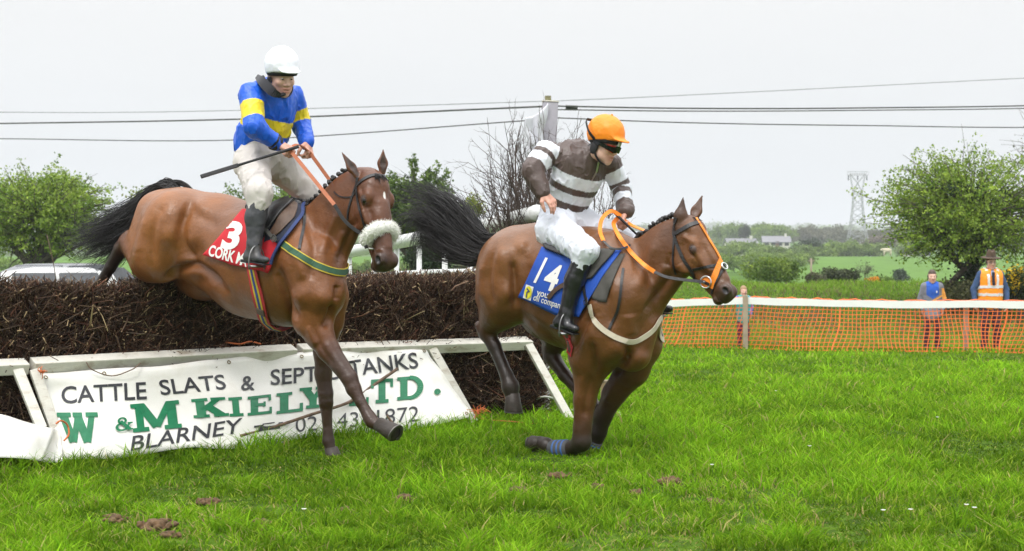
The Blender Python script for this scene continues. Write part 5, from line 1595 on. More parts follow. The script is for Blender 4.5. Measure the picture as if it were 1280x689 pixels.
    def snap(s, p, off=.0, maxd=.4):
        """nearest point on the horse's skin, lifted by off"""
        loc, nr, _, _ = s.bvh.find_nearest(Vector(p), maxd)
        if loc is None: return np.asarray(p, float), -s.r
        nr = np.array(nr)
        return np.array(loc) + nr * off, nr
    def hit(s, px, py, lift=.0):
        """where the skin is at a photo pixel"""
        o = Vector((0, 0, CAMZ)); d = Vector(((px - 640) / FPX, 1, (HOR - py) / FPX)).normalized()
        loc, nr, _, _ = s.bvh.ray_cast(o, d)
        if loc is None:
            return None, None
        nr = np.array(nr)
        if nr @ np.array(d) > 0: nr = -nr
        return np.array(loc) + nr * lift, nr
    def ring(s, centre, ax1, ax2, n=40, lift=.006, reach=.6):
        """closed loop of skin points round centre in the plane of ax1, ax2 (cast from outside in)"""
        pts, nrm = [], []
        for t in np.linspace(0, 2 * math.pi, n, endpoint=False):
            d = math.cos(t) * np.asarray(ax1) + math.sin(t) * np.asarray(ax2)
            o = np.asarray(centre) + d * reach
            loc, nr, _, _ = s.bvh.ray_cast(Vector(o), Vector(-d), reach)
            if loc is None: continue
            pts.append(np.array(loc) + d * lift); nrm.append(d)
        return pts, nrm

def hair_mass(name, guides, n, parent, thick=.0035, spread=.03, seed=1, clump=14, frizz=.02, seg=12, mt=None):
    """strands following guide curves: guides = list of point lists; each strand blends two guides and strays"""
    rg = np.random.default_rng(seed)
    G = [np.array(spline(g, 8)) for g in guides]
    res = []
    for g in G:
        d = np.r_[0, np.cumsum(np.linalg.norm(np.diff(g, axis=0), axis=1))]; d /= d[-1]
        res.append(np.stack([np.interp(np.linspace(0, 1, seg), d, g[:, i]) for i in range(3)], 1))
    res = np.array(res)
    V, F = [], []
    t = np.linspace(0, 1, seg)
    cn = max(1, n // clump)
    clumps = []
    for c in range(cn):
        i = rg.integers(0, len(res)); j = min(len(res) - 1, i + 1); w = rg.random()
        base = res[i] * (1 - w) + res[j] * w
        o = rg.normal(0, 1, 3) * spread
        o2 = rg.normal(0, 1, 3) * spread
        clumps.append(base + np.outer(t ** .8, o) * .9 + np.outer(t ** 2, o2) * .9 + rg.normal(0, .3, 3) * spread * .5)
    k = 0
    for q in range(n):
        c = clumps[q % cn]
        ln = rg.uniform(.62, 1.0)
        tt = t * ln
        pts = np.stack([np.interp(tt, t, c[:, i]) for i in range(3)], 1)
        o = rg.normal(0, 1, 3) * spread * .33
        ph = rg.random(3) * 6.28; fr = rg.uniform(4, 9, 3)
        pts = pts + np.outer(np.sin(t * 3.1) * .6 + .4, o) + frizz * (t ** 1.2)[:, None] * np.sin(np.outer(t, fr) + ph) * .5
        d = np.gradient(pts, axis=0); d /= np.linalg.norm(d, axis=1)[:, None] + 1e-9
        u = np.cross(d, rg.normal(0, 1, 3)); u /= np.linalg.norm(u, axis=1)[:, None] + 1e-9
        v = np.cross(d, u)
        r = thick * (1.1 - t ** 1.5)[:, None] * rg.uniform(.5, 1.2)
        for a in (0, 2.094, 4.189):
            V.append(pts + r * (math.cos(a) * u + math.sin(a) * v))
        b = k * 3 * seg
        for s_ in range(3):
            a0, a1 = b + s_ * seg, b + ((s_ + 1) % 3) * seg
            idx = np.arange(seg - 1)
            F.append(np.stack([a0 + idx, a1 + idx, a1 + idx + 1, a0 + idx + 1], 1))
        k += 1
    return link_mesh(name, np.concatenate(V), np.concatenate(F), mt or M_hair, parent, True)

def plaits(h, pix, side, r=.018):
    """small rolled mane plaits along the crest"""
    for i, (px, py) in enumerate(pix):
        p, nr = h.snap(h.H(px, py, 0), .008, 1.0)
        mb = MB()
        for j in range(5):
            a = rng.normal(0, 1, 3)
            mb.ball(p + np.array([0, 0, .006]) + a * r * .32, r * rng.uniform(.55, .8), nu=8, nv=6)
        mb.build("mane_plait", M_hair, h.root, True)

# ---- the leading-number-3 horse, coming down over the fence
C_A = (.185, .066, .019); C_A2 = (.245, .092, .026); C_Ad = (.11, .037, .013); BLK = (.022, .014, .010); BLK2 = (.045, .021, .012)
A = Horse(430, 11.2, 33)
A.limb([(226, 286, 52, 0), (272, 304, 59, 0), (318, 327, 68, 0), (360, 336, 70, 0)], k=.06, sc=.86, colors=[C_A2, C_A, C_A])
A.limb([(300, 300, 44, 0), (350, 297, 40, 0), (385, 300, 38, 0)], k=.05, sc=.7, colors=[C_A, C_A])
A.limb([(360, 336, 70, 0), (386, 346, 45, 0)], k=.05, sc=.86, colors=[C_A])
# hindquarters
A.limb([(222, 282, 46, .12), (200, 318, 34, .17), (190, 326, 26, .18)], k=.05, colors=[C_A2, C_A2])
A.limb([(200, 268, 30, .1), (183, 300, 24, .15)], k=.05, colors=[C_A2])
A.limb([(188, 327, 25, .18), (160, 303, 12, .18)], k=.03, colors=[C_Ad])
A.limb([(163, 296, 9, .18), (152, 311, 9.5, .18), (138, 334, 7, .18), (121, 362, 7, .18), (110, 384, 8.5, .18), (101, 398, 6.5, .18)], k=.02,
       colors=[BLK, BLK, BLK, BLK, BLK])
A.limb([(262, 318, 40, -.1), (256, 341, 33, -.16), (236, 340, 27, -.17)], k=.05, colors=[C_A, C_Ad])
A.limb([(238, 343, 24, -.17), (184, 346, 12, -.17)], k=.03, colors=[BLK2])
A.limb([(186, 344, 10, -.17), (168, 360, 8, -.17), (146, 384, 7, -.17), (136, 400, 8, -.17)], k=.02, colors=[BLK, BLK, BLK])
# shoulders, breast, forelegs
A.limb([(362, 290, 30, .10), (388, 332, 38, .14), (398, 362, 34, .15)], k=.045, colors=[C_A, C_A])
A.limb([(362, 290, 30, -.10), (392, 335, 36, -.12), (408, 368, 27, -.13)], k=.045, colors=[C_A, C_A])
A.limb([(404, 352, 22, .08), (409, 372, 22, .09)], k=.025, colors=[C_A])
A.limb([(398, 366, 32, .15), (391, 398, 25, .16), (400, 420, 17, .165), (411, 438, 13.4, .165), (437, 473, 10.3, .165)], k=.03, colors=[C_A, C_A, C_Ad, BLK2])
A.limb([(437, 473, 10.3, .165), (442, 486, 9.4, .165), (451, 503, 6.6, .165), (462, 522, 7.8, .165), (465, 527, 8.2, .165), (474, 533, 7.0, .165)], k=.015,
       colors=[BLK2, BLK2, BLK2, BLK2, BLK2])
A.limb([(408, 374, 27, -.13), (409, 402, 20, -.14), (405, 440, 12.6, -.145), (404, 468, 10, -.145), (407, 492, 9.4, -.145)], k=.03, colors=[C_A, C_Ad, BLK2, BLK2])
A.limb([(407, 492, 9.4, -.145), (407.5, 503, 8.8, -.145), (409, 527, 6, -.145), (410.5, 551, 7.3, -.145), (414, 564, 6.4, -.145)], k=.015, colors=[BLK2, BLK2, BLK2, BLK])
# neck
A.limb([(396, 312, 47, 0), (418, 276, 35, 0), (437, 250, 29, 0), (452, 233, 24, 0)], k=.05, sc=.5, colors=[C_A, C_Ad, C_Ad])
pollA = A.H(466, 222, 0)
tipA = P(484, 340, pollA[1] - .2)
axA = tipA - pollA; lnA = np.linalg.norm(axA) * .97
nA = unit(np.array([.70, -.70, .12]))
A.hw = 1.17; A.eu, A.ev = .168, .006
A.head(pollA, axA, nA, lnA, C_Ad, (.07, .032, .02), (.03, .017, .013))
yA = pollA[1]
A.ear(P(447, 221, yA - .02), P(427, 190, yA - .03), (.62, -.74, .1), .031, C_Ad, (.05, .028, .02))
A.ear(P(478, 215, yA + .05), P(479, 187, yA + .06), (.35, -.9, .1), .031, C_Ad, (.05, .028, .02))
A.paint.append((A.L(.15, .085, .0), A.hax, np.array((.022, .05, .009)), (.75, .72, .68)))
A.strokes = [([(206, 350), (222, 338), (240, 333), (260, 342), (280, 364)], 5, -.022), ([(250, 352)], 9, -.008), ([(237, 258), (229, 276), (226, 296), (231, 315), (243, 330)], 5.5, -.016), ([(249, 259)], 9, .012), ([(205, 252), (194, 276), (190, 300), (192, 330)], 5, -.008),
    ([(180, 272), (175, 296), (173, 318)], 6, .006), ([(240, 316)], 13, -.014), ([(211, 296)], 13, .010), ([(232, 250), (250, 268), (275, 285)], 8, -.006),
    ([(347, 335), (353, 356), (364, 380), (371, 402)], 5, -.014), ([(372, 372)], 13, .010), ([(405, 374)], 12, .012), ([(414, 380), (412, 396), (404, 410)], 4, -.014), ([(422, 356), (420, 376)], 4, -.010),
    ([(384, 276), (393, 306), (390, 332), (384, 350)], 7, -.010), ([(446, 272), (434, 300), (424, 326)], 5, -.007), ([(424, 262), (410, 292), (402, 318)], 6, .006), ([(432, 288), (418, 320)], 5, .005),
    ([(392, 412), (402, 436), (418, 458)], 4, -.006), ([(384, 408), (396, 432)], 4, .006), ([(300, 300), (312, 340), (328, 380)], 6, -.003), ([(280, 300), (288, 335), (300, 370)], 6, -.003), ([(322, 310), (334, 345), (346, 380)], 6, -.003),
    ([(250, 340), (290, 372), (330, 396)], 7, -.005), ([(367, 306), (374, 330), (382, 350)], 6, .007), ([(462, 262), (467, 285)], 4, -.004), ([(452, 262), (458, 280)], 4, .004), ([(446, 246), (440, 266), (446, 284)], 4, -.003)]
headA = np.array([A.L(u, v, q) for u in (-.2, .68) for v in (-.28, .15) for q in (-.2, .2)])
A.finish("racehorse", .0105, [(headA.min(0), headA.max(0), .0055)],
         "bay racehorse number 3 with a white sheepskin noseband, coming down over the brush fence", C_A)

def hoof(h, parent, top, toe, r, sole_n, fwd):
    """a hoof: tapered wall with a flat sole and a steel shoe"""
    mb = MB(); d = unit(np.asarray(toe) - np.asarray(top)); fw = unit(np.asarray(fwd) - d * np.dot(fwd, d)); sd = np.cross(d, fw)
    prof = [(-.012, .72, 0), (.0, .80, 0), (.5, .92, .1), (.93, 1.05, .22), (1.0, 1.02, .24)]
    ln = np.linalg.norm(np.asarray(toe) - np.asarray(top)); V, F = [], []; n = 18
    for (u, s_, o) in prof:
        for k in range(n):
            a = 2 * math.pi * k / n
            ca = math.cos(a); ca = ca * (1.1 if ca > 0 else .82)
            V.append(np.asarray(top) + d * ln * u + fw * r * (ca * s_ + o) + sd * r * .95 * math.sin(a) * s_)
    for i in range(len(prof) - 1):
        for k in range(n): F.append((i * n + k, i * n + (k + 1) % n, (i + 1) * n + (k + 1) % n, (i + 1) * n + k))
    c = len(V); V.append(np.asarray(top) + d * ln * .9 + fw * r * .24)
    L = (len(prof) - 1) * n
    F += [(L + k, L + (k + 1) % n, c) for k in range(n)]; F.append(tuple(range(n)))
    mb.add(V, F)
    o = mb.build("hoof", M_hoof, parent, True)
    sh = MB(); bot = np.asarray(top) + d * ln * 1.02 + fw * r * .24
    pts = [bot + fw * r * .95 * math.cos(a) * (1.08 if math.cos(a) > 0 else .8) + sd * r * .88 * math.sin(a) for a in np.linspace(-2.5, 2.5, 22)]
    sh.strap(pts, [d] * len(pts), .018, .008)
    sh.build("horseshoe", M_shoe_iron, o)
    return o
hA = A.H(474, 533, .165)
hoof(A, A.root, A.H(473, 531, .165), A.H(489, 545, .165) + np.array([.02, -.03, 0]), .058, None, A.f * .9 + np.array([0, 0, .8]))
hoof(A, A.root, A.H(413, 560, -.145), A.H(417, 580, -.145), .056, None, A.f)
hoof(A, A.root, A.H(102, 396, .18), A.H(88, 410, .18), .056, None, -np.array([0, 0, 1.]) + A.f * .2)
hoof(A, A.root, A.H(136, 400, -.17), A.H(124, 416, -.17), .056, None, -np.array([0, 0, 1.]) + A.f * .2)

def horse_eyes(h):
    k = lnA / .6
    for q in (-1, 1):
        mb = MB().ball(h.L(h.eu, h.ev + .003, q * .0905), (.0265, .0205, .0155), h.hax)
        mb.build("eye", M_eye, h.root, True)
horse_eyes(A)
plaits(A, [(372, 262), (380, 262), (387, 259), (394, 255), (400, 251), (406, 247), (412, 242), (418, 237), (423, 232), (428, 227), (433, 223), (438, 218), (442, 214)], 1, .02)
# forelock
fl = [[A.L(.0, .055, q), A.L(.03, .085, q * 1.5), A.L(.07, .095, q * 2.2 - .01)] for q in (-.02, 0, .02)]
hair_mass("forelock", fl, 160, A.root, .0022, .012, 5, 10, .01)
# tail streaming back
dockA = A.H(214, 238, 0); Ya = dockA[1]
hair_mass("tail", [
    [P(226, 240, Ya), P(212, 228, Ya + .05), P(186, 240, Ya + .12), P(160, 262, Ya + .18), P(125, 276, Ya + .2), P(95, 284, Ya + .2)],
    [P(224, 238, Ya), P(206, 230, Ya + .05), P(180, 256, Ya + .1), P(150, 276, Ya + .15), P(110, 296, Ya + .2), P(78, 306, Ya + .2)],
    [P(214, 238, Ya), P(196, 240, Ya + .03), P(176, 270, Ya + .06), P(150, 292, Ya + .1), P(118, 308, Ya + .15), P(84, 316, Ya + .2)],
    [P(210, 244, Ya), P(192, 254, Ya + .03), P(174, 290, Ya + .05), P(150, 306, Ya + .1), P(128, 318, Ya + .15), P(102, 330, Ya + .2)]],
    1400, A.root, .0033, .045, 11, 18, .09, 14)
hair_mass("tail_dock_hair", [[P(244, 240, Ya - .06), P(226, 226, Ya), P(204, 228, Ya + .04), P(190, 240, Ya + .08)],
                    [P(238, 236, Ya), P(220, 228, Ya + .03), P(200, 236, Ya + .05), P(184, 254, Ya + .08)]], 260, A.root, .003, .014, 12, 10, .015)

# ---- the horse in front, number 14, galloping away from the fence
C_B = (.155, .060, .018); C_B2 = (.20, .081, .026); C_Bd = (.10, .037, .013)
B = Horse(828, 11.3, 40)
B.limb([(651, 338, 57, 0), (680, 342, 61, 0), (715, 360, 73, 0), (752, 369, 76, 0)], k=.06, sc=.84, colors=[C_B2, C_B, C_B])
B.limb([(700, 330, 40, 0), (740, 326, 38, 0), (776, 334, 36, 0)], k=.05, sc=.7, colors=[C_B, C_B])
B.limb([(752, 369, 76, 0), (784, 402, 43, 0)], k=.05, sc=.86, colors=[C_B])
B.limb([(644, 334, 48, .13), (637, 364, 38, .17), (628, 384, 28, .18)], k=.05, colors=[C_B2, C_B])
B.limb([(624, 340, 28, .1), (614, 372, 20, .15)], k=.05, colors=[C_B2])
B.limb([(626, 378, 28, .18), (620, 394, 20, .18), (609, 412, 11.5, .18)], k=.03, colors=[C_B, C_Bd])
B.limb([(599, 407, 6, .18), (609, 416, 10.5, .18), (618, 433, 8.3, .18), (633, 469, 8, .18), (638, 483, 10.5, .18), (640, 494, 9, .18)], k=.02,
       colors=[BLK, BLK, BLK, BLK, BLK])
B.limb([(668, 352, 48, -.12), (684, 388, 34, -.16), (700, 414, 22, -.16)], k=.05, colors=[C_B, C_Bd])
B.limb([(700, 414, 22, -.16), (688, 438, 10.5, -.16)], k=.03, colors=[BLK2])
B.limb([(684, 434, 7, -.16), (690, 446, 10, -.16), (706, 469, 8, -.16), (725, 490, 7.5, -.16), (738, 503, 9, -.16), (743, 508, 8, -.16)], k=.02, colors=[BLK2] * 5)
B.limb([(764, 318, 30, .1), (778, 370, 42, .14), (766, 412, 42, .16)], k=.045, colors=[C_B, C_B])
B.limb([(764, 318, 30, -.1), (790, 380, 36, -.12), (800, 430, 27, -.13)], k=.045, colors=[C_B, C_B])
B.limb([(800, 405, 24, .06), (790, 440, 25, .08)], k=.025, colors=[C_B])
B.limb([(758, 414, 42, .16), (741, 444, 30, .165), (736, 468, 18.5, .165), (731, 500, 13.5, .165), (728, 534, 11.5, .165)], k=.03, colors=[C_B, C_B, C_B, C_Bd])
B.limb([(728, 534, 11.5, .165), (727, 552, 12.3, .165)], k=.015, colors=[BLK])
B.limb([(727, 553, 11.5, .165), (714, 561, 9, .165), (698, 564, 8, .165), (683, 557, 9.5, .165), (675, 553, 8, .165)], k=.015, colors=[BLK] * 4)
B.limb([(800, 430, 27, -.13), (790, 462, 21, -.14), (768, 492, 14.5, -.145), (754, 520, 10.8, -.145), (748, 540, 10.6, -.145)], k=.03, colors=[C_Bd, C_Bd, BLK2, BLK])
B.limb([(748, 540, 10.6, -.145), (743, 556, 8.4, -.145), (737, 570, 7.4, -.145), (731, 577, 8, -.145)], k=.015, colors=[BLK] * 3)
B.limb([(798, 358, 47, 0), (822, 330, 37, 0), (840, 312, 32, 0), (856, 297, 26, 0)], k=.05, sc=.5, colors=[C_B, C_Bd, C_Bd])
pollB = B.H(859, 280, 0)
tipB = P(915, 375, pollB[1] - .22)
axB = tipB - pollB; lnB = np.linalg.norm(axB) * .985
nB = unit(np.array([.80, -.42, .5]))
B.hw = 1.05; B.eu, B.ev = .203, -.026
B.head(pollB, axB, nB, lnB, C_B, (.06, .03, .02), (.028, .017, .013))
yB = pollB[1]
B.ear(P(849, 283, yB - .04), P(854, 247, yB - .03), (.25, 1., .1), .040, BLK2, (.03, .018, .014))
B.ear(P(866, 276, yB + .08), P(878, 244, yB + .1), (-.3, -.9, .1), .034, C_Bd, (.12, .07, .05))
B.paint.append((B.L(.13, .085, .0), B.hax, np.array((.016, .05, .005)), (.6, .57, .53)))
B.strokes = [([(640, 326), (642, 345), (643, 365), (644, 388)], 4.5, -.017), ([(653, 309)], 9, .013), ([(620, 308), (612, 334), (611, 360), (616, 384)], 5, -.008), ([(634, 366)], 11, .010),
    ([(604, 330), (600, 352), (602, 376)], 5, .006), ([(628, 320)], 12, .008), ([(665, 330), (660, 352), (655, 372)], 7, -.008),
    ([(716, 442), (721, 424), (731, 404), (746, 392)], 5, -.014), ([(738, 428), (745, 452), (748, 474)], 4, -.010), ([(787, 444), (778, 458), (766, 470)], 4.5, -.016), ([(783, 432), (786, 446)], 4, -.012),
    ([(774, 436)], 10, .012), ([(800, 448)], 10, .010), ([(756, 448)], 10, .008), ([(728, 470), (724, 500)], 4, .005), ([(738, 470), (733, 500), (731, 524)], 3.5, -.006),
    ([(752, 350), (760, 380), (764, 410)], 7, -.010), ([(740, 375), (744, 400)], 8, .008), ([(842, 340), (824, 366), (806, 392)], 5, -.009), ([(822, 300), (806, 336), (794, 366)], 7, .007), ([(834, 330), (812, 362)], 5, .006),
    ([(840, 316), (834, 334)], 4, -.005), ([(700, 330), (694, 365), (690, 395)], 6, -.003), ([(716, 340), (710, 375), (706, 410)], 6, -.003), ([(650, 392), (680, 414), (708, 436)], 6, -.006),
    ([(872, 300), (884, 318), (894, 336)], 4, -.004), ([(863, 320), (874, 330), (884, 340)], 4, .004), ([(859, 291)], 4, -.004), ([(852, 300), (853, 322), (862, 342)], 4, -.003), ([(848, 330), (858, 346)], 5, .004),
    ([(786, 392), (790, 420)], 8, .008), ([(768, 480), (758, 504)], 4, .005)]
headB = np.array([B.L(u, v, q) for u in (-.2, .68) for v in (-.28, .15) for q in (-.2, .2)])
B.finish("racehorse", .0105, [(headB.min(0), headB.max(0), .0055)],
         "dark bay racehorse number 14 with orange reins, galloping away from the fence in front", C_B)
hoof(B, B.root, B.H(640, 491, .18), B.H(639, 514, .18), .062, None, B.f * .7 + np.array([0, 0, -.2]))
hoof(B, B.root, B.H(742, 506, -.16), B.H(746, 524, -.16), .056, None, B.f)
hoof(B, B.root, B.H(677, 553, .165), B.H(664, 551, .165), .056, None, np.array([0, 0, -1.]) - B.f * .2)
hoof(B, B.root, B.H(732, 575, -.145), B.H(724, 588, -.145), .056, None, B.f * .5 + np.array([0, 0, -.6]))
horse_eyes(B)
plaits(B, [(786, 318), (792, 313), (797, 309), (802, 305), (807, 301), (811, 297), (816, 293), (820, 289), (825, 285), (829, 281), (834, 278), (839, 275), (844, 273)], 1, .02)
fl = [[B.L(-.01, .05, q), B.L(.02, .08, q * 1.5), B.L(.06, .09, q * 2.2)] for q in (-.02, 0, .02)]
hair_mass("forelock", fl, 120, B.root, .0022, .01, 5, 10, .008)
wB = B.H(775, 318, .02)
hair_mass("mane_tuft", [[P(789, 318, wB[1] - .05), P(775, 328, wB[1] - .09), P(768, 345, wB[1] - .17)], [P(780, 316, wB[1]), P(768, 330, wB[1] - .08), P(764, 342, wB[1] - .16)]], 200, B.root, .003, .018, 8, 10, .015)
dockB = B.H(620, 300, 0); Yb = dockB[1]
hair_mass("tail", [
    [P(628, 296, Yb), P(608, 298, Yb + .05), P(590, 280, Yb + .12), P(570, 256, Yb + .2), P(545, 246, Yb + .3), P(515, 232, Yb + .35), P(488, 218, Yb + .4)],
    [P(622, 302, Yb), P(604, 306, Yb + .05), P(582, 290, Yb + .12), P(556, 266, Yb + .2), P(528, 254, Yb + .3), P(502, 256, Yb + .35), P(492, 262, Yb + .4)],
    [P(616, 308, Yb), P(600, 316, Yb + .05), P(576, 304, Yb + .12), P(550, 284, Yb + .2), P(532, 272, Yb + .25), P(520, 286, Yb + .3), P(514, 312, Yb + .3)],
    [P(612, 314, Yb), P(596, 324, Yb + .05), P(572, 316, Yb + .12), P(552, 304, Yb + .2), P(540, 290, Yb + .25), P(528, 294, Yb + .3), P(524, 320, Yb + .3)]],
    1700, B.root, .0034, .055, 21, 18, .09, 16)
hair_mass("tail_dock_hair", [[P(634, 294, Yb - .05), P(616, 298, Yb + .02), P(600, 298, Yb + .06), P(586, 286, Yb + .1)],
                    [P(622, 310, Yb - .03), P(606, 320, Yb), P(592, 318, Yb + .06), P(574, 304, Yb + .1)]], 420, B.root, .0034, .022, 22, 10, .015)
# ------------------------------------------------------------------ riders
M_skin = mat("skin", 'Col', rough=.5, var=.1, scale=30, spec=.4)
M_silk = mat("racing_silks", 'Col', rough=.40, var=.10, scale=14, bump=.6, bscale=26, spec=.45)
M_breech_a = mat("cream_breeches", (.56, .52, .49), rough=.65, var=.07, scale=9, bump=.45, bscale=18, dirt=(.36, .32, .27), dscale=5, damt=.35)
M_breech_b = mat("white_breeches", (.66, .69, .76), rough=.6, var=.06, scale=9, bump=.4, bscale=20, dirt=(.45, .42, .38), dscale=5, damt=.3)
M_boot = mat("riding_boot_leather", (.014, .014, .016), rough=.3, var=.3, scale=20, bump=.35, bscale=25, coat=.2)
M_boot_worn = mat("worn_boot_leather", (.04, .042, .048), rough=.42, var=.35, scale=16, bump=.35, bscale=25, dirt=(.10, .085, .07), dscale=9, damt=.5)
M_cover_w = mat("white_cap_silk", (.84, .85, .92), rough=.5, var=.05, scale=16, bump=.5, bscale=20)
M_cover_o = mat("orange_cap_silk", (.92, .26, .006), rough=.5, var=.06, scale=16, bump=.5, bscale=20)
M_black = mat("black_webbing", (.012, .012, .014), rough=.6, var=.2)
M_goggle = mat("smoked_goggle_lens", (.008, .008, .012), rough=.12, spec=.4, coat=.15, var=0)
M_red = mat("red_frame", (.45, .02, .015), rough=.35)
M_white_eye = mat("eye_white", (.6, .57, .53), rough=.2, var=.02)
M_iris = mat("iris_dark", (.03, .022, .018), rough=.1, var=0)
SKIN = (.70, .44, .345); SKIN_D = (.60, .32, .24); LIP = (.50, .17, .14)

def folds(amp, sc, seed, axis=(1, 1, 1)):
    ax = np.array(axis, float) * sc
    def f(p):
        a = vnoise(p * ax, seed); b = vnoise(p * ax * 2.1 + 7, seed + 1)
        c = vnoise(p * ax * 1.6 + 3 + .6 * b[:, None], seed + 2)
        return amp * (.9 * np.abs(a) - .8 * (1 - np.abs(c)) ** 6 + .35 * b)
    return f

def field_mesh(name, fd, h, fine, material, parent, default, width=.012, colfn=None):
    V, F = fd.mesh(h, fine)
    C = fd.colour(V, width, default)
    if colfn is not None: C = colfn(V, C)
    return link_mesh(name, V, F, material, parent, True, colors=C)

def eyes(L, ax, parent, s=1.0):
    for q in (-1, 1):
        o = MB().ball(L(q * .031, .0815, .006), np.array((.0100, .0080, .0062)) * s, ax, 12, 8).build("eye", M_white_eye, parent, True)
        MB().ball(L(q * .031, .0885, .004), np.array((.0055, .0028, .0048)) * s, ax, 10, 6).build("iris", M_iris, o, True)

def helmet(L, ax, parent, cover, hs=1.0):
    sd, fw, up = ax
    rt = parent
    fd = Field()
    fd.ell(L(0, -.014, .070), tuple(hs * q_ for q_ in (.107, .132, .122)), ax, .01)
    fd.ell(L(0, .122, .066), tuple(hs * q_ for q_ in (.070, .045, .009)), ax, .025)
    fd.ell(L(0, .10, -.247), tuple(hs * q_ for q_ in (.30, .30, .30)), ax, .008, sub=True)
    fd.disp = folds(.0022, 22, 51)
    V, F = fd.mesh(.006); hc = link_mesh("helmet", V, F, cover, rt, True)
    fd = Field()
    fd.ell(L(0, -.010, .052), tuple(hs * q_ for q_ in (.100, .123, .105)), ax, .01)
    fd.ell(L(0, .09, -.272), tuple(hs * q_ for q_ in (.30, .30, .30)), ax, .008, sub=True)
    V, F = fd.mesh(.006); link_mesh("shell_rim", V, F, M_black, hc, True)
    mb = MB().ball(L(0, -.014, .192), .008); mb.build("cap_button", cover, hc, True)
    for q in (-1, 1):
        fd = Field(); fd.ell(L(q * .077, -.012, -.035), tuple(hs * q_ for q_ in (.011, .030, .045)), ax, .01); V, F = fd.mesh(.005); link_mesh("ear_guard", V, F, M_black, hc, True)
        mb = MB(); mb.strap(spline([L(q * .082, .0, -.05), L(q * .072, .025, -.085), L(q * .045, .055, -.112), L(0, .07, -.122)], 4), [sd * q * .8 - up * .3] * 13, .016, .004)
        mb.build("chin_strap", M_black, hc)
    return hc

def boot(h, parent, knee, ankle, heel, toe, rk, ra, rf, material):
    """knee, ankle...: world points"""
    fd = Field(); ax = unit(np.asarray(ankle) - knee); tt = unit(np.asarray(toe) - heel)
    c1 = knee + (ankle - knee) * .35
    back = -tt + ax * np.dot(tt, ax)
    fd.cone(knee, c1 + back * .012, rk, rk * .98, k=.02); fd.cone(c1 + back * .012, ankle, rk * .98, ra, k=.02)
    fd.cone(ankle, heel, ra, rf * .85, k=.02); fd.cone(heel, toe, rf * .88, rf * .72, k=.03, n=np.array([0, 0, 1.]), sc=.85)
    fd.cone(heel + (toe - heel) * .5, ankle, rf * .8, ra * .9, k=.02)
    fd.disp = folds(.0025, 17, 61, (1, 1, 1.6))
    V, F = fd.mesh(.008); bt = link_mesh("boot", V, F, material, parent, True)
    mb = MB(); dn = -unit(np.cross(np.cross(tt, (0, 0, 1.)), tt))
    if dn[2] > 0: dn = -dn
    sdv = np.cross(tt, dn)
    mb.box(heel + tt * -.015 + dn * (rf * .86), (.07, rf * 1.5, .018), (tt, sdv, dn)); mb.box((heel + toe) / 2 + tt * .02 + dn * (rf * .80), (np.linalg.norm(toe - heel) * .95, rf * 1.55, .009), (tt, sdv, dn))
    mb.build("sole", M_black, bt, bevel=.004)
    return bt

def torso_frame(facing):
    f = unit(np.array([facing[0], facing[1], 0])); return f

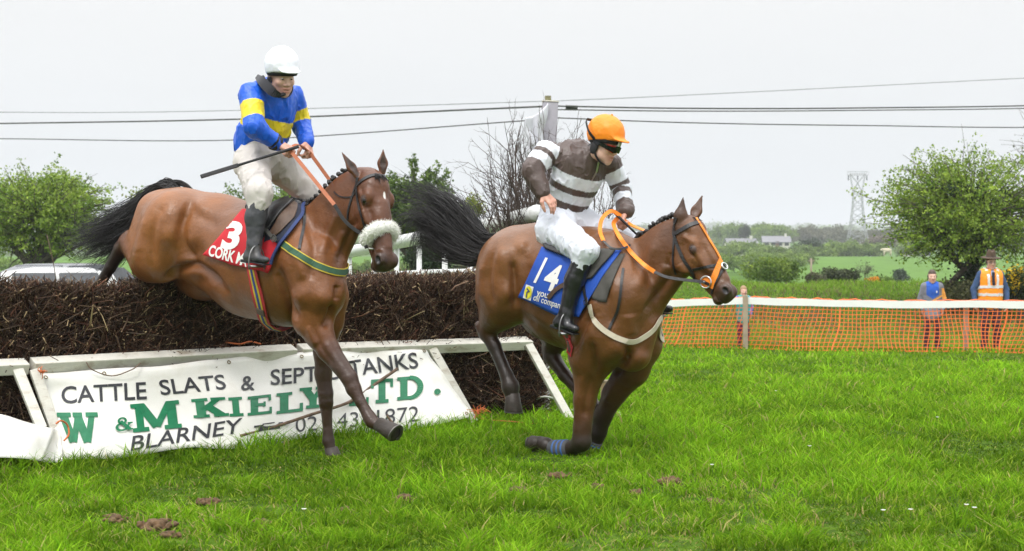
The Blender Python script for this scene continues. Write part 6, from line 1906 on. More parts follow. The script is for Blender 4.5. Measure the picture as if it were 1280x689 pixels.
def jockey(h, spec):
    H = h.H
    J = {k: H(*v[:3]) for k, v in spec['j'].items()}
    Rr = {k: h.rad(v[0], v[3], v[2]) for k, v in spec['j'].items()}
    root = thing("person", tuple(J['pelvis'] - np.array([0, 0, .25])), spec['label'], "jockey")
    fc = torso_frame(spec['facing'])
    # -- the body: one continuous figure inside the clothes, head and hands showing
    fd = Field(); fine = []
    neck, hc = J['neck'], J['head']
    fd.cone(J['pelvis'], J['chest'], .11, .12, k=.05, n=fc, sc=.75, color=SKIN); fd.cone(J['chest'], neck, .10, .05, k=.05, color=SKIN)
    fd.cone(J['shR'], J['shL'], .05, .05, k=.05, color=SKIN)
    fd.cone(neck, hc - np.array([0, 0, .05]), .052, .052, k=.03, color=SKIN)
    for s in 'RL':
        fd.chain([J['sh' + s], J['el' + s], J['wr' + s]], [.045, .036, .024], k=.02, color=SKIN_D)
        fd.chain([J['hip' + s], J['kn' + s], J['an' + s]], [.075, .05, .035], k=.03, color=SKIN)
        fd.cone(J['an' + s], (J['heel' + s] + J['toe' + s]) / 2, .026, .02, k=.02, color=SKIN)
    L, ax = head_prims(fd, hc, spec['look'], spec['hup'], spec.get('hs', 1.0), SKIN, LIP, mouth_open=spec.get('mouth', .0))
    fine.append((hc - .155, hc + .155, .0038))
    for s, (d, palm, side, curl) in spec['hands'].items():
        hand_prims(fd, J['wr' + s], d, palm, side, curl, .185, SKIN_D)
        hp = J['wr' + s] + unit(d) * .06; fine.append((hp - .12, hp + .12, .0034))
    def face_paint(V, C):
        rel = V - hc; u = rel @ ax[2]; w = rel @ ax[1]; sd_ = rel @ ax[0]
        inh = np.linalg.norm(rel, axis=1) < .17
        blush = np.exp(-((np.abs(sd_) - .042) / .02) ** 2 - ((u + .03) / .025) ** 2) * (w > .03) * inh
        C = C * (1 - blush[:, None] * .18) + np.array((.48, .15, .11)) * blush[:, None] * .18
        brow = np.exp(-((np.abs(sd_) - .03) / .018) ** 2 - ((u - .03) / .006) ** 2) * (w > .06) * inh
        C = C * (1 - brow[:, None] * .6) + np.array((.10, .06, .04)) * brow[:, None] * .6
        stub = np.clip((-.05 - u) / .03, 0, 1) * (w > .0) * inh * .12
        C = C * (1 - stub[:, None]) + np.array((.2, .13, .1)) * stub[:, None]
        hair = (u > .0 + .5 * np.clip(w, 0, 1)) & (w < .04) & inh & (np.abs(sd_) > -.1)
        hair = hair & ((w < .0) | (u > .06))
        C[hair] = (.05, .032, .02)
        return C
    field_mesh("body", fd, .011, fine, M_skin, root, SKIN, .008, face_paint)
    eyes(L, ax, root)
    # -- jacket
    fj = Field(); tn = spec.get('tn', fc)
    ch, pe = J['chest'], J['waist']
    fj.cone(ch, pe, Rr['chest'], Rr['waist'], k=.05, n=tn, sc=.66, tagname='t')
    fj.cone(J['shR'] * .72 + J['shL'] * .28, J['shL'] * .72 + J['shR'] * .28, Rr['shR'] * 1.05, Rr['shL'] * 1.05, k=.06, tagname='t')
    fj.cone(ch, neck, Rr['chest'] * .62, .068, k=.05, tagname='t')
    for s in 'RL':
        fj.cone(J['sh' + s], J['el' + s], Rr['sh' + s], Rr['el' + s], k=.035, tagname='u' + s)
        fj.cone(J['el' + s], J['wr' + s], Rr['el' + s], Rr['wr' + s], k=.02, tagname='f' + s)
    fj.cone(neck - (hc - neck) * .1, neck + (hc - neck) * .22, .070, .062, k=.015, tagname='collar')
    hem = pe + unit(pe - ch) * .02
    fj.disp = folds(.0095, 9, 71, spec.get('fold_axis', (1.5, 1.5, .65)))
    V, F = fj.mesh(.0062)
    # which limb each vertex belongs to, and how far along it
    best = np.full(len(V), 9.); lab = np.zeros(len(V), int); par = np.zeros(len(V)); tags = [q.tagname for q in fj.p]
    for i, q in enumerate(fj.p):
        d = fj.dist(q, V); m = d < best; best[m] = d[m]; lab[m] = i
        ba = q.b - q.a; par[m] = ((V[m] - q.a) @ ba) / (ba @ ba)
    C = spec['paint'](V, lab, par, tags, J)
    link_mesh("jacket", V, F, M_silk, root, True, colors=C)
    if 'cuffs' in spec:
        for s, ccol in spec['cuffs'].items():
            w_, e_ = J['wr' + s], J['el' + s]; d = unit(w_ - e_)
            mb = MB(); mb.tube([w_ - d * .028, w_ - d * .012, w_ + d * .004], [Rr['wr' + s] * 1.12, Rr['wr' + s] * 1.08, Rr['wr' + s] * .98], 16)
            mb.build("cuff", ccol, root, True)
    # -- breeches
    fb = Field()
    fb.cone(J['pelvis'], J['waist'] * .75 + J['pelvis'] * .25, Rr['pelvis'], Rr['waist'] * .86, k=.05, n=tn, sc=.75)
    for s in 'RL':
        fb.cone(J['hip' + s], J['kn' + s], Rr['hip' + s], Rr['kn' + s], k=.04)
        kb = J['kn' + s] + (J['an' + s] - J['kn' + s]) * .24
        fb.cone(J['kn' + s], kb, Rr['kn' + s], Rr['kn' + s] * .80, k=.03)
        fb.cone(J['pelvis'], J['hip' + s], Rr['pelvis'] * .85, Rr['hip' + s], k=.05)
    fb.disp = folds(.0115, 9, 81, (1.3, 1.3, .7))
    V, F = fb.mesh(.0075); br = link_mesh("breeches", V, F, spec['breech'], root, True)
    # waistband and belt
    # -- boots
    for s in 'RL':
        kb = J['kn' + s] + (J['an' + s] - J['kn' + s]) * .20
        boot(h, root, kb, J['an' + s], J['heel' + s], J['toe' + s], Rr['kn' + s] * .80, Rr['an' + s], h.rad(700, 7.6), spec['boot'])
    hm = helmet(L, ax, root, spec['cover'], spec.get('hs', 1.0))
    spec['extra'](root, L, ax, J, hm, Rr)
    return root, J, L, ax

BLUE = np.array((.006, .10, .62)); YEL = np.array((.80, .62, .02))
def paint_a(V, lab, par, tags, J):
    C = np.tile(BLUE, (len(V), 1))
    for i, t in enumerate(tags):
        m = lab == i
        if t == 'uR': C[m & (par > .34) & (par < .80)] = YEL
        if t == 'uL': C[m & (par > .46) & (par < .90)] = YEL
        if t == 't':
            ax = unit(J['chest'] - J['waist']); s = (V - J['waist']) @ ax; n_ = np.linalg.norm(J['chest'] - J['waist'])
            tilt = (V - J['waist']) @ unit(J['shL'] - J['shR'])
            s = s + .12 * tilt
            C[m & (s > n_ * .38) & (s < n_ * .76)] = YEL
        if t == 'fR': C[m & (par > .76) & (par < .83)] = (.012, .012, .02)
    return C
def extra_a(root, L, ax, J, hm, Rr):
    # goggles pushed down round the neck, throat scarf
    sd, fw, up = ax
    Yh = J['head'][1]
    gg = MB(); pts = spline([P(323, 97, Yh - .02), P(328, 102, Yh - .09), P(335, 109, Yh - .13), P(342, 116, Yh - .15), P(350, 120, Yh - .14)], 5)
    gg.strap(pts, [unit((-.25, -1, .15))] * len(pts), [.03 + .035 * math.sin(math.pi * k / (len(pts) - 1)) for k in range(len(pts))], .034)
    gg.build("goggles", M_goggle, root, True)
    sc = MB(); sc.tube(spline([P(328, 96, Yh - .03), P(337, 112, Yh - .10), P(348, 119, Yh - .10), P(360, 115, Yh - .0), P(364, 107, Yh + .06)], 5), .013, 8); sc.build("goggle_strap", M_black, root, True)

jA = dict(label="jockey in blue jacket with yellow hoop and white cap, whip in hand, riding horse 3", facing=(.62, -.79), look=(.50, -.78, -.34), hup=(.12, -.27, .95), hs=1.02, mouth=.6,
    j=dict(pelvis=(330, 192, 0, 29), waist=(326, 180, 0, 36), chest=(339, 132, .03, 33), neck=(347, 112, .03, 10), head=(352, 95.5, .05, 10),
           shR=(313, 118, .21, 15.5), elR=(318, 159, .30, 13.5), wrR=(347, 180, .13, 10), shL=(366, 120, -.17, 14), elL=(376, 155, -.25, 12.5), wrL=(383.5, 178, -.13, 9.5),
           hipR=(315, 204, .13, 21), knR=(324, 242, .34, 17), anR=(318, 305, .40, 8.8), heelR=(311, 321, .41, 8), toeR=(332, 325, .43, 8),
           hipL=(346, 204, -.12, 21), knL=(392, 247, -.30, 16), anL=(410, 318, -.40, 9), heelL=(405, 334, -.41, 8), toeL=(432, 339, -.43, 8)),
    hands=dict(R=((.85, -.3, -.35), (-.1, .35, -.9), 1, 1.05), L=((.25, -.5, -.75), (-.7, .2, -.5), -1, 1.15)),
    paint=paint_a, cuffs=dict(R=M_black), breech=M_breech_a, boot=M_boot_worn, cover=M_cover_w, extra=extra_a)
rootJA, JA, LA, axA_ = jockey(A, jA)

BRN = np.array((.085, .058, .050)); WHT = np.array((.70, .72, .78))
def paint_b(V, lab, par, tags, J):
    C = np.tile(BRN, (len(V), 1))
    ax = unit(J['chest'] - J['waist']); n_ = np.linalg.norm(J['chest'] - J['waist']); lr = unit(J['shL'] - J['shR'])
    s = ((V - J['waist']) @ ax) / n_ - .55 * ((V - J['chest']) @ lr) * 0 + .03
    for i, t in enumerate(tags):
        m = lab == i
        if t == 't':
            for lo, hi in ((-.6, .10), (.28, .52), (.68, .98)): C[m & (s > lo) & (s < hi)] = WHT
        if t == 'uR':
            for lo, hi in ((-.30, .14), (.34, .74)): C[m & (par > lo) & (par < hi)] = WHT
        if t == 'uL':
            for lo, hi in ((.22, .68),): C[m & (par > lo) & (par < hi)] = WHT
            C[m & (par > .88)] = WHT
        if t == 'fL':
            for lo, hi in ((-.2, .22), (.40, .66)): C[m & (par > lo) & (par < hi)] = WHT
    return C
def extra_b(root, L, ax, J, hm, Rr):
    sd, fw, up = ax
    g = MB(); pts = spline([L(.082, -.02, .004), L(.072, .045, .002), L(.05, .088, -.002), L(.025, .105, -.004), L(0, .107, .002), L(-.025, .105, -.004), L(-.05, .088, -.002), L(-.072, .045, .002), L(-.082, -.02, .004)], 5)
    nr = [unit(p - L(0, .0, .008)) for p in pts]
    w = [.020 + .026 * math.exp(-((i - 20) / 11.) ** 2) for i in range(len(pts))]
    g.strap([p + n_ * .008 for p, n_ in zip(pts, nr)], nr, w, .008)
    go = g.build("goggles", M_goggle, root, True)
    r_ = MB(); r_.strap([p + n_ * .004 for p, n_ in zip(pts[7:16], nr[7:16])], nr[7:16], [x * 1.3 for x in w[7:16]], .006); r_.build("goggle_frame", M_red, go)
    s_ = MB(); s_.strap(spline([L(.085, -.0, .008), L(.119, -.05, .045), L(.110, -.10, .085), L(.070, -.143, .11), L(0, -.158, .11)], 5), [sd] * 6 + [unit(sd - fw)] * 9 + [-fw] * 6, .018, .004); s_.build("goggle_strap", M_black, root)
    c = MB(); c.box(L(.012, .125, .038), (.03, .012, .03), ax); c.build("helmet_badge", mat("clear_badge", (.45, .5, .42), rough=.2), hm, bevel=.004)
    sc = Field(); sc.cone(J['neck'] - (J['head'] - J['neck']) * .12, J['neck'] + (J['head'] - J['neck']) * .42, .068, .060, k=.01); V, F = sc.mesh(.007); link_mesh("neck_scarf", V, F, M_black, root, True)
    z = MB(); zp = [J['neck'] * (1 - t) + J['waist'] * t for t in np.linspace(.14, .98, 9)]
    # zip runs down the middle of the chest
    fcn = unit(np.array([jB['facing'][0], jB['facing'][1], 0]))
    z.strap([p + fcn * (Rr['chest'] * .66 * np.interp(i, [0, 2, 8], [.75, 1.02, 1.0]) if i < 5 else Rr['waist'] * .66 * 1.15) for i, p in enumerate(zp)], [fcn] * 9, .012, .006)
    z.build("zip", M_steel, root)

jB = dict(label="jockey in brown and white hooped jacket with orange cap and dark goggles, riding horse 14", facing=(.66, -.75), look=(.72, -.58, -.36), hup=(.30, -.18, .93), hs=1.02, mouth=.8,
    j=dict(pelvis=(702, 276, 0, 30), waist=(705, 258, 0, 30), chest=(724, 212, .0, 37), neck=(741, 192, .0, 10), head=(755, 180, .0, 10),
           shR=(683, 191, .20, 16), elR=(666, 213, .33, 14), wrR=(678, 241, .34, 10.5), shL=(763, 205, -.20, 14.5), elL=(777, 236, -.28, 13), wrL=(782, 264, -.16, 10.5),
           hipR=(694, 288, .13, 24), knR=(732, 314, .36, 17), anR=(708, 390, .41, 8.8), heelR=(699, 403, .42, 8), toeR=(719, 411, .44, 8),
           hipL=(728, 281, -.12, 20), knL=(797, 306, -.31, 15), anL=(812, 372, -.41, 9), heelL=(812, 386, -.42, 8), toeL=(836, 386, -.43, 8)),
    hands=dict(R=((.62, -.3, -.62), (-.4, .5, -.3), -1, .5), L=((-.35, -.35, -.65), (.5, .1, -.6), -1, 1.1)),
    paint=paint_b, breech=M_breech_b, boot=M_boot, cover=M_cover_o, extra=extra_b)
rootJB, JB, LB, axB_ = jockey(B, jB)
# ------------------------------------------------------------------ saddles, cloths, bridles, whips
M_cloth_red = mat("red_number_cloth", (.52, .012, .022), rough=.75, var=.08, scale=12, bump=.4, bscale=14)
M_cloth_blue = mat("blue_number_cloth", (.012, .075, .42), rough=.75, var=.08, scale=12, bump=.4, bscale=14)
M_navy = mat("navy_pad", (.012, .016, .035), rough=.8, var=.2)
M_navy_edge = mat("blue_binding", (.02, .04, .14), rough=.7)
M_grey_pad = mat("grey_pad", (.07, .066, .06), rough=.9, var=.25, scale=20)
M_print_w = mat("white_print", (.78, .77, .74), rough=.6, var=.08, scale=40)
M_logo_y = mat("yellow_print", (.72, .66, .03), rough=.6)
M_rein_o = mat("orange_rubber_rein", (.90, .25, .012), rough=.5, var=.12, scale=30)
M_rein_b = mat("tan_rubber_rein", (.42, .13, .055), rough=.6, var=.15, scale=40, bump=.3, bscale=120)
M_fleece = mat("white_fleece", (.88, .87, .83), rough=.95, var=.06, scale=60, bump=.8, bscale=140)
M_webg = mat("green_webbing", (.035, .10, .055), rough=.75, var=.12); M_weby = mat("yellow_webbing", (.62, .47, .05), rough=.75, var=.1)
M_webr = mat("red_webbing", (.46, .03, .035), rough=.75, var=.12); M_webb = mat("blue_webbing", (.03, .06, .25), rough=.75)
M_webc = mat("cream_webbing", (.60, .53, .42), rough=.8, var=.12, scale=15)
M_bootg = mat("grey_brushing_boot", (.065, .07, .078), rough=.75, var=.25, scale=25, bump=.3, dirt=(.08, .06, .04), dscale=9)
M_strapb = mat("blue_strap", (.04, .12, .34), rough=.6)
M_oleather = mat("orange_leather", (.85, .24, .015), rough=.45, var=.12, scale=25)

def lerp_rows(rows, u, v):
    """rows of (px, py) polylines from top to bottom, each spread evenly over u"""
    def along(r, u):
        x = u * (len(r) - 1); i = min(int(x), len(r) - 2); t = x - i
        return np.array(r[i]) * (1 - t) + np.array(r[i + 1]) * t
    y = v * (len(rows) - 1); j = min(int(y), len(rows) - 2); t = y - j
    return along(rows[j], u) * (1 - t) + along(rows[j + 1], u) * t

def skin_patch(h, name, rows, lift, m, parent, nu=26, nv=18, thick=.004, wave=0.0, seed=1, mirror=True):
    """a flexible sheet lying on the horse under the given photo outline, and its twin on the far side"""
    G = np.zeros((nu + 1, nv + 1, 3)); ok = np.zeros((nu + 1, nv + 1), bool)
    for i in range(nu + 1):
        for j in range(nv + 1):
            px, py = lerp_rows(rows, i / nu, j / nv)
            p, nr = h.hit(px, py)
            if p is None or abs((p @ h.r) - h.k0) > .55 or (p @ h.r) - h.k0 < -.2: continue
            w = 0
            if wave:
                q = p * np.array([7, 7, 2.4]); w = wave * (float(vnoise(q[None], seed)[0]) + .6) * (.35 + .65 * j / nv)
            G[i, j] = p + nr * (lift + max(w, -.3 * lift)); ok[i, j] = True
    if not ok.all():                                   # fill holes from neighbours
        for _ in range(60):
            for i, j in np.argwhere(~ok):
                nb = [(a, b) for a, b in ((i - 1, j), (i + 1, j), (i, j - 1), (i, j + 1)) if 0 <= a <= nu and 0 <= b <= nv and ok[a, b]]
                if nb: G[i, j] = np.mean([G[a, b] for a, b in nb], 0); ok[i, j] = True
            if ok.all(): break
    for _ in range(2):                                 # cloth bridges small hollows
        K = G.copy(); K[1:-1, 1:-1] = .5 * G[1:-1, 1:-1] + .125 * (G[:-2, 1:-1] + G[2:, 1:-1] + G[1:-1, :-2] + G[1:-1, 2:]); G = K
    V = G.reshape(-1, 3); F = np.array([(i * (nv + 1) + j, i * (nv + 1) + j + 1, (i + 1) * (nv + 1) + j + 1, (i + 1) * (nv + 1) + j) for i in range(nu) for j in range(nv)])
    def mk(Vx, Fx):
        o = link_mesh(name, Vx, Fx, m, parent, True); sm = o.modifiers.new("thickness", 'SOLIDIFY'); sm.thickness = thick; sm.offset = 0; return o
    o = mk(V, F)
    if mirror:
        Vm = V - 2 * np.outer(V @ h.r - h.k0, h.r); mk(Vm, F[:, ::-1])
    return o, BVHTree.FromPolygons([tuple(v) for v in V], [tuple(map(int, f)) for f in F]), G

def skin_line(h, pix, lift, n=5):
    """smooth line over the skin through photo pixels"""
    P2 = np.array(spline([np.array([a, b, 0.]) for a, b in pix], n))[:, :2]
    pts, nr = [], []
    for px, py in P2:
        p, q = h.hit(px, py, lift)
        if p is None: continue
        if pts and np.linalg.norm(p - pts[-1]) > .2: continue
        pts.append(p); nr.append(q)
    if len(pts) > 4:
        A_ = np.array(pts); A_[1:-1] = .5 * A_[1:-1] + .25 * (A_[:-2] + A_[2:]); pts = list(A_)
    return pts, nr
def far_half(h, pts, nr):
    """the same line on the far side, from where the near line stops to its mirrored start"""
    s_ = [(p @ h.r) - h.k0 for p in pts]; lim = -s_[-1] + .02
    k = [i for i in range(len(pts)) if s_[i] > max(lim, .0)]
    q = [h.snap(p, .010) for p in mirror(h, [pts[i] for i in k])[::-1]]
    return [a for a, b in q], [b for a, b in q]
def over(h, px, py, Y, gap=.03):
    p, n_ = h.hit(px, py)
    return P(px, py, Y if p is None else min(Y, p[1] - gap))
def mirror(h, pts): return [p - 2 * ((p @ h.r) - h.k0) * h.r for p in pts]

def buckle(mb, p, nr, along, s=.018):
    u = unit(along); w = np.cross(nr, u)
    for a, b in (((-1, -1), (1, -1)), ((1, -1), (1, 1)), ((1, 1), (-1, 1)), ((-1, 1), (-1, -1))):
        mb.tube([p + nr * .005 + (u * a[0] + w * a[1]) * s, p + nr * .005 + (u * b[0] + w * b[1]) * s], .003, 5)

M_iron = mat("stirrup_iron", (.22, .22, .22), rough=.4, metal=1, var=.2)
def stirrup(h, J, s, parent):
    t, e, a = J['toe' + s], J['heel' + s], J['an' + s]
    d = unit(t - e); c = e + (t - e) * .55; up = np.array([0, 0, 1.]); sd = unit(np.cross(d, up))
    mb = MB(); pts = []
    for th in np.linspace(-.35, math.pi + .35, 20): pts.append(c + sd * .066 * math.cos(th) + (up * .115 * max(math.sin(th), -.3) + up * -.036) - d * .012)
    mb.tube(pts, .005, 8); mb.box(c - up * .05 - d * .012, (.045, .115, .012), (d, sd, up)); o = mb.build("stirrup_iron", M_iron, parent, True)
    return c + up * .085

def seat_field(h, cantle, mid, pommel, m, root, k=1.0):
    fd = Field(); a, b, c = (np.asarray(x) for x in (cantle, mid, pommel))
    fd.cone(a, b, .055 * k, .045 * k, k=.04, n=h.r, sc=1.7, color=(0, 0, 0)); fd.cone(b, c, .045 * k, .05 * k, k=.04, n=h.r, sc=1.2)
    fd.cone(a - h.r * .1, a + h.r * .1, .035 * k, .035 * k, k=.03)
    V, F = fd.mesh(.009); return link_mesh("seat", V, F, m, root, True)

# ---- horse 3
def tack_a():
    h = A
    nc = thing("number_cloth", tuple(h.hit(300, 300)[0]), "red number cloth with a white 3 and sponsor lettering on horse 3", "number cloth")
    o, bvh, G = skin_patch(h, "cloth", [[(304, 264), (330, 268), (356, 276)], [(281, 291), (318, 300), (352, 306)], [(258, 319), (292, 331), (338, 341)]], .014, M_cloth_red, nc, 30, 20, .004, .010, 91)
    V2, F = text_polys("3", .045, 2)
    print_on(bvh, V2, F, lambda x, y: (276 + (x - V2[:, 0].min()) / (V2[:, 0].max() - V2[:, 0].min()) * 21 + y * 13, 309 + (x - V2[:, 0].min()) * 5 - y / .72 * 32), nc, "numeral", M_print_w, .006)
    V2, F = text_polys("CORK M", .03, 1)
    fr = line_frame(V2, 260.5, 319, 303, 331, (13, 14), .25)
    print_on(bvh, V2, F, fr, nc, "lettering", M_print_w, .006)
    V2b, F = text_polys("A", .02, 1); print_on(bvh, V2b, F, line_frame(V2b, 300, 331, 309, 333.5, 13, .1), nc, "lettering", M_print_w, .006)
    pad = thing("saddle_pad", tuple(h.hit(360, 280)[0]), "navy bound pad under the saddle of horse 3", "saddle pad")
    skin_patch(h, "pad", [[(338, 262), (362, 257), (384, 254)], [(336, 290), (352, 284), (372, 279)], [(326, 329), (334, 330), (341, 329)]], .021, M_navy, pad, 16, 18, .008)
    pts, nr = skin_line(h, [(384, 254), (380, 264), (372, 279), (361, 296), (352, 309), (345, 322), (341, 330)], .028)
    MB().strap(pts, nr, .022, .008).build("binding", M_navy_edge, pad, True)
    sd = thing("saddle", tuple(h.H(345, 262, 0)), "light brown and black race saddle on horse 3 with a striped girth", "saddle")
    seat_field(h, h.H(324, 259, 0), h.H(345, 264, 0), h.H(370, 257, 0), M_leather_black, sd, .8)
    skin_patch(h, "flap", [[(352, 262), (362, 258), (372, 257)], [(348, 280), (358, 280), (368, 276)], [(340, 294), (347, 297), (353, 293)]], .032, M_leather_brown, sd, 12, 12, .006)
    skin_patch(h, "knee_roll", [[(340, 262), (356, 255), (368, 255)], [(328, 283), (340, 279), (352, 272)], [(322, 307), (328, 308), (334, 300)]], .045, M_leather_black, sd, 12, 14, .014)
    st = stirrup(h, JA, 'R', sd); pts = spline([h.hit(347, 264)[0] - h.r * -.05, h.hit(338, 280, .06)[0], st + h.r * .0], 6)
    mb = MB(); mb.strap(pts, [h.r] * len(pts), .026, .005); mb.build("stirrup_leather", M_leather_black, sd, True)
    stirrup(h, JA, 'L', sd)
    # girth: three stripes round the barrel
    pts, nr = skin_line(h, [(314, 325), (318, 345), (323, 368), (329, 392), (333, 404)], .012)
    low = pts[-1]; under = [low + (m_ - low) * t + np.array([0, 0, -.055 * math.sin(math.pi * t)]) for m_ in mirror(h, [low]) for t in (.25, .5, .75)]
    full = pts + under + mirror(h, pts)[::-1]; nn = nr + [np.array([0, 0, -1.])] * 3 + [q - 2 * (q @ h.r) * h.r for q in nr[::-1]]
    mb = MB(); mb.strap(full, nn, .088, .006, 0); mb.strap([p + n_ * .003 for p, n_ in zip(full, nn)], nn, .046, .004, 1); mb.strap([p + n_ * .005 for p, n_ in zip(full, nn)], nn, .018, .004, 2)
    g = mb.build("girth", [M_webr, M_weby, M_webb], sd, True)
    mb = MB(); i = int(len(pts) * .72); mb.box(pts[i] + nr[i] * .008, (.06, .05, .01), (unit(np.cross(nr[i], pts[i] - pts[i - 1])), unit(pts[i] - pts[i - 1]), nr[i])); mb.build("girth_keeper", M_leather_brown, g)
    bg = thing("breastgirth", tuple(h.hit(400, 330)[0]), "green and yellow webbing breastgirth across the chest of horse 3", "breastgirth")
    pts, nr = skin_line(h, [(352, 304), (362, 311), (376, 321), (392, 330), (408, 337), (420, 340.5), (429, 341)], .008)
    pm, nm = far_half(h, pts, nr)
    mb = MB(); fp, fn = pts + pm, nr + nm
    mb.strap(fp, fn, .050, .005, 0); mb.strap([p + n_ * .003 for p, n_ in zip(fp, fn)], fn, .036, .004, 1)
    mb.build("webbing", [M_weby, M_webg], bg, True)
    p2, n2 = skin_line(h, [(381, 261), (380, 275), (378, 292), (374, 312)], .008)
    MB().strap(p2, n2, .018, .004).build("neck_strap", M_leather_black, bg, True)
    p3, n3 = skin_line(h, [(337, 288), (344, 296), (352, 304)], .05)
    mb = MB(); mb.strap(p3, n3, .022, .005); buckle(mb, p3[-3], n3[-3], p3[-1] - p3[-3]); mb.build("tie_strap", M_grey_pad, bg, True)
    # bridle
    br = thing("bridle", tuple(pollA), "black leather bridle with a thick white sheepskin noseband and tan rubber reins on horse 3", "bridle")
    lift = .006
    def st_(name, pix, w, m=M_leather_black, lf=lift, th=.005):
        pts, nr = skin_line(h, pix, lf)
        if len(pts) > 1: return MB().strap(pts, nr, w, th).build(name, m, br, True)
    st_("browband", [(446, 232), (455, 224.5), (467, 219.5), (481, 221)], .022)
    st_("cheekpiece", [(447, 222), (446, 236), (448.5, 255), (453, 272), (457, 286)], .017)
    st_("throatlash", [(446, 230), (441, 245), (436, 262), (435, 275)], .013)
    L = h.L
    # noseband: fleece roll round the nose
    arc = spline([L(.40, -.10, -.045), L(.385, -.045, -.070), L(.365, .025, -.062), L(.350, .055, -.025), L(.350, .055, .02), L(.36, .035, .058), L(.38, -.03, .068), L(.40, -.09, .045)], 7)
    mb = MB(); mb.tube(arc, .040, 12); fl = mb.build("sheepskin_noseband", M_fleece, br, True)
    rg = np.random.default_rng(5); mb2 = []; V, F = [], []
    for i in range(5200):
        k = rg.integers(0, len(arc) - 1); p = arc[k] + (arc[k + 1] - arc[k]) * rg.random(); t = unit(arc[k + 1] - arc[k])
        d = rg.normal(0, 1, 3); d = unit(d - t * (d @ t)); o = p + d * .034; tip = o + unit(d + rg.normal(0, .6, 3)) * rg.uniform(.012, .030); sdv = unit(np.cross(d, rg.normal(0, 1, 3))) * .0022
        F.append((len(V), len(V) + 1, len(V) + 2)); V += [o - sdv, o + sdv, tip]
    link_mesh("fleece_tuft", np.array(V), np.array(F), M_fleece, fl, False)['kind'] = "stuff"
    bit = L(.455, -.055, -.062); u_, v_ = h.hax[0], h.hax[1]
    mb = MB(); mb.torus(bit - h.hax[2] * .012, .036, .0045, (u_, v_)); mb.tube([bit, L(.455, -.055, .062)], .007, 8); mb.build("bit_ring", M_steel, br, True)
    hR, hL = JA['wrR'] + unit((.85, -.3, -.35)) * .085, JA['wrL'] + unit((.25, -.5, -.75)) * .085
    def rein(a, b, mid, c, name):
        nr = unit(np.cross(b - a, (0, 1, 0.2)))
        w = np.array([0, -1., .15])
        mb = MB(); q = spline([a, mid], 6); mb.strap(q, [w] * len(q), .024, .006, 0); q = spline([mid, b] if c is None else [mid, c, b], 6); mb.strap(q, [w] * len(q), .022, .006, 1)
        return mb.build(name, [M_rein_b, M_leather_black], br, True)
    mid = P(418, 256, (hR[1] + bit[1]) / 2 - .12)
    rein(hR, bit - h.hax[2] * .02, mid, P(437, 282, (bit[1] * .6 + mid[1] * .4)), "rein")
    far = h.snap(h.H(420, 236, -.10), .02)[0]
    rein(hL, L(.455, -.055, .075), P(417, 232, hL[1] - .02), h.snap(h.H(446, 262, -.14), .02)[0], "rein")
    mb = MB(); q = spline([hR, (hR + hL) / 2 + np.array([0, -.03, .035]), hL], 6); mb.strap(q, [np.array([0, -.5, 1.])] * len(q), .026, .007); mb.build("rein_bridge", M_rein_b, br, True)
    st_("martingale_strap", [(418, 240), (426, 246), (440, 246), (447, 238)], .007)
    # whip
    wh0, wh1 = hR + np.array([.03, -.02, .0]), P(251, 221, hR[1] - .38)
    root = thing("whip", tuple(wh1), "black racing whip with a padded end held out behind the blue jockey", "whip")
    d = wh1 - wh0; MB().tube([wh0 - d * .06, wh0, wh0 + d * .45, wh0 + d * .62], [.011, .010, .008, .009], 8).build("shaft", M_black, root, True)
    MB().strap([wh0 + d * .60, wh0 + d * .8, wh1], [np.array([0, -1, .1])] * 3, .026, .016).build("pad", M_leather_black, root, bevel=.004)
tack_a()

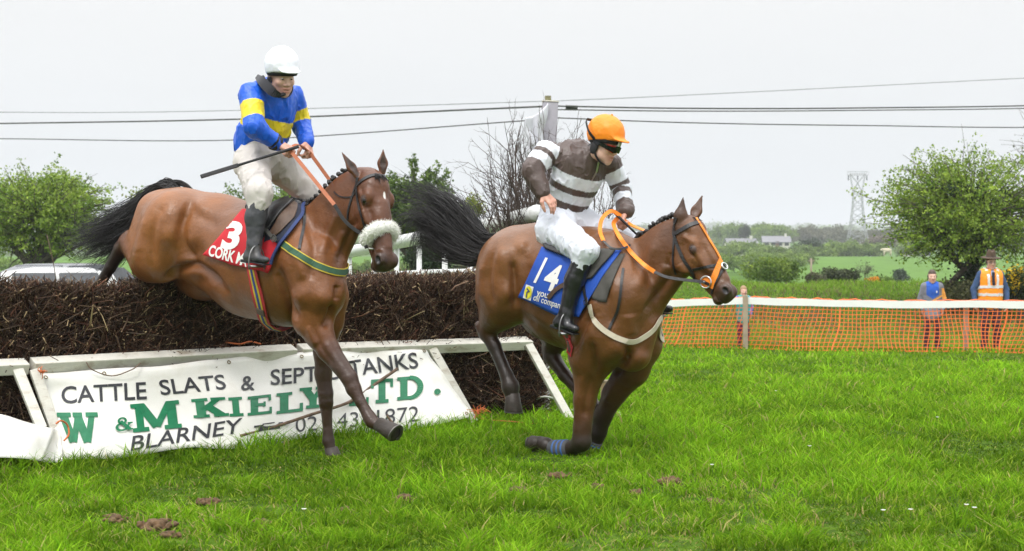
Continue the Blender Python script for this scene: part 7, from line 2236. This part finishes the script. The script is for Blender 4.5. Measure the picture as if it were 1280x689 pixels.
# ---- horse 14
def tack_b():
    h = B
    nc = thing("number_cloth", tuple(h.hit(690, 350)[0]), "blue number cloth with a white 14 and a yellow badge on horse 14", "number cloth")
    o, bvh, G = skin_patch(h, "cloth", [[(679, 310), (706, 318), (740, 322), (779, 311)], [(664, 342), (693, 350), (724, 356), (752, 351)], [(650, 371), (673, 382), (697, 393), (727, 397)]], .014, M_cloth_blue, nc, 32, 20, .004, .010, 93)
    V2, F = text_polys("1", .03, 2)
    print_on(bvh, V2, F, lambda x, y: (668 + (x - V2[:, 0].min()) * 20 + y * 20, 352 - y / .72 * 30 + (x - V2[:, 0].min()) * 5), nc, "numeral", M_print_w, .006)
    V3, F = text_polys("4", .03, 2)
    print_on(bvh, V3, F, lambda x, y: (677 + (x - V3[:, 0].min()) * 32 + y * 17, 359 - y / .72 * 31 + (x - V3[:, 0].min()) * 10), nc, "numeral", M_print_w, .006)
    V4, F = text_polys("your", .012, 1); print_on(bvh, V4, F, line_frame(V4, 671, 369, 689, 374, 8.5, .25), nc, "lettering", M_print_w, .006)
    V4, F = text_polys("oil company", .012, 1); print_on(bvh, V4, F, line_frame(V4, 667, 375, 704, 387, 8, .25), nc, "lettering", M_print_w, .006)
    sq = np.array([(0, 0), (1, 0), (1, 1), (0, 1)]); fr = lambda x, y: (654.5 + x * 9.5 + y * 4, 372.5 + x * 3.5 - y * 17)
    print_on(bvh, sq, [(0, 1, 2, 3)], fr, nc, "badge_square", M_print_w, .006)
    cir = np.array([(.5 + .46 * math.cos(a), .5 + .44 * math.sin(a)) for a in np.linspace(0, 6.283, 25)[:-1]])
    print_on(bvh, cir, [tuple(range(24))], fr, nc, "badge_disc", M_logo_y, .009)
    lt = np.array([(.42, .12), (.55, .12), (.50, .5), (.78, .62), (.40, .8), (.25, .72), (.5, .62), (.36, .5)]); print_on(bvh, lt, [(0, 1, 2, 7), (7, 2, 3, 6), (6, 3, 4, 5)], fr, nc, "badge_mark", M_navy_edge, .012)
    pad = thing("saddle_pad", tuple(h.hit(760, 350)[0]), "dirty grey pad showing in front of the blue cloth on horse 14", "saddle pad")
    skin_patch(h, "pad", [[(752, 322), (768, 320), (781, 318)], [(748, 350), (757, 352), (768, 348)], [(741, 374), (749, 377), (758, 378)]], .009, M_grey_pad, pad, 10, 14, .008)
    sd = thing("saddle", tuple(h.H(730, 310, 0)), "small black race saddle with a scuffed flap on horse 14", "saddle")
    seat_field(h, h.H(690, 302, 0), h.H(718, 308, 0), h.H(757, 303, 0), M_leather_black, sd, .9)
    skin_patch(h, "flap", [[(740, 318), (754, 314), (770, 315)], [(736, 332), (748, 334), (759, 330)], [(730, 346), (736, 351), (743, 350)]], .034, M_grey_pad, sd, 12, 12, .012)
    skin_patch(h, "roll", [[(682, 308), (700, 314), (722, 320)], [(684, 314), (702, 321), (724, 328)]], .034, M_leather_black, sd, 12, 4, .02, mirror=False)
    st = stirrup(h, JB, 'R', sd); pts = spline([h.hit(730, 346, .05)[0], h.hit(722, 366, .09)[0], st], 6)
    MB().strap(pts, [h.r] * len(pts), .026, .005).build("stirrup_leather", M_leather_black, sd, True); stirrup(h, JB, 'L', sd)
    pts, nr = skin_line(h, [(688, 372), (697, 364), (707, 357), (716, 353)], .03); MB().strap(pts, nr, .03, .005).build("surcingle", M_leather_brown, sd, True)
    pts, nr = skin_line(h, [(705, 396), (708, 412), (712, 428), (714, 440)], .010)
    low = pts[-1]; under = [low + (m_ - low) * t + np.array([0, 0, -.05 * math.sin(math.pi * t)]) for m_ in mirror(h, [low]) for t in (.25, .5, .75)]
    full = pts + under + mirror(h, pts)[::-1]; nn = nr + [np.array([0, 0, -1.])] * 3 + [q - 2 * (q @ h.r) * h.r for q in nr[::-1]]
    mb = MB(); mb.strap(full, nn, .07, .006, 0); mb.strap([p + n_ * .003 for p, n_ in zip(full, nn)], nn, .03, .004, 1); mb.build("girth", [M_webr, M_leather_brown], sd, True)
    bg = thing("breastgirth", tuple(h.hit(770, 415)[0]), "cream webbing breastgirth across the chest of horse 14", "breastgirth")
    pts, nr = skin_line(h, [(738, 381), (742, 397), (749, 407), (760, 416), (775, 424), (790, 427), (803, 422), (816, 412), (825, 397)], .010)
    pm, nm = far_half(h, pts, nr)
    MB().strap(pts + pm, nr + nm, .034, .005).build("webbing", M_webc, bg, True)
    p2, n2 = skin_line(h, [(732, 356), (735, 368), (738, 382)], .03); mb = MB(); mb.strap(p2, n2, .022, .005); buckle(mb, p2[-2], n2[-2], p2[-1] - p2[-3]); mb.build("tie_strap", M_leather_black, bg, True)
    p2, n2 = skin_line(h, [(779, 336), (777, 352), (775, 372), (771, 392), (763, 408), (759, 416)], .008); MB().strap(p2, n2, .017, .004).build("neck_strap", M_leather_black, bg, True)
    # bridle
    br = thing("bridle", tuple(pollB), "black bridle with an orange face strap and orange rubber reins on horse 14", "bridle")
    def st_(name, pix, w, m=M_leather_black, lf=.006, th=.005):
        pts, nr = skin_line(h, pix, lf)
        if len(pts) > 1: return MB().strap(pts, nr, w, th).build(name, m, br, True)
    st_("browband", [(843, 293), (853, 287), (864, 281), (875, 278)], .026)
    st_("headpiece", [(845, 272), (843, 283), (843, 294)], .024)
    st_("cheekpiece", [(843, 294), (848, 310), (855, 325), (864, 338), (870, 352)], .020)
    st_("throatlash", [(843, 296), (842, 314), (842, 330), (845, 343)], .013)
    st_("noseband", [(866, 337), (876, 335), (888, 333), (901, 331), (907, 333)], .017)
    st_("flash_strap", [(905, 335), (899, 345), (894, 356), (890, 367)], .015)
    st_("face_strap", [(870, 273), (877, 284), (885, 298), (893, 311), (899, 322), (901, 328)], .014, M_oleather)
    pts, nr = skin_line(h, [(900, 325), (897, 337), (893, 348), (889, 360)], .009); MB().strap(pts, nr, list(np.linspace(.028, .05, len(pts))), .006).build("nose_guard", M_oleather, br, True)
    p, n_ = h.hit(884, 353, .012); u = unit(np.cross(n_, (0, 0, 1.))); v = np.cross(n_, u)
    MB().tube([p - n_ * .004, p + n_ * .004], .034, 20).build("bit_guard", M_oleather, br)
    mb = MB(); mb.torus(p + n_ * .010, .037, .005, (u, v)); mb.tube([p, h.L(.46, -.055, 0)], .007, 8); mb.ball(p + n_ * .012 + u * .012, .012); bitp = p + n_ * .01; mb.build("bit_ring", M_steel, br, True)
    pk, nk = h.hit(904, 334, .014)
    if pk is not None:
        mb = MB(); u2 = unit(np.cross(nk, (0, 0, 1.))); mb.torus(pk, .022, .006, (u2, np.cross(nk, u2))); mb.build("noseband_ring", M_steel, br, True)
    hL = JB['wrL'] + unit((-.35, -.35, -.65)) * .08
    jn = over(h, 818, 340, bitp[1] + .12)
    w = np.array([0.15, -1., .25])
    mb = MB()
    q = spline([hL + np.array([-.02, -.02, .02]), over(h, 767, 280, hL[1] - .06), over(h, 773, 294, hL[1] - .1), over(h, 782, 307, hL[1] - .12), over(h, 792, 319, hL[1] - .12), over(h, 805, 331, jn[1]), jn], 6); mb.strap(q, [w] * len(q), .028, .006, 0)
    q = spline([jn, over(h, 832, 346, bitp[1] + .06, .02), over(h, 848, 349, bitp[1] + .02, .02), over(h, 866, 351, bitp[1], .02), bitp + n_ * .005], 5); mb.strap(q, [w] * len(q), .019, .006, 1)
    mb.build("rein", [M_rein_o, M_leather_black], br, True)
    for k_ in (828, 846): pass
    mb = MB(); c1 = h.snap(h.H(812, 297, -.03), .02)[0]
    q = spline([hL + np.array([.02, -.01, .01]), P(790, 282, hL[1] - .02), c1, h.snap(h.H(840, 318, -.14), .015)[0]], 6); mb.strap(q, [np.array([.1, -.6, .8])] * len(q), .026, .006, 0)
    q2 = spline([q[-1], h.snap(h.H(868, 345, -.12), .012)[0], h.L(.46, -.055, .08)], 5); mb.strap(q2, [-h.r] * len(q2), .019, .006, 1); mb.build("rein", [M_rein_o, M_leather_black], br, True)
    mb = MB(); q = spline([hL + np.array([.0, -.03, .03]), P(764, 264, hL[1] - .08), P(753, 273, hL[1] - .16), over(h, 750, 288, hL[1] - .22, .06), over(h, 754, 301, hL[1] - .22, .06)], 6); mb.strap(q, [w] * len(q), .026, .006, 0)
    q = spline([q[-1], over(h, 764, 310, hL[1] - .22, .05), over(h, 778, 311, hL[1] - .2, .05), over(h, 788, 306, hL[1] - .1, .03)], 5); mb.strap(q, [w] * len(q), .014, .005, 1); mb.build("rein_end", [M_rein_o, M_leather_black], br, True)
    # whip
    a, b = P(764, 262, hL[1] - .02), P(803, 300, hL[1] - .1)
    root = thing("whip", tuple(b), "black whip pointing down from the rein hand of the jockey in the orange cap", "whip")
    MB().tube([a, a + (b - a) * .3, b], [.010, .009, .006], 8).build("shaft", M_black, root, True); MB().ball(a, .014).build("knob", M_leather_black, root, True)
    # brushing boots
    for lab, c0, c1_, r in (("grey brushing boot with blue straps on the folded foreleg of horse 14", (712, 561, .165), (690, 562, .165), 11.3), ("muddy grey brushing boot on the far foreleg of horse 14", (745, 551, -.145), (736, 571, -.145), 10.2)):
        p0, p1 = h.H(*c0), h.H(*c1_); rr = h.rad(c0[0], r)
        root = thing("brushing_boot", tuple(p1), lab, "leg boot")
        MB().tube([p0, p0 + (p1 - p0) * .1, p0 + (p1 - p0) * .6, p0 + (p1 - p0) * .92, p1], [rr * .9, rr, rr * .98, rr * 1.05, rr * .97], 18).build("shell", M_bootg, root, True)
        for t in (.2, .45, .7):
            c = p0 + (p1 - p0) * t; d = unit(p1 - p0)
            MB().tube([c - d * .006, c + d * .006], rr * 1.04, 18).build("strap", M_strapb, root, True)
tack_b()
# ------------------------------------------------------------------ people behind the netting
M_cloth = mat("plain_cloth", 'Col', rough=.85, var=.12, scale=25, bump=.3, bscale=30)
M_hiviz = mat("orange_high_visibility", (.98, .32, .01), rough=.6, var=.06, scale=14, bump=.3, bscale=20)
M_reflect = mat("silver_reflective_tape", (.72, .73, .74), rough=.4, var=.05)
M_felt = mat("brown_felt", (.085, .055, .036), rough=.95, var=.2, scale=30)
M_shoe = mat("dark_shoe", (.02, .018, .016), rough=.5)
def stander(spec):
    Y = spec['Y']; s = spec['scale']                       # scale: height relative to a 1.78 m adult
    base = on_ground(spec['px'], Y)
    root = thing("person", tuple(base), spec['label'], spec.get('cat', "person"))
    yaw = R(spec.get('yaw', 0)); fc = np.array([math.sin(yaw), -math.cos(yaw), 0]); rt = np.array([-math.cos(yaw), -math.sin(yaw), 0])   # facing, own right side
    q = lambda a, b, z: base + s * (a * rt + b * fc) + np.array([0, 0, z * s])
    hip, chest, neck, head = q(0, 0, .93), q(0, 0, 1.30), q(0, 0, 1.47), q(0, .03, 1.62)
    arms = spec['arms'](q)
    fd = Field()
    fd.cone(hip, chest, .10 * s, .12 * s, k=.05, color=SKIN); fd.cone(chest, neck, .09 * s, .05 * s, k=.05, color=SKIN); fd.cone(neck, head - np.array([0, 0, .05 * s]), .05 * s, .05 * s, color=SKIN)
    for sg, (el, wr, hd) in zip((1, -1), arms):
        sh = q(sg * .18, 0, 1.40); fd.chain([sh, el, wr], [.04 * s, .034 * s, .024 * s], color=SKIN)
        fd.cone(q(sg * .09, 0, .9), q(sg * .11, .02, .48), .07 * s, .05 * s, color=SKIN); fd.cone(q(sg * .11, .02, .48), q(sg * .12, 0, .08), .048 * s, .03 * s, color=SKIN)
        hand_prims(fd, wr, hd, -sg * rt + fc * .2, -sg, .5, .18 * s, SKIN_D)
    L, ax = head_prims(fd, head, unit(fc + np.array([0, 0, -.12])), (0, 0, 1), s * spec.get('hs', 1.0), SKIN, LIP)
    def hair(V, C):
        rel = (V - head) / s; u, w = rel[:, 2], rel @ fc
        m = (np.linalg.norm(rel, axis=1) < .17) & (((w < .03) & (u > -.06)) | (u > .055))
        C[m] = spec['hair']; return C
    fine = [(head - .17 * s, head + .17 * s, .0065)] + [(wr + unit(hd) * .07 * s - .12 * s, wr + unit(hd) * .07 * s + .12 * s, .005) for (_, wr, hd) in arms]
    field_mesh("body", fd, .014, fine, M_skin, root, SKIN, .008, hair)
    eyes(L, ax, root, s)
    fh = Field(); fh.ell(L(0, -.02, .055), tuple(np.array((.082, .10, .085)) * s), ax, .01); fh.ell(L(0, .12, -.10), tuple(np.array((.16, .16, .16)) * s), ax, .01, sub=True); fh.disp = folds(.006, 30, 5)
    V, F = fh.mesh(.009); link_mesh("hair", V, F, mat("hair_" + spec['key'], spec['hair'], rough=.7, var=.3, scale=60, bump=.5), root, True)
    fj = Field(); lo = spec.get('hem', .88)
    fj.cone(q(0, 0, lo), chest, .20 * s, .21 * s, k=.06, n=fc, sc=.68, tagname='t'); fj.cone(q(.13, 0, 1.40), q(-.13, 0, 1.40), .072 * s, .072 * s, k=.06, tagname='t'); fj.cone(chest, neck, .12 * s, .068 * s, k=.05, tagname='t')
    for sg, (el, wr, hd) in zip((1, -1), arms):
        sh = q(sg * .18, 0, 1.40); fj.cone(sh, el, .068 * s, .057 * s, k=.04, tagname='a'); fj.cone(el, wr, .057 * s, .040 * s, k=.02, tagname='a')
    fj.disp = folds(.006, 10, 77)
    V, F = fj.mesh(.011); lab = np.array([0 if True else 0] * len(V)); dd = np.stack([fj.dist(p_, V) for p_ in fj.p], 1); arm = dd.argmin(1) >= 3
    C = spec['paint'](((V - base) @ rt) / s, ((V - base) @ fc) / s, (V[:, 2] - base[2]) / s, arm)
    link_mesh(spec.get('top', "jacket"), V, F, M_cloth, root, True, colors=C)
    fb = Field(); fb.cone(q(.05, 0, .95), q(-.05, 0, .95), .125 * s, .125 * s, k=.05, n=fc, sc=.85)
    for sg in (1, -1):
        fb.cone(q(sg * .09, 0, .90), q(sg * .11, .02, .48), .092 * s, .074 * s, k=.04); fb.cone(q(sg * .11, .02, .48), q(sg * .12, 0, .06), .074 * s, .062 * s, k=.03)
    fb.disp = folds(.006, 9, 78)
    V, F = fb.mesh(.012); u = (V - base) / s
    link_mesh("trousers", V, F, M_cloth, root, True, colors=spec['legs'](u))
    for sg in (1, -1):
        fs = Field(); fs.cone(q(sg * .12, -.05, .045), q(sg * .13, .16, .04), .045 * s, .04 * s, k=.02); fs.cone(q(sg * .12, -.01, .10), q(sg * .12, .03, .05), .048 * s, .045 * s, k=.02)
        V, F = fs.mesh(.012); link_mesh("shoe", V, F, M_shoe, root, True)
    spec['extra'](root, q, L, ax, s)
    return root
def man_extra(root, q, L, ax, s):
    fd = Field(); fc = ax[1]
    fd.cone(q(0, 0, .92), q(0, 0, 1.30), .225 * s, .235 * s, k=.06, n=unit(q(0, 1, 0) - q(0, 0, 0)), sc=.70); fd.cone(q(.14, 0, 1.40), q(-.14, 0, 1.40), .080 * s, .080 * s, k=.06)
    fd.cone(q(0, .16, 1.50), q(0, .20, 1.20), .075 * s, .012 * s, k=.02, sub=True); fd.ell(q(0, 0, 1.56), .105 * s, None, .02, sub=True)
    for sg in (1, -1): fd.cone(q(sg * .235, 0, 1.5), q(sg * .24, 0, 1.2), .055 * s, .05 * s, k=.02, sub=True)
    fd.disp = folds(.004, 10, 79)
    V, F = fd.mesh(.009); vest = link_mesh("high_visibility_waistcoat", V, F, M_hiviz, root, True)
    bvh = BVHTree.FromPolygons([tuple(v) for v in V], [tuple(map(int, f)) for f in F])
    def band(pts, w):
        out, nr = [], []
        for p in pts:
            loc, n_, _, _ = bvh.find_nearest(Vector(p)); n_ = np.array(n_); out.append(np.array(loc) + n_ * .004)
            d = np.array(loc) - q(0, 0, 0); d[2] = 0; nr.append(n_ if n_ @ (np.asarray(p) - q(0, 0, (p[2] - q(0, 0, 0)[2]) / s)) > 0 else -n_)
        MB().strap(out, nr, w, .003).build("reflective_band", M_reflect, vest, True)
    for z in (1.02, 1.17): band([q(.30 * math.sin(a), .30 * math.cos(a), z) for a in np.linspace(-2.9, 2.9, 36)], .05 * s)
    for sg in (1, -1): band([q(sg * .115, .3, z) for z in np.linspace(1.18, 1.40, 8)] + [q(sg * .12, .12, 1.52), q(sg * .12, 0, 1.6)], .045 * s)
    hat = Field(); hat.ell(L(0, -.01, .075), tuple(np.array((.185, .195, .011)) * s), ax, .01); hat.cone(L(0, -.01, .07), L(0, -.01, .15), .098 * s, .080 * s, k=.02); hat.cone(L(0, .08, .20), L(0, -.1, .20), .02 * s, .02 * s, k=.03, sub=True)
    hat.disp = lambda p: .012 * ((p - L(0, 0, .075)) @ ax[0]) ** 2 * 0
    V, F = hat.mesh(.007); h = link_mesh("brimmed_hat", V, F, M_felt, root, True)
    MB().tube([L(0, -.01, .082), L(0, -.01, .10)], .098 * s, 20).build("hat_band", M_black, h, True)
    mb = MB()
    for sg in (1, -1): mb.torus(L(sg * .031, .095, .004), .019 * s, .0022, (ax[0], ax[2]), 16, 5)
    mb.tube([L(-.012, .098, .006), L(.012, .098, .006)], .002, 4); mb.tube([L(.05, .094, .006), L(.074, 0, .008)], .002, 4); mb.tube([L(-.05, .094, .006), L(-.074, 0, .008)], .002, 4)
    mb.build("spectacles", M_black, root, True)
    MB().strap([q(0, .17, 1.44), q(.01, .185, 1.34), q(.0, .19, 1.2)], [q(0, 1, 0) - q(0, 0, 0)] * 3, .05, .006).build("tie", M_navy, root)
navyc, greyc = np.array((.035, .075, .17)), np.array((.17, .18, .21))
def paint_man(x, y, z, arm):
    C = np.tile(navyc, (len(x), 1)); C[(np.abs(x) < .05) & (z > 1.36) & (y > 0)] = (.25, .32, .5); return C
def paint_boy(x, y, z, arm):
    C = np.tile(greyc, (len(x), 1)); m = (~arm) & (y > -.02) & (z > 1.12 + .7 * np.abs(x)) & (np.abs(x) < .135); C[m] = (.02, .10, .48)
    C[(~arm) & (y > -.02) & (np.abs(z - (1.08 + .55 * np.abs(x))) < .02) & (x < 0)] = (.75, .33, .06)
    C[arm & (x < -.17) & (z > 1.12) & (z < 1.36) & (y > -.03)] = np.array((.75, .33, .06)); C[(z < .95)] = greyc * 1.5
    return C
def legs_dark(u): return np.tile(np.array((.045, .018, .026)), (len(u), 1))
stander(dict(px=1238, Y=30.4, scale=.94, key="grey", hair=(.16, .13, .11), hs=1.12, yaw=4,
    label="man in a brown brimmed hat and orange high visibility waistcoat standing behind the netting", cat="man",
    arms=lambda q: ((q(.31, -.02, 1.12), q(.31, .06, .88), (0, .1, -1)), (q(-.30, -.02, 1.12), q(-.28, .10, .86), (0, .1, -1))),
    paint=paint_man, legs=legs_dark, extra=man_extra))
def boy_extra(root, q, L, ax, s):
    MB().ball(q(-.07, .128, 1.28), (.025, .01, .03)).build("crest", M_reflect, root, True)
    MB().tube([q(0, .075, 1.40), q(0, .128, 1.25), q(0, .125, 1.0)], .005, 5).build("zip", M_navy, root)
stander(dict(px=1165, Y=30.7, scale=.79, key="brown", hair=(.06, .035, .022), hs=1.24, yaw=-6, hem=.80, top="tracksuit_top",
    label="boy in a grey and blue tracksuit top standing behind the netting", cat="boy",
    arms=lambda q: ((q(.26, -.02, 1.12), q(.22, .09, .90), (0, .2, -1)), (q(-.26, -.02, 1.12), q(-.22, .09, .90), (0, .2, -1))),
    paint=paint_boy, legs=legs_dark, extra=boy_extra))
def paint_child(x, y, z, arm):
    C = np.tile(np.array((.06, .36, .33)), (len(x), 1)); st = arm & (np.sin(x * 60) > -.1); C[arm] = (.10, .10, .34); C[st] = (.24, .20, .45); return C
def legs_child(u):
    C = np.tile(np.array((.25, .02, .05)), (len(u), 1)); m = (np.sin(u[:, 2] * 70) > .2) ^ (np.sin(u[:, 0] * 90) > .2); C[m] = (.03, .03, .09); return C
stander(dict(px=929, Y=31.7, scale=.62, key="fair", hair=(.32, .20, .10), hs=1.30, yaw=10, hem=.80, top="jumper",
    label="small child in a turquoise jumper pointing sideways behind the netting stake", cat="child",
    arms=lambda q: ((q(.42, .05, 1.30), q(.66, .10, 1.22), (-1, -.2, -.2)), (q(-.25, 0, 1.14), q(-.2, .12, .95), (0, .3, -1))),
    paint=paint_child, legs=legs_child, extra=lambda *a: None))
# ------------------------------------------------------------------ haze
def haze():
    m = bpy.data.materials.new("pale_haze"); m.use_nodes = True
    n, l = m.node_tree.nodes, m.node_tree.links
    n.clear(); o = n.new('ShaderNodeOutputMaterial'); v = n.new('ShaderNodeVolumePrincipled')
    v.inputs['Color'].default_value = (.93, .965, 1.0, 1); v.inputs['Density'].default_value = HAZE; v.inputs['Anisotropy'].default_value = .0
    l.new(v.outputs[0], o.inputs['Volume'])
    x, y0, y1, z0, z1 = 5200, -80, 6400, -16, 85
    mb = MB().box((0, (y0 + y1) / 2, (z0 + z1) / 2), (2 * x, y1 - y0, z1 - z0))
    ob = mb.build("haze", m); tag(ob, "pale haze over the far fields", "haze", kind="stuff")
HAZE = .0004
haze()
bpy.context.view_layer.update()
